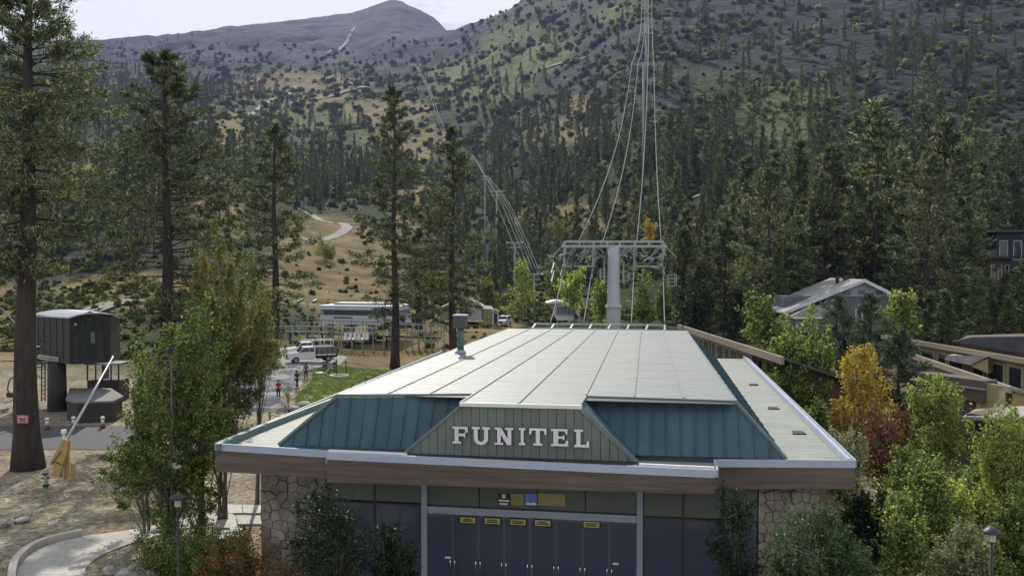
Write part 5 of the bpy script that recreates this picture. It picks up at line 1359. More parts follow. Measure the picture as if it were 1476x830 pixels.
# rounded cabin like terminal left of the tower
fr = Frame('rounded_terminal', 'rounded white and lavender lift cabin left of the cable tower behind the station roof', 'lift terminal', 788, 836, 152)
P_ = lambda x, r, y=0: fr.P(x, r, y)
mb = MB(); mb.prism([P_(*q) for q in [(800, 455.5), (836, 455.5), (835, 461.5), (803, 461.5)]][::-1], (0, 4.5, 0)); part('base', mb, M_white, fr.t)
mb = MB(); mb.prism([P_(*q) for q in [(800, 455.3), (800, 440), (804, 438), (815, 438), (824, 441), (831, 448), (834.5, 455.3)]], (0, 4.4, 0)); part('body', mb, M_lgrey, fr.t)
M_lav = glassmat('lavender_glass', (0.2, 0.21, 0.3), 0.15)
for i in range(5):
    x = 802.5 + i * 5.2; top = [442, 441, 441, 443, 446][i]; fr.box('pane', x, top, x + 4.7, 453, M_lav, -.06, .05)
mb = MB(); q_ = [(787.5, 436), (789, 433.5), (800, 433), (812, 434.5), (822, 438), (830, 444), (835, 453), (833.5, 454.5), (828, 446.5), (820, 441), (812, 438), (800, 437.3), (789, 437.5)]
for i in range(6):
    a, b2, c, d2 = q_[i], q_[i + 1], q_[12 - i - 1 if 12 - i - 1 > 6 else 7], q_[12 - i]
top_ = [(787.5, 436), (800, 433), (812, 434.5), (822, 438), (830, 444), (836, 454.5)]; bot_ = [(789, 438), (800, 437), (811, 438), (820, 441.5), (827, 447), (833, 455.5)]
for i in range(5): mb.prism([P_(*top_[i], -.3), P_(*bot_[i], -.3), P_(*bot_[i + 1], -.3), P_(*top_[i + 1], -.3)], (0, 5, 0))
part('roof_hood', mb, M_white, fr.t)
fr.box('door', 828, 450, 834, 460, M_dark, -.1, .05)
for x in (804, 828):
    p = P_(x, 461.5); mb = MB(); mb.beam((p.x, 1, p.z), (p.x, 1, -.2), .4); part('leg', mb, M_mgrey, fr.t)
# little chapel like house
M_stucco = mat('pale_stucco', (0.46, 0.45, 0.43), 0.9, 0.12, 2, bump=.1)
M_shin = mat('grey_shingle', (0.30, 0.29, 0.28), 0.9, 0.3, 3, bump=.3)
M_win = glassmat('house_glass', (0.03, 0.035, 0.045), 0.1)
M_ltrim = mat('cream_trim', (0.45, 0.42, 0.33), 0.8, 0.1, 3, bump=.05)
fr = Frame('small_chapel', 'small pale gabled house with dark arched doorway behind the chimney pipe', 'house', 657, 694, 157); P_ = fr.P
mb = MB(); arch = [(684.5, 462), (684, 452)] + [(676 + 8 * math.cos(t), 452 - 6 * math.sin(t)) for t in np.linspace(0, math.pi, 8)][1:-1] + [(668, 452), (667.5, 462)]
outl = [(657, 462), (657, 444), (676, 433), (694, 443), (694, 463)]
# the front wall as pieces round the arch
mb.prism([P_(*q) for q in [(657, 462), (667.5, 462), (668, 452), (669, 448), (657, 444)]], (0, .25, 0)); mb.prism([P_(*q) for q in [(657, 444), (669, 448), (672, 446.3), (676, 446), (676, 433)]], (0, .25, 0))
mb.prism([P_(*q) for q in [(676, 433), (676, 446), (680, 446.5), (683, 448.5), (694, 443)]], (0, .25, 0)); mb.prism([P_(*q) for q in [(694, 443), (683, 448.5), (684, 452), (684.5, 462), (694, 463)]], (0, .25, 0))
part('front_wall', mb, M_stucco, fr.t)
mb = MB(); mb.prism([P_(*q, .3) for q in arch], (0, .1, 0)); part('door', mb, M_win, fr.t)
mb = MB()
ring = [(676 + 10.5 * math.cos(t), 452 - 8 * math.sin(t)) for t in np.linspace(0, math.pi, 9)]; rin = [(676 + 8.3 * math.cos(t), 452 - 6.2 * math.sin(t)) for t in np.linspace(0, math.pi, 9)]
for i in range(8): mb.prism([P_(*ring[i], -.06), P_(*ring[i + 1], -.06), P_(*rin[i + 1], -.06), P_(*rin[i], -.06)], (0, .055, 0))
part('arch_trim', mb, mat('stone_trim', (0.36, 0.34, 0.31), .9, .15, 3), fr.t)
mb = MB()
for a, b2 in [((655, 445.5), (676, 432.6)), ((676, 432.6), (696, 444))]:
    p, q = P_(*a, -.4), P_(*b2, -.4); mb.hexa([p, q, q + Vector((0, 8, 0)), p + Vector((0, 8, 0)), p + Vector((0, 0, .25)), q + Vector((0, 0, .25)), q + Vector((0, 8, .25)), p + Vector((0, 8, .25))])
part('roof', mb, M_shin, fr.t)
mb = MB(); p, q = P_(657.1, 462), P_(693.9, 445); mb.box((p.x, .26, p.z), (q.x, 7.5, q.z)); part('wall', mb, M_stucco, fr.t)
fr.box('side_wing', 694.2, 446, 710, 461, mat('olive_wall', (0.2, 0.21, 0.15), .8, .15, 2), .3, 4)
mb = MB(); a, c = P_(693, 446, -.1), P_(712, 443.5, -.1); mb.prism([P_(693, 446, -.1), P_(712, 446.5, -.1), P_(708, 441.5, 2.5), P_(694, 441, 2.5)], (0, 0, .12)); part('wing_roof', mb, M_shin, fr.t)
w_ = fr.box('window', 697, 447.5, 707.5, 459.5, M_ltrim, .2, .09); 
for i in range(3): fr.box('pane', 697.8 + i * 3.3, 448.3, 700.4 + i * 3.3, 458.8, glassmat('yellow_green_glass', (0.24, 0.27, 0.07), .25), .15, .04, parent=w_)  # yellow green is set in the pane colour
mb = MB(); mb.prism([P_(627, 446, 1), P_(655, 434, 1), P_(656, 438, 1), P_(629, 449, 1)][::-1], (0, 6, 0)); part('lean_to_roof', mb, mat('pale_roofing', (.55, .52, .45), .7, .1, 3), fr.t)
mb = MB(); p, q = P_(634, 462, 1.6), P_(656, 443.5, 1.6); mb.box((p.x, 1.6, p.z), (q.x, 5, q.z)); part('lean_to_wall', mb, M_shin, fr.t)
fr = Frame('white_shed', 'tiny white shed with a door right of the small gabled house', 'shed', 709.5, 718.5, 150)
fr.box('wall', 709.5, 449, 718.5, 468, M_stucco, 0, 2); fr.box('door', 712, 451.5, 716.5, 467, M_win, -.03, .03); 
mb = MB(); mb.prism([fr.P(708.5, 449, -.2), fr.P(714, 445.5, -.2), fr.P(719.5, 449, -.2)][::-1], (0, 2.4, 0)); part('roof', mb, M_shin, fr.t)

# ------------------------------------------------------------------ vehicles
M_vwhite = mat('white_car_paint', (0.72, 0.73, 0.75), 0.25, 0.04, 2, bump=0, spec=.6)
M_tyre = mat('tyre_rubber', (0.02, 0.02, 0.02), 0.85, 0.2, 6)
M_cargl = glassmat('car_glass', (0.02, 0.025, 0.03), 0.05)
M_rim = mat('wheel_metal', (0.4, 0.4, 0.42), 0.35, .1, 5, metal=.8, bump=0)
M_bed = mat('weathered_bed_board', (0.17, 0.16, 0.15), 0.9, 0.3, 3)
M_lens = mat('lamp_lens', (0.6, 0.6, 0.55), 0.15, .05, 3, bump=0)
def loftbody(secs, w):
    """side outline polygon (x,z) extruded to a width with slightly narrowed top"""
    mb = MB(); n = len(secs); zt = max(z for x, z in secs); zm = min(z for x, z in secs)
    def wy(z, s): return s * (w / 2) * (1 - .13 * max(0, (z - 1.1)) / max(.3, zt - 1.1) if z > 1.1 else 1)
    L = [(x, wy(z, -1), z) for x, z in secs]; Rr = [(x, wy(z, 1), z) for x, z in secs]
    mb.add(L + Rr, [tuple(range(n)), tuple(range(2 * n - 1, n - 1, -1))] + [((i + 1) % n, i, n + i, n + (i + 1) % n) for i in range(n)])
    return mb
def vehicle(name, label, cat, loc, rz, kind, sc=1.0):
    t = thing(name, label, cat, loc, rz, 'white vehicles parked near the lifts'); t.scale = (sc,) * 3
    if kind == 'suv':
        L, W = 4.7, 1.85; sec = [(-2.3, .35), (2.3, .35), (2.35, .8), (2.15, 1.0), (1.1, 1.12), (.5, 1.68), (-1.9, 1.7), (-2.3, 1.1)]; wx = (1.45, -1.45); r = .36
        win = [[(1.0, 1.15), (.48, 1.6), (-.25, 1.62), (-.25, 1.15)], [(-.35, 1.15), (-.35, 1.62), (-1.75, 1.6), (-2.0, 1.15)]]
    else:
        L, W = 6.4, 2.05; sec = [(-.25, .5), (3.1, .5), (3.2, .95), (3.05, 1.22), (1.9, 1.38), (1.25, 2.02), (-.1, 2.05), (-.25, 1.9)]; wx = (2.2, -1.9); r = .42
        win = [[(1.72, 1.42), (1.22, 1.93), (.55, 1.94), (.55, 1.42)], [(.48, 1.42), (.48, 1.94), (-.05, 1.94), (-.12, 1.42)]]
    part('body', loftbody(sec, W), M_vwhite, t)
    for s in (-1, 1):
        for wpoly in win:
            mb = MB(); y = s * (W / 2 * (.955 if kind == 'suv' else .95)); pp = [(x, s * (W / 2) * (1 - .10 * max(0, z - 1.1) / .9) + s * .012, z) for x, z in wpoly]
            mb.prism(pp if s > 0 else pp[::-1], (0, -s * .03, 0)); part('side_window', mb, M_cargl, t)
        for x in wx:
            mb = MB(); mb.tube([(x, s * (W / 2 - .25), r), (x, s * (W / 2 + .02), r)], r, 18); wh = part('wheel', mb, M_tyre, t)
            mb = MB(); mb.tube([(x, s * (W / 2 + .021), r), (x, s * (W / 2 + .035), r)], r * .58, 14); part('rim', mb, M_rim, wh)
        fx = sec[2][0]; mb = MB(); mb.box((fx - .12, s * W * .36 - .17, .82 if kind == 'suv' else .95), (fx + .012, s * W * .36 + .17, 1.0 if kind == 'suv' else 1.16)); part('headlight', mb, M_lens, t)
        mb = MB(); mx_ = 1.05 if kind == 'suv' else 1.5; mb.box((mx_, s * (W / 2 + .02) - .02 * (s < 0) , 1.2 + (.3 if kind != 'suv' else 0)), (mx_ + .12, s * (W / 2 + .22), 1.42 + (.3 if kind != 'suv' else 0))); part('mirror', mb, M_dark, t)
    a, b2 = (sec[4], sec[5]); mb = MB(); w0, w1 = W * .44, W * .39
    n_ = Vector((b2[1] - a[1], 0, a[0] - b2[0])).normalized() * .012
    la, lb = .08, .92; A_ = (a[0] + (b2[0] - a[0]) * la, a[1] + (b2[1] - a[1]) * la); B_ = (a[0] + (b2[0] - a[0]) * lb, a[1] + (b2[1] - a[1]) * lb)
    mb.prism([Vector((A_[0], -w0, A_[1])) + n_, Vector((A_[0], w0, A_[1])) + n_, Vector((B_[0], w1, B_[1])) + n_, Vector((B_[0], -w1, B_[1])) + n_], -n_ * 2); part('windscreen', mb, M_cargl, t)
    fx = sec[2][0]; mb = MB(); mb.box((fx - .05, -W * .25, .62), (fx + .02, W * .25, .92 if kind == 'suv' else 1.12)); part('grille', mb, M_dark, t)
    mb = MB(); mb.box((fx - .1, -W / 2 + .02, .38 if kind == 'suv' else .48), (fx + .1, W / 2 - .02, .58 if kind == 'suv' else .7)); part('bumper', mb, M_mgrey, t)
    if kind != 'suv':
        mb = MB(); mb.box((-3.2, -1.0, .82), (-.32, 1.0, .95)); mb.box((-3.2, -.4, .55), (0, .4, .815)); part('flat_bed', mb, M_dark, t)
        for s in (-1, 1):
            if kind == 'truck':
                for k in range(3):
                    mb = MB(); mb.box((-3.15, s * .97 - .03, 1.0 + k * .28), (-.35, s * .97 + .03, 1.23 + k * .28)); part('stake_board', mb, M_bed, t)
                for k in range(5): mb = MB(); x = -3.1 + k * .67; mb.box((x - .03, s * 1.03 - .02, .95), (x + .03, s * 1.03 + .02, 1.88)); part('stake', mb, M_dark, t)
            else:
                mb = MB(); mb.box((-3.2, s * .97 - .05, .96), (-.32, s * .97 + .05, 1.4)); part('bed_side', mb, M_vwhite, t)
        if kind == 'truck':
            mb = MB(); mb.box((-3.19, -.93, 1.0), (-3.13, .93, 1.8)); mb.box((-.4, -.93, 1.0), (-.34, .93, 2.0)); part('tail_board', mb, M_bed, t)
        else:
            mb = MB()
            for x in (-3.0, -1.7, -.4):
                for s in (-1, 1): mb.beam((x, s * .9, 1.4), (x, s * .9, 2.2), .06)
                mb.beam((x, -.9, 2.2), (x, .9, 2.2), .06)
            for s in (-1, 1): mb.beam((-3.1, s * .9, 2.23), (1.0, s * .9, 2.23), .08)
            part('ladder_rack', mb, M_white, t)
    return t
vehicle('work_truck', 'white work truck with grey stake sided bed facing left on the upper path', 'truck', GP(449, 104, .05), math.pi + .42, 'truck', .93)
vehicle('pickup_truck', 'white pickup with ladder rack parked behind the stake bed truck', 'truck', GP(446, 110, .05), math.pi + .42, 'pickup', .93)
vehicle('parked_car', 'white and dark car parked right of the small white shed', 'car', GP(726, 156, .1), math.pi * 1.42, 'suv')

# ------------------------------------------------------------------ people
M_skin = mat('skin', (0.36, 0.22, 0.16), 0.6, .08, 4, bump=0)
M_hair = mat('dark_hair', (0.03, 0.022, 0.018), 0.8, .2, 8)
M_red = mat('red_cloth', (0.35, 0.03, 0.03), 0.9, .15, 5); M_nav = mat('dark_cloth', (0.03, 0.033, 0.045), 0.9, .2, 5); M_gry = mat('grey_cloth', (0.10, 0.10, 0.11), 0.9, .2, 5)
def skinned(name, verts, edges, rad, m, parent, root=0):
    me = bpy.data.meshes.new(name); me.from_pydata(verts, edges, []); me.materials.append(m)
    o = link(name, me, parent); o.modifiers.new('skin', 'SKIN'); 
    if not me.skin_vertices: me.attributes  # layer is made with the modifier
    sv = me.skin_vertices[0].data if me.skin_vertices else None
    if sv is None:
        import bmesh
        bm = bmesh.new(); bm.from_mesh(me); ly = bm.verts.layers.skin.verify()
        for v, r in zip(bm.verts, rad): v[ly].radius = (r, r); v[ly].use_root = (v.index == root)
        bm.to_mesh(me); bm.free()
    else:
        for s, r in zip(sv, rad): s.radius = (r, r)
        sv[root].use_root = True
    sb = o.modifiers.new('smooth', 'SUBSURF'); sb.levels = 1; sb.render_levels = 1
    o.modifiers['skin'].use_smooth_shade = True
    return o
def person(label, px, d, rz, shirt, trous, step=.22, H=1.74, arm=0.1):
    t = thing('person', label, 'person', GP(px, d, .04), rz, 'people walking on the path'); s = H / 1.75; t.scale = (s, s, s)
    V_, E_, R_ = [], [], []
    def v(x, y, z, r, link_=None):
        V_.append((x, y, z)); R_.append(r)
        if link_ is not None: E_.append((link_, len(V_) - 1))
        return len(V_) - 1
    pel = v(0, 0, .95, .13); wa = v(0, .01, 1.10, .115, pel); ch = v(0, .0, 1.32, .14, wa); nk = v(0, 0, 1.48, .055, ch); hd = v(0, -.02, 1.60, .088, nk); ht = v(0, -.01, 1.70, .07, hd)
    no = v(0, -.115, 1.60, .018, hd)
    LEG = {}
    for sd in (-1, 1):
        y = -step * sd
        h = v(.10 * sd, 0, .90, .09, pel); k = v(.10 * sd, y * .45 - .03, .50, .062, h); a = v(.10 * sd, y, .09, .042, k); f = v(.11 * sd, y - .16, .035, .035, a)
        sh = v(.19 * sd, 0, 1.42, .055, ch); el = v(.24 * sd, .03 + step * sd * .4, 1.14, .042, sh); wr = v(.25 * sd, -.08 + step * sd * .7 * 1, .92, .028, el); pa = v(.25 * sd, -.10 + step * sd * .75, .86, .035, wr)
        b0 = V_[pa]
        for q in range(4): v(b0[0] + (q - 1.5) * .004, b0[1] + (q - 1.5) * .022, b0[2] - .085 + .012 * abs(q - 1.5), .009, pa)
        v(b0[0] - .02 * sd, b0[1] - .05, b0[2] - .02, .010, pa)
    skinned('body', V_, E_, R_, M_skin, t)
    # shirt
    V_, E_, R_ = [], [], []
    a = v(0, .0, .98, .148); b2 = v(0, .01, 1.12, .135, a); c = v(0, 0, 1.34, .158, b2); n2 = v(0, 0, 1.44, .08, c)
    for sd in (-1, 1): sh = v(.185 * sd, 0, 1.41, .07, c); v(.232 * sd, .025 + step * sd * .33, 1.18, .06, sh)
    skinned('shirt', V_, E_, R_, shirt, t)
    V_, E_, R_ = [], [], []
    a = v(0, 0, .93, .15)
    for sd in (-1, 1):
        y = -step * sd; h = v(.10 * sd, 0, .86, .105, a); k = v(.10 * sd, y * .45 - .03, .50, .08, h); v(.10 * sd, y, .12, .062, k)
    skinned('trousers', V_, E_, R_, trous, t)
    mb = MB(); 
    for i in range(5):
        zz = [1.60, 1.66, 1.715, 1.75, 1.765][i]; rr = [.098, .103, .092, .06, .012][i]
        mb.v += [(rr * math.cos(q), .022 + rr * math.sin(q) * 1.08, zz - (.05 if math.sin(q) > 0 and i == 0 else 0)) for q in np.linspace(0, 2 * math.pi, 11)[:-1]]
    for i in range(4):
        for q in range(10): mb.f.append((i * 10 + q, i * 10 + (q + 1) % 10, (i + 1) * 10 + (q + 1) % 10, (i + 1) * 10 + q)); mb.m.append(0)
    part('hair', mb, M_hair, t, True)
    for sd in (-1, 1):
        y = -step * sd; mb = MB(); mb.hexa([(.10 * sd - .05, y - .2, 0), (.10 * sd + .05, y - .2, 0), (.10 * sd + .045, y + .08, 0), (.10 * sd - .045, y + .08, 0), (.10 * sd - .03, y - .16, .06), (.10 * sd + .03, y - .16, .06), (.10 * sd + .04, y + .07, .11), (.10 * sd - .04, y + .07, .11)]); part('shoe', mb, M_dark, t)
person('person in a red top and dark trousers walking alone on the sunny path', 400, 79.5, .3, M_red, M_nav, .2)
person('person in dark clothes on the path edge, nearer of the two by the lawn', 427, 85.5, 2.6, M_nav, M_nav, .24, 1.82)
person('person in grey top at the lawn corner, farther of the two', 440, 91, -2.8, M_gry, M_nav, .16, 1.76)

# ------------------------------------------------------------------ lawn furniture, rocks
M_rock = mat('boulder_granite', (0.26, 0.25, 0.24), 0.9, 0.35, 2.5, bump=.5, c2=(0.5, 0.48, 0.45))
def rock_mesh(seed, n=2):
    import bmesh
    bm = bmesh.new(); bmesh.ops.create_icosphere(bm, subdivisions=n, radius=.5); r = np.random.RandomState(seed); off = r.rand(3) * 9
    pl = [Vector(r.normal(size=3)).normalized() for _ in range(7)]
    for v in bm.verts:
        k = 1.0
        for p in pl:
            dd = v.co.normalized().dot(p)
            if dd > .72: k = min(k, .72 / dd)
        v.co = v.co * k * (1 + .12 * math.sin(v.co.x * 7 + off[0]) * math.cos(v.co.y * 6 + off[1])); v.co.z *= .68
    me = bpy.data.meshes.new('boulder'); bm.to_mesh(me); bm.free(); me.materials.append(M_rock); return me
RK = [rock_mesh(i) for i in range(5)]
def boulder(px, row, s, label, z=0, k=None, group='boulders along paths'):
    p = PZ(px, row, z) if z is not None else GP(px, row); o = link('boulder', RK[random.randrange(5) if k is None else k]); o.location = (p.x, p.y, p.z + s * .1); o.scale = (s * random.uniform(.9, 1.4), s, s * random.uniform(.7, 1)); o.rotation_euler = (0, 0, random.uniform(0, 6))
    tag(o, label, 'boulder', group)
for q in [(405, 592, .9, 'left low boulder beside the path edge above the station roof corner'), (421, 590, 1.2, 'dark squat boulder in the middle of the rocks near the station roof corner'), (438, 586, 1.3, 'largest pale boulder near the lawn and the roof corner'), (452, 588, 1.0, 'right boulder touching the station roof edge'),
          (162, 826, .8, 'white topped boulder at the left of the rocks under the leafy pair'), (182, 829, .9, 'second boulder from the left under the leafy pair'), (205, 827, 1.3, 'large grey boulder under the leafy pair'), (228, 826, 1.2, 'rounded boulder left of the lamp post base'), (222, 768, .6, 'pale boulder where the concrete path meets the leafy pair'),
          (8, 757, .9, 'flat boulder at the left picture edge'), (30, 752, .7, 'small flat stone right of the edge boulder'), (6, 571 + 20, .8, 'boulder at the road edge, far left')]:
    boulder(*q)
M_pale = mat('pale_stone_cap', (0.45, 0.43, 0.39), .85, .15, 3)
def ringstone(px, d, r, label, name='fire_pit', h=.35):
    g = GP(px, d); t = thing(name, label, 'fire pit', g); n = 12
    for i in range(n):
        a0, a1 = 2 * math.pi * i / n + .03, 2 * math.pi * (i + 1) / n - .03; mb = MB()
        mb.prism([(r * math.cos(a0), r * math.sin(a0), 0), (r * math.cos(a1), r * math.sin(a1), 0), (r * .68 * math.cos(a1), r * .68 * math.sin(a1), 0), (r * .68 * math.cos(a0), r * .68 * math.sin(a0), 0)][::-1], (0, 0, h)); part('stone', mb, M_pale, t)
    mb = MB(); mb.tube([(0, 0, .02), (0, 0, .2)], r * .66, 12); part('ash_bed', mb, M_dark, t)
ringstone(488, 93.5, 1.05, 'round pale stone fire pit on the lawn')
ringstone(462, 95, .7, 'smaller low stone ring left of the fire pit', h=.2)
for px, d, lab in [(484, 95.5, 'left of two thin posts standing at the fire pit'), (498, 95, 'right of two thin posts standing at the fire pit')]:
    t = thing('garden_torch', lab, 'post', GP(px, d), 0, 'thin posts at the fire pit'); mb = MB(); mb.tube([(0, 0, 0), (0, 0, 1.5)], .06, 6); part('pole', mb, M_dark, t); mb = MB(); mb.tube([(0, 0, 1.5), (0, 0, 1.56), (0, 0, 1.75)], [.08, .13, .05], 8); part('head', mb, M_dark, t)
def deckchair(px, d, rz, label):
    t = thing('garden_chair', label, 'chair', GP(px, d, .05), rz, 'dark chairs on the lawn')
    for x in (-.28, .28):
        for y, z1 in ((-.3, .55), (.3, .4)): mb = MB(); mb.beam((x, y, 0), (x, y, z1), .06); part('leg', mb, M_dark, t)
        mb = MB(); mb.beam((x, -.35, .58), (x, .4, .55), .09, .04); part('armrest', mb, M_dark, t)
    for k in range(4): mb = MB(); y = -.28 + k * .17; mb.box((-.27, y, .36), (.27, y + .14, .39)); part('seat_slat', mb, M_dark, t)
    for k in range(4): mb = MB(); x = -.26 + k * .135; mb.prism([(x, .32, .38), (x + .115, .32, .38), (x + .115, .55, 1.0), (x, .55, 1.0)], (0, .03, 0)); part('back_slat', mb, M_dark, t)
deckchair(470, 95.5, .6, 'dark slatted garden chair left of the fire pit'); deckchair(479, 97.5, -.3, 'dark slatted garden chair behind the fire pit')
def lowrail(px, row, L, rz, label):
    p = PZ(px, row, 0); t = thing('log_rail', label, 'low fence', p, rz, 'low rails beside the path')
    for x in (0, L / 2, L): mb = MB(); mb.tube([(x, 0, -.1), (x, 0, .8)], .07, 7); part('post', mb, M_bed, t)
    for z in (.45, .75): mb = MB(); mb.tube([(-.1, -.08, z), (L + .1, -.08, z)], .055, 6); part('rail', mb, M_pale, t)
lowrail(389, 606, 3.4, -.5, 'pale low rail beside the path near the roof corner'); lowrail(411, 596, 2.6, .2, 'short low rail between the boulders and the path')
# thin young tree with rusty leaves beside path
leafy('sapling', 'thin rusty leaved sapling by the path end above the roof corner', 'tree', PZ(415, 592, 0), [(0, 0, 1.3, .3, .3, .5)], 260, .12, [([(0, 0, -.1), (.03, 0, 1), (0, 0, 2.2)], .04)], 99, L_rust, ncl=14, csig=.12)

# ------------------------------------------------------------------ left foreground objects
M_tan = mat('tan_pad', (0.42, 0.30, 0.12), .85, .15, 3); M_yelp = mat('yellow_post_paint', (0.45, 0.36, 0.12), .7, .15, 4); M_palem = mat('pale_tube', (0.5, 0.5, 0.5), .35, .06, 4, metal=.5, bump=0)
sg = PZ(92, 702, 0); sd_ = sg.y; t = thing('snow_lance', 'snowmaking lance with tan padded base and long pale tube slanting up right', 'snow gun', sg)
Q = lambda px, row, dd=0: PD(px, row, sd_ + dd) - sg
mb = MB(); mb.prism([Q(*q, -.25) for q in [(72, 666), (91, 633), (98, 636), (97, 650), (93, 660), (85, 688), (72, 686), (78, 672)]][::-1], (0, .28, 0)); part('pad', mb, M_tan, t)
mb = MB(); mb.prism([Q(*q, .1) for q in [(90, 640), (98, 636), (97, 690), (89, 692)]][::-1], (0, .22, 0)); part('pad', mb, M_tan, t)
mb = MB(); mb.tube([Q(91, 704), Q(91.5, 634)], .06, 8); part('post', mb, M_pale, t)
mb = MB(); mb.tube([Q(94, 637), PD(163, 514, 53) - sg], [.085, .06], 8); part('lance_tube', mb, M_palem, t, True)
mb = MB(); mb.tube([Q(92, 633), Q(92, 622)], .07, 8); mb.tube([Q(92, 624), Q(92, 619)], .15, 8); part('nozzle', mb, M_white, t)
mb = MB(); mb.beam(Q(76, 664, -.28), Q(94, 672, -.28), .03); mb.beam(Q(73, 670, -.28), Q(88, 650, -.28), .03); part('strap', mb, M_dark, t)
mb = MB(); mb.tube([Q(85, 707), Q(97, 707)], .1, 6); mb.tube([Q(91, 712, -.4), Q(92, 702, .4)], .08, 6); part('foot', mb, M_pale, t)
for px, row, r1, m, lab, nm in [(105.5, 693, 668, M_yelp, 'square yellow wooden post right of the snowmaking lance', 'marker_post'), (66, 703, 682, M_steelg, 'grey green standpipe left of the snowmaking lance', 'standpipe')]:
    g = PZ(px, row, 0); t = thing(nm, lab, 'post', g); mb = MB(); h = PD(px, r1, g.y).z
    if nm == 'marker_post': mb.box((-.09, -.09, -.1), (.09, .09, h)); part('post', mb, m, t); mb = MB(); mb.add([(-.1, -.1, h), (.1, -.1, h), (.1, .1, h), (-.1, .1, h), (0, 0, h + .08)], [(0, 1, 4), (1, 2, 4), (2, 3, 4), (3, 0, 4)]); part('cap', mb, m, t)
    else: mb.tube([(0, 0, -.1), (0, 0, h)], .10, 10); part('pipe', mb, m, t, True); mb = MB(); mb.tube([(0, 0, h * .1), (0, 0, h * .25)], .16, 10); mb.tube([(0, 0, h - .05), (0, 0, h + .03)], .16, 10); mb.tube([(-.2, 0, h * .7), (.2, 0, h * .7)], .05, 6); part('valve', mb, M_dark, t)
def hydrant(px, row, lab):
    g = PZ(px, row, 0); t = thing('marker_bollard', lab, 'bollard', g, 0, 'white and red bollards along the road')
    mb = MB(); mb.tube([(0, 0, 0), (0, 0, .35)], [.2, .16], 10); part('base', mb, mat('red_paint', (0.22, .05, .05), .6, .1, 4), t, True)
    mb = MB(); mb.tube([(0, 0, .35), (0, 0, .62), (0, 0, .7)], [.12, .12, .03], 10); part('post', mb, M_white, t, True); mb = MB(); mb.tube([(0, 0, .72), (0, 0, .85), (0, 0, .9)], [.17, .15, .04], 10); part('cap', mb, M_white, t, True)
hydrant(68, 619, 'white capped red bollard right beside the huge pine trunk'); hydrant(106, 617, 'white capped red bollard behind the slanting lance tube'); hydrant(148, 617, 'white capped red bollard beside the leafy pair')
g = PZ(53, 641, 0); t = thing('utility_marker', 'small white rounded marker right of the huge pine trunk', 'marker', g); mb = MB(); mb.tube([(0, 0, 0), (0, 0, .45)], .05, 8); part('stem', mb, M_dark, t); mb = MB(); mb.tube([(0, 0, .4), (0, 0, .55), (0, 0, .8), (0, 0, .9)], [.12, .2, .17, .05], 10); part('head', mb, M_white, t, True)
# red sign on the trunk
g = PD(32.5, 604, 50.75); t = thing('warning_sign', 'small pale sign with red border nailed to the huge pine trunk', 'sign', g)
mb = MB(); mb.box((-.34, 0, -.25), (.34, .03, .25)); part('board', mb, mat('sign_red', (0.5, .07, .12), .6, .08, 4, bump=0), t)
mb = MB(); mb.box((-.28, -.006, -.19), (.28, 0, .19)); part('face', mb, mat('sign_pink', (0.45, .32, .34), .6, .08, 4, bump=0), t)
mb = MB(); mb.prism([(-.2, -.01, .1), (-.2, -.01, .02), (0, -.01, -.06), (.2, -.01, .02), (.2, -.01, .1), (.08, -.01, .04), (-.08, -.01, .04)], (0, .003, 0)); mb.box((-.2, -.01, -.15), (.2, -.007, -.1)); part('printed_mark', mb, M_ink, t)
# old cabin on a column
M_cab = mat('dark_green_cabin', (0.028, 0.034, 0.03), .7, .25, 1.5, bump=.05); M_cab2 = mat('dark_brown_cabin', (0.05, 0.045, 0.038), .75, .25, 1.5, bump=.05)
M_troof = mat('tin_roof', (0.42, 0.44, 0.47), .35, .1, 1, metal=.3, bump=.03); M_deck = mat('grey_deck', (0.22, 0.21, 0.20), .9, .2, 3)
cd = 73.0; cbase = Vector((XD(80, cd), cd, GZ(XD(80, cd), cd) - .1)); cab = thing('old_lift_cabin', 'dark green boxy lift cabin raised on a thick column at left', 'lift cabin', cbase)
K = lambda px, row, d=73.0: PD(px, row, d) - cbase
plan = [(46, 75.5), (99, 70.5), (158, 71.8), (172, 75.5), (140, 79), (60, 79.5)]
zl_, zh = K(99, 523, 70.5).z, K(99, 460, 70.5).z
V2 = [(XD(p, d) - cbase.x, d - cbase.y) for p, d in plan]
for i, nm in enumerate(['side_wall', 'front_wall', 'corner_wall', 'back_wall', 'back_wall', 'back_wall']):
    a, b2 = V2[i], V2[(i + 1) % 6]; mb = MB(); inw = Vector((-(b2[1] - a[1]), b2[0] - a[0], 0)).normalized() * .12
    mid = ((a[0] + b2[0]) / 2, (a[1] + b2[1]) / 2); hh = [0, .75 if i == 1 else 0, 0]
    A_, B_ = Vector((*a, zl_)), Vector((*b2, zl_)); top = [Vector((*b2, zh + (.1 if i in (1,) else .1))), Vector((*mid, zh + (.62 if i == 1 else .12))), Vector((*a, zh + .1))]
    mb.prism([A_ + (B_ - A_) * .002, B_ - (B_ - A_) * .002] + top, inw); w_ = part(nm, mb, M_cab if i == 1 else M_cab2, cab)
    if i < 2:   # cladding boards on the faces in view
        L = (B_ - A_); n = 6 if i == 0 else 5
        for k in range(1, n):
            q = A_ + L * k / n - inw * .15; mb = MB(); mb.beam(q + Vector((0, 0, .05)), q + Vector((0, 0, zh - zl_ - .02)), .05, .03); part('batten', mb, M_cab, w_)
def roofstrip(i0, i1, n=8):
    pts = []
    for k in range(n + 1):
        t = k / n; pts.append(t)
    return pts
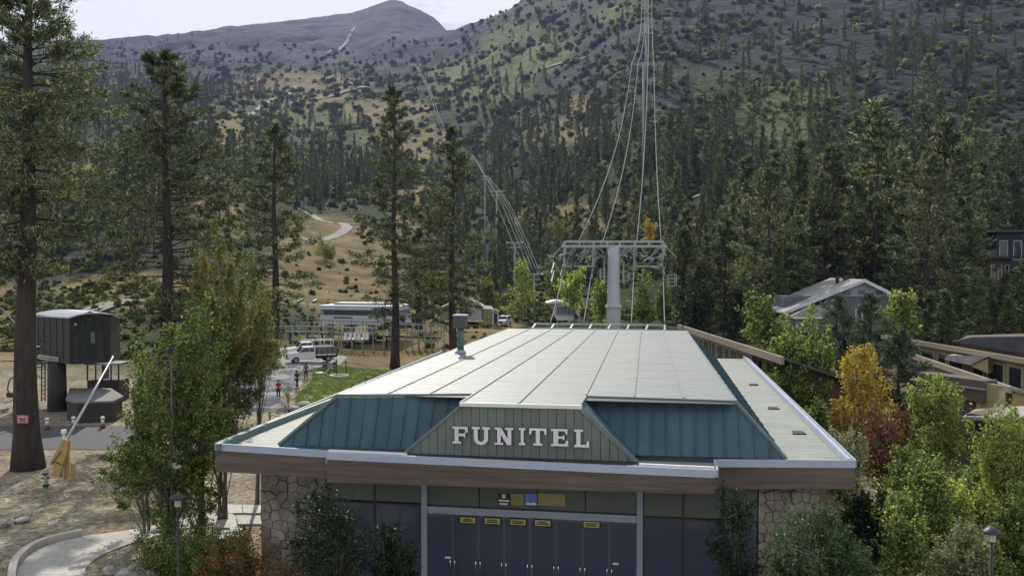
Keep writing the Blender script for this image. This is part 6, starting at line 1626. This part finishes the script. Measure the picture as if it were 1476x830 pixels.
# arched metal roof in sheets
front = [(99, 459, 70.2), (112, 455, 70.4), (128, 452.5, 70.8), (145, 452.2, 71.4), (160, 454, 71.8), (174, 459, 75.6)]
back = [(44, 456, 75.8), (58, 451, 76.4), (80, 448, 77), (100, 447.5, 77.6), (125, 448.5, 78.2), (150, 453, 79)]
for i in range(5):
    mb = MB(); a, b2, c, d2 = K(*front[i]), K(*front[i + 1]), K(*back[i + 1]), K(*back[i]); e = .02
    mb.hexa([a, b2 + (a - b2) * e, c + (d2 - c) * e, d2, a + Vector((0, 0, .1)), b2 + (a - b2) * e + Vector((0, 0, .1)), c + (d2 - c) * e + Vector((0, 0, .1)), d2 + Vector((0, 0, .1))]); part('roof_sheet', mb, M_troof, cab)
mb = MB(); mb.prism([Vector((*v, zl_ - .12)) for v in V2], (0, 0, .12)); part('floor', mb, M_dark, cab)
mb = MB(); mb.tube([(0, 0, -.3), (0, 0, zl_ - .12)], [.78, .70], 18); part('column', mb, mat('column_brown', (.06, .052, .045), .8, .2, 2), cab, True)
# window, small lights, sign, ladder
def onfront(px, row, off=.02):
    a, b2 = Vector((*V2[1], 0)), Vector((*V2[2], 0)); n = Vector(((b2 - a).y, -(b2 - a).x, 0)).normalized(); o = a + cbase + n * off
    r = ray(px, row); t = n.dot(Vector((o.x, o.y, 0))) / n.dot(Vector((r.x, r.y, 0))); return Vector((0, 0, CAMZ)) + r * t - cbase
def fq(name, x0, r0, x1, r1, m, off=.02, th=.03):
    p = [onfront(x0, r1, off), onfront(x1, r1, off), onfront(x1, r0, off), onfront(x0, r0, off)]; mb = MB(); a, b2 = Vector((*V2[1], 0)), Vector((*V2[2], 0)); n = Vector(((b2 - a).y, -(b2 - a).x, 0)).normalized()
    mb.prism(p, -n * th); return part(name, mb, m, cab)
w_ = fq('window', 129.5, 477, 138, 496, M_cab2, .05, .04)
fq('pane', 131, 478.5, 136.5, 494.5, mat('dull_glass', (.17, .16, .13), .4, .2, 3, bump=0), .056, .004)
fq('vent', 107, 466, 110.5, 469, M_pale, .04); fq('door_panel', 108, 482, 113.5, 521, M_cab2, .04); fq('door_panel', 118, 477, 127, 521, M_cab, .04); fq('door_panel', 140, 477, 150, 521, M_cab2, .04)
def onside(px, row, off=.02):
    a, b2 = Vector((*V2[0], 0)), Vector((*V2[1], 0)); n = Vector(((b2 - a).y, -(b2 - a).x, 0)).normalized(); o = a + cbase + n * off
    r = ray(px, row); t = n.dot(Vector((o.x, o.y, 0))) / n.dot(Vector((r.x, r.y, 0))); return Vector((0, 0, CAMZ)) + r * t - cbase
mb = MB(); pp = [onside(53.5, 517, .08), onside(84, 521.5, .08), onside(84, 515, .08), onside(55, 510.5, .08)]; mb.prism(pp, (0, .04, 0)); sg_ = part('name_board', mb, mat('pale_green_board', (.3, .38, .33), .7, .1, 4, bump=0), cab)
for k in range(9):
    x = 57 + k * 2.9; r = 514.1 + k * .47; mb = MB(); mb.prism([onside(x, r + 1.7, .085), onside(x + 1.6, r + 1.9, .085), onside(x + 1.4, r - .9, .085), onside(x + .2, r - 1.1, .085)], (0, .004, 0)); part('faded_letter', mb, M_cab2, sg_)
mb = MB()
for x in (60, 65): mb.beam(K(x, 521, 71.5), K(x, 578, 71.5), .07)
for r in range(526, 576, 6): mb.beam(K(60, r, 71.5), K(65, r, 71.5), .06)
part('ladder', mb, M_cab2, cab)
mb = MB(); mb.beam(K(50, 524, 72), K(70, 523, 71), .12, .2); mb.beam(K(52, 529, 72), K(66, 528, 71), .1); part('bracket', mb, M_dark, cab)
# lift platform
pd = 69.0; pb_ = Vector((XD(125, pd), pd, GZ(XD(125, pd), pd))); plat = thing('loading_platform', 'low grey hexagonal loading platform under the old lift cabin', 'platform', pb_)
PP = [(92, 574, 68), (107, 579, 66.5), (160, 576, 67), (176, 571, 69.5), (158, 567, 74), (98, 566.5, 74)]
zpt = (PD(107, 579, 66.5) - pb_).z; W_ = [Vector((XD(p, d) - pb_.x, d - pb_.y, zpt)) for p, r, d in PP]
mb = MB(); mb.prism([w - Vector((0, 0, .15)) for w in W_], (0, 0, .15)); part('deck', mb, M_deck, plat)
mb = MB(); c_ = sum(W_, Vector()) / 6; mb.prism([c_ + (w - c_) * .96 + Vector((0, 0, -zpt - .2)) for w in W_], (0, 0, zpt + .05)); part('base', mb, M_cab2, plat)
for px, d in [(127, 74.5), (140, 75.5), (150, 74.5)]:
    pass
t = thing('equipment_booth', 'dark glazed operator booth behind the loading platform', 'booth', GP(148, 78)); B_ = GP(148, 78)
k = lambda px, row, d=78: PD(px, row, d) - B_
mb = MB(); a, c = k(126, 578), k(172, 548); mb.box((a.x, 0, 0), (c.x, 2, c.z)); part('base', mb, M_cab2, t)
for x in (126, 138, 148, 160, 171): mb = MB(); q = k(x, 548); mb.beam(q, k(x, 526), .1); part('post', mb, M_dark, t)
mb = MB(); a, c = k(148, 546), k(156, 527); mb.box((a.x, .1, a.z), (c.x, .15, c.z)); part('pane', mb, M_lav, t)
mb = MB(); a, c = k(124, 525), k(174, 523.5); mb.box((a.x, -.3, a.z), (c.x, 2.2, c.z)); part('roof', mb, M_dark, t)
# lift chair seen at the far left
ch = thing('parked_chair', 'dark loop shaped lift chair hanging left of the huge pine trunk', 'lift chair', PD(15, 540, 66)); o_ = PD(15, 540, 66); k = lambda px, row: PD(px, row, 66) - o_
mb = MB(); mb.tube(poly_smooth([tuple(k(*q)) for q in [(22, 544), (16, 545), (12.5, 552), (11, 562), (15, 566)]], 4), .05, 6); part('frame', mb, M_dark, ch, True)
mb = MB(); a, c = k(12, 572), k(24, 565); mb.box((a.x, -.25, a.z), (c.x, .25, c.z)); part('seat', mb, M_dark, ch)
line_a = [tuple(PD(-60, 508, 66)), tuple(PD(8, 505.5, 66)), tuple(PD(22, 504, 66.4)), tuple(PD(60, 500, 70))]
mb = MB(); mb.tube(line_a, .09, 6); o = link('haul_rope', mb.mesh('haul_rope', M_dark)); tag(o, 'dark horizontal rail passing behind the huge pine trunk at cabin height', 'rail')
mb = MB(); mb.tube(poly_smooth([tuple(PD(-40, 440, 90)), tuple(PD(0, 444, 90)), tuple(PD(18, 462, 88)), tuple(PD(50, 490, 84))], 4), .07, 6); o = link('haul_rope', mb.mesh('haul_rope', M_rope, True)); tag(o, 'pale rope sloping down at the left edge behind the huge pine', 'cable')
for (px, d, w, lab) in [(10, 88, 3.4, 'left')]:
    pass
# lamp posts
def lamp(px, d, row, label, first=None):
    g = GP(px, d); h = ZD(row, d) - g.z
    t = thing('lamp_post', label, 'lamp post', g, 0, 'lamp posts round the station')
    mb = MB(); mb.tube([(0, 0, -.1), (0, 0, .5), (0, 0, .55), (0, 0, h - .35)], [.11, .11, .06, .05], 10); part('pole', mb, M_dark, t, True)
    mb = MB(); mb.tube([(0, 0, h - .35), (0, 0, h - .32), (0, 0, h - .05)], [.07, .12, .13], 8); part('lantern', mb, mat('frosted_lamp', (.45, .45, .42), .4, .05, 3, bump=0), t)
    mb = MB(); mb.tube([(0, 0, h - .05), (0, 0, h), (0, 0, h + .16)], [.30, .28, .04], 16); part('lamp_hat', mb, M_dark if first is None else first, t, True)
lamp(253, 31, 716, 'dark lamp post with flat hat in front of the large leafy pair')
lamp(248, 36.0, 672, 'lamp whose hat whitened as if sunlit shows through the leaves above the nearer lamp post', M_white)  # hat coloured white to look sunlit; the other lamps have dark hats
lamp(1435, 27.5, 765, 'dark lamp post among the leaves at the bottom right')

# ------------------------------------------------------------------ lodges at right
M_cream = mat('cream_wall', (0.36, 0.30, 0.17), .85, .1, 1.5, bump=.05); M_fas = mat('tan_roof_edge', (0.30, 0.25, 0.19), .8, .12, 2, bump=.05); M_droof = mat('dark_flat_roof', (0.07, 0.075, 0.085), .9, .25, 1.5); M_brn = mat('brown_wall', (0.12, 0.095, 0.08), .85, .15, 2, bump=.08)
def lodge(label, x0, d0, x1, d1, r_top0, wall_h, depth, wm, wins, roofm=M_droof, name='lodge', fas=.45, over=.9, zroof=None, group=None, ext=0):
    fr = Frame(name, label, 'building', x0, x1, d0, d1, z=0, group=group); zr = zroof if zroof else PD(x0, r_top0, d0).z
    W = fr.W + ext; mb = MB(); dz = -.36 * depth; mb.box((0, 0, 0), (W, .25, zr - fas)); part('wall', mb, wm, fr.t)
    mb = MB(); mb.prism([(W - .25, .25, 0), (W - .25, depth, 0), (W - .25, depth, max(.5, zr - fas + dz)), (W - .25, .25, zr - fas)], (.25, 0, 0)); part('end_wall', mb, wm, fr.t)
    mb = MB(); mb.box((-over, -over, zr - fas), (W + over, -over + .2, zr)); part('roof_edge', mb, M_fas, fr.t)
    mb = MB(); mb.hexa([(-over, -over + .2, zr - .2), (W + over, -over + .2, zr - .2), (W + over, depth, zr - .2 + dz), (-over, depth, zr - .2 + dz), (-over, -over + .2, zr - .01), (W + over, -over + .2, zr - .01), (W + over, depth, zr - .01 + dz), (-over, depth, zr - .01 + dz)]); part('roof', mb, roofm, fr.t)
    x = .6
    for (w, h, gap, typ) in wins:
        if x + w > W: break
        z1 = zr - fas - .35; mb = MB(); m_ = M_ltrim
        fo = part('window', (lambda b3: (b3.box((x, -.08, z1 - h), (x + .09, .0, z1)), b3.box((x + w - .09, -.08, z1 - h), (x + w, 0, z1)), b3.box((x + .09, -.079, z1 - .1), (x + w - .09, 0, z1)), b3.box((x + .09, -.079, z1 - h), (x + w - .09, 0, z1 - h + .1)), b3)[-1])(MB()), m_, fr.t)
        n = typ
        for k_ in range(n):
            a = x + .09 + (w - .18) * k_ / n; c = x + .09 + (w - .18) * (k_ + 1) / n; mb = MB(); mb.box((a + .02, -.03, z1 - h + .1), (c - .02, -.004, z1 - .1)); part('pane', mb, M_win, fo)
        x += w + gap
    return fr
wl_ = [(1.5, 1.7, .35, 2), (1.9, 1.7, .5, 1), (1.2, 1.7, .3, 1), (1.9, 1.7, 1.1, 2), (1.4, 1.7, .35, 1), (1.9, 1.7, .4, 2)] * 4
lodge('long tan lodge with slanting roof line right behind the station roof', 992, 86, 1140, 57, 468, 3.2, 11, M_brn, wl_, M_droof, ext=0, fas=.5)
lodge('tan roofed lodge wing with cream upper wall behind the yellow tree', 1288, 73, 1500, 54.5, 483, 3.0, 12, M_cream, [(.9, .8, 1.2, 1)] + wl_, M_droof, fas=.35, over=.7)
lodge('lower cream lodge wing with sloping roof edge in front of the wing behind', 1302, 71, 1462, 49.5, 503, 3.0, .9, M_cream, wl_, mat('tan_roofing', (.28, .25, .2), .9, .2, 2), fas=.38, over=.35)
# little gabled dormer roof between the wings
fr = Frame('entrance_gable', 'small cream entry gable with grey roof between the two lodge wings', 'building', 1362, 1424, 60.5, 58.5, z=0)
mb = MB(); mb.prism([fr.P(1398, 527), fr.P(1424, 538), fr.P(1424, 516)], (0, 3, 0)); part('gable_wall', mb, M_cream, fr.t)
mb = MB(); mb.hexa([fr.P(1361, 518, -.2), fr.P(1398, 526, -.2), fr.P(1398, 526, 3), fr.P(1361, 518, 3), fr.P(1366, 514, -.2) + Vector((0, 0, .1)), fr.P(1426, 515, -.2) + Vector((0, 0, .1)), fr.P(1426, 515, 3), fr.P(1374, 510, 3)]); part('roof', mb, M_shin, fr.t)
# flat brown porch roof
fr = Frame('porch', 'brown flat roofed porch in front of the cream lodge wing', 'building', 1320, 1418, 54, 50, z=0)
fr.box('fascia', 1322, 549, 1419, 566, M_brn, 0, 1.2); zp = fr.P(1322, 549).z
mb = MB(); mb.box((-.2, -.2, zp + .002), (fr.W + .2, 1.3, zp + .1)); part('roof', mb, mat('grey_membrane', (.25, .25, .26), .8, .1, 2), fr.t)
mb = MB(); mb.box((fr.W * .55, .4, 0), (fr.W * .9, 1.1, zp - .8)); part('wall', mb, M_brn, fr.t)
for x in (.3, fr.W - .3): mb = MB(); mb.beam((x, .3, 0), (x, .3, zp - .7), .3); part('post', mb, M_cream, fr.t)
# low dark roof bottom right
fr = Frame('low_pavilion', 'low dark pavilion with pale flat roof edge behind the right edge trees', 'building', 1388, 1500, 46, 43, z=0)
mb = MB(); z_ = fr.P(1400, 600).z; mb.prism([fr.P(1386, 606, -.3), fr.P(1500, 604, -.3), fr.P(1500, 588, 4), fr.P(1405, 594, 4)], (0, 0, .18)); part('roof', mb, M_shin, fr.t)
fr.box('wall', 1392, 609, 1500, 690, M_brn, .3, 4); 
for x in (1400, 1425, 1450): fr.box('pane', x, 612, x + 18, 650, M_win, .2, .06)
# cream side wall with door right of porch
fr = Frame('cream_annex', 'cream annex wall with white framed door right of the porch', 'building', 1412, 1447, 50.5, 49, z=0)
fr.box('wall', 1412, 556, 1446, 600, M_cream, 0, .2); fr.box('door', 1440, 562, 1446, 590, M_ltrim, -.04, .04)
fr = Frame('dark_roof_hall', 'dark low hipped roof rising behind the tan roof line at the right edge', 'building', 1384, 1510, 84, 80, z=0)
mb = MB(); mb.prism([fr.P(1384, 489), fr.P(1384, 520), fr.P(1510, 530), fr.P(1510, 486)], (0, 6, 0)); part('wall', mb, M_brn, fr.t)
mb = MB(); mb.prism([fr.P(1372, 492, -1), fr.P(1500, 514, -1), fr.P(1520, 512, -1), fr.P(1520, 484, -1), fr.P(1400, 486, -1)], (0, .8, 0)); part('roof', mb, M_droof, fr.t)
# grey gabled house
M_slate = mat('slate_siding', (0.13, 0.145, 0.175), .8, .12, 2, bump=.1, stretch=(.3, 1, 6)); M_pgrey = mat('pale_grey_siding', (0.30, 0.33, 0.38), .8, .08, 2, bump=.06, stretch=(.3, 1, 6)); M_wtrim = mat('white_trim', (.62, .63, .65), .6, .06, 3, bump=.02)
fr = Frame('gabled_house', 'grey gabled house with white trimmed roof behind the blue green pines', 'house', 1180, 1290, 104, z=0); P_ = fr.P
zb_ = GZ(fr.a.x + 6, 104)
def pr(name, pts, m, dep, y=0, label=None): mb = MB(); mb.prism([P_(*q, y) for q in pts][::-1], (0, dep, 0)); return part(name, mb, m, fr.t, label=label)
pr('gable_siding', [(1199, 427.5), (1245, 407), (1289, 427.5)], M_pgrey, .2, -.05)
pr('wall', [(1190, 428), (1284, 428), (1284, 478), (1190, 478)], M_slate, 9, .1)
for a, b2 in [((1128, 452), (1246, 404.5)), ((1246, 404.5), (1292, 427))]:
    p, q = P_(*a, -.7), P_(*b2, -.7); dy = Vector((0, 11, 0))
    mb = MB(); mb.hexa([p, q, q + dy, p + dy, p + Vector((0, 0, .16)), q + Vector((0, 0, .16)), q + dy + Vector((0, 0, .16)), p + dy + Vector((0, 0, .16))]); part('roof', mb, M_shin, fr.t)
    mb = MB(); o_ = Vector((0, -.08, 0)); mb.hexa([p + o_ - Vector((0, 0, .2)), q + o_ - Vector((0, 0, .2)), q - Vector((0, .002, .2)), p - Vector((0, .002, .2)), p + o_ + Vector((0, 0, .22)), q + o_ + Vector((0, 0, .22)), q + Vector((0, -.002, .22)), p + Vector((0, -.002, .22))]); part('roof_edge', mb, M_wtrim, fr.t)
pr('lower_roof', [(1140, 456), (1172, 441), (1205, 441), (1192, 456)], M_shin, 5, -2); pr('flat_roof_edge', [(1144, 457), (1192, 457), (1192, 459.5), (1144, 459.5)], M_wtrim, 4, -2.5)
pr('side_wall', [(1130, 427), (1176, 427), (1150, 445), (1130, 451)], M_slate, 4, 2, label='grey wall piece left of the long roof')
pr('lower_wall', [(1146, 460), (1190, 460), (1190, 480), (1146, 480)], M_slate, 4, -2.3)
pr('parapet', [(1270, 457.5), (1308, 457.5), (1308, 480), (1270, 480)], M_pgrey, 3, -3); pr('parapet_cap', [(1268, 456), (1303, 456), (1303, 457.4), (1268, 457.4)], M_wtrim, 3.2, -3.1)
for q in [(1214, 419, 1226, 425), (1237, 418, 1249, 424), (1262, 419, 1273, 425)]: pr('louvre', [(q[0], q[1]), (q[2], q[1]), (q[2], q[3]), (q[0], q[3])], M_slate, .05, -.1)
dr = pr('door', [(1233, 445.5), (1243.5, 445.5), (1243.5, 472), (1233, 472)], M_wtrim, .08, -.02); mb = MB(); mb.prism([P_(*q, -.06) for q in [(1235, 447.5), (1241.5, 447.5), (1241.5, 471), (1235, 471)]][::-1], (0, .03, 0)); part('pane', mb, M_win, dr)
for x, r0 in [(1207, 398), (1218, 396), (1222, 401)]:
    mb = MB(); p = P_(x, 408, 4); q = P_(x, r0, 4); mb.beam(p - Vector((0, 0, 1.5)), q, .35); part('chimney', mb, M_dark, fr.t)
# houses among the trees of the right hillside
def hill_house(px, d, w, h, m, label, rz=0, roofm=M_droof, flat=True):
    g = GP(px, d); t = thing('hillside_house', label, 'house', g - Vector((0, 0, 1)), rz, 'houses among the trees on the right hillside'); mb = MB(); mb.box((-w / 2, 0, 0), (w / 2, 7, h)); part('wall', mb, m, t)
    mb = MB()
    if flat: mb.box((-w / 2 - .8, -1.2, h + .002), (w / 2 + .8, 8, h + .4))
    else:
        for s in (-1, 1): mb.prism([(0, -.8, h + w * .28), (s * (w / 2 + .6), -.8, h - .2), (s * (w / 2 + .6), -.8, h + .05), (0, -.8, h + w * .28 + .25)][::-s], (0, 8.6, 0))
        mb2 = MB(); mb2.prism([(-w / 2, 0, h), (w / 2, 0, h), (0, 0, h + w * .28)], (0, .2, 0)); part('gable', mb2, m, t)
    part('roof', mb, roofm, t)
    for k_ in range(3):
        a = -w / 2 + w * (k_ + .2) / 3; f2 = part('window', MB().box((a, -.06, h * .5), (a + w * .2, 0, h * .85)), M_wtrim, t); part('pane', MB().box((a + .1, -.09, h * .5 + .1), (a + w * .2 - .1, -.061, h * .85 - .1)), M_win, f2)
hill_house(1441, 150, 3.6, 7.5, mat('ochre_brown_wall', (.14, .09, .055), .85, .15, 2), 'narrow brown house block under dark roofs at the right edge')
hill_house(1466, 165, 8, 10.5, mat('dark_house_wall', (.05, .055, .07), .85, .15, 2), 'dark flat roofed modern house highest at the right edge', 0, M_droof)
hill_house(1228, 232, 8, 9, M_pgrey, 'pale grey house peeking through hillside trees', .3, M_shin, False)
hill_house(1020, 330, 7, 5, M_stucco, 'small white house on the terrace right of the tower ropes', .1, M_shin, False)
hill_house(1210, 170, 8, 6, M_brn, 'brown cabin behind the pine with a bare trunk', -.2, M_shin, False)

# litter of stones on the wood chip ground
rg = np.random.RandomState(9); N = 16000
xs = rg.uniform(-36, 0, N); ys = rg.uniform(31, 56, N); c_ = (rg.rand(N) < np.clip(.25 + 1.8 * fbm(xs / 4, ys / 4, 3), .05, 1))
pts = np.stack([xs, ys, np.full(N, .0)], 1)[c_]
o = link('boulder', RK[0]); o.location = PZ(96, 716, 0); o.scale = (.3, .25, .2); tag(o, 'small stone at the foot of the snowmaking lance', 'stone')
sm = scatter('gravel', pts, rg.uniform(0, 6.28, len(pts)), rg.uniform(.04, .16, len(pts)), np.zeros(len(pts), int), [[o]])
# grass tufts on the lawn
gt = MB(); r_ = random.Random(4)
for i in range(14):
    a = r_.uniform(0, 6.28); x, y = r_.uniform(-.15, .15), r_.uniform(-.15, .15); h = r_.uniform(.08, .2); gt.add([(x, y, 0), (x + .03 * math.cos(a), y + .03 * math.sin(a), 0), (x + .05 * math.sin(a), y + .05 * math.cos(a), h)], [(0, 1, 2)])
L_grass = leafmat('grass_blades', [(0, (.07, .12, .02)), (.6, (.16, .22, .05)), (1, (.33, .34, .12))], .5)
tuft = link('grass_tuft', gt.mesh('grass_tuft', L_grass)); tuft.location = (*g0(430, 575), .05); tag(tuft, 'small grass tuft at the lawn corner beside the path', 'grass tuft')
N = 9000; xs = rg.uniform(-22, -8, N); ys = rg.uniform(70, 103, N); px_ = CX + FPX * xs / ys
dl = np.abs(fbm(xs / 2, ys / 2, 3)) ; kk = (px_ > 420 + (100 - ys) * .2) & (rg.rand(N) < .9) & (ys < 102) & (px_ > 412 + np.clip((ys - 74) * 2.2, 0, 38))
zz = gz(xs, ys) + .05
scatter('grass', np.stack([xs, ys, zz], 1)[kk], rg.uniform(0, 6.28, kk.sum()), rg.uniform(.6, 1.4, kk.sum()), np.zeros(kk.sum(), int), [[tuft]])

# ------------------------------------------------------------------ air
hb = MB(); hb.box((-5200, -160, -6), (5200, 3600, 1290))
hz = link('haze', hb.mesh('haze', [])); hz['kind'] = 'stuff'
hm = bpy.data.materials.new('haze_air'); hm.use_nodes = True; n = hm.node_tree.nodes; n.clear()
vo = n.new('ShaderNodeVolumePrincipled'); oo_ = n.new('ShaderNodeOutputMaterial')
vo.inputs['Color'].default_value = (0.42, 0.50, 0.98, 1); vo.inputs['Density'].default_value = 0.00008; vo.inputs['Anisotropy'].default_value = 0.1
hm.node_tree.links.new(vo.outputs[0], oo_.inputs['Volume']); hz.data.materials.append(hm); hz.display_type = 'WIRE'
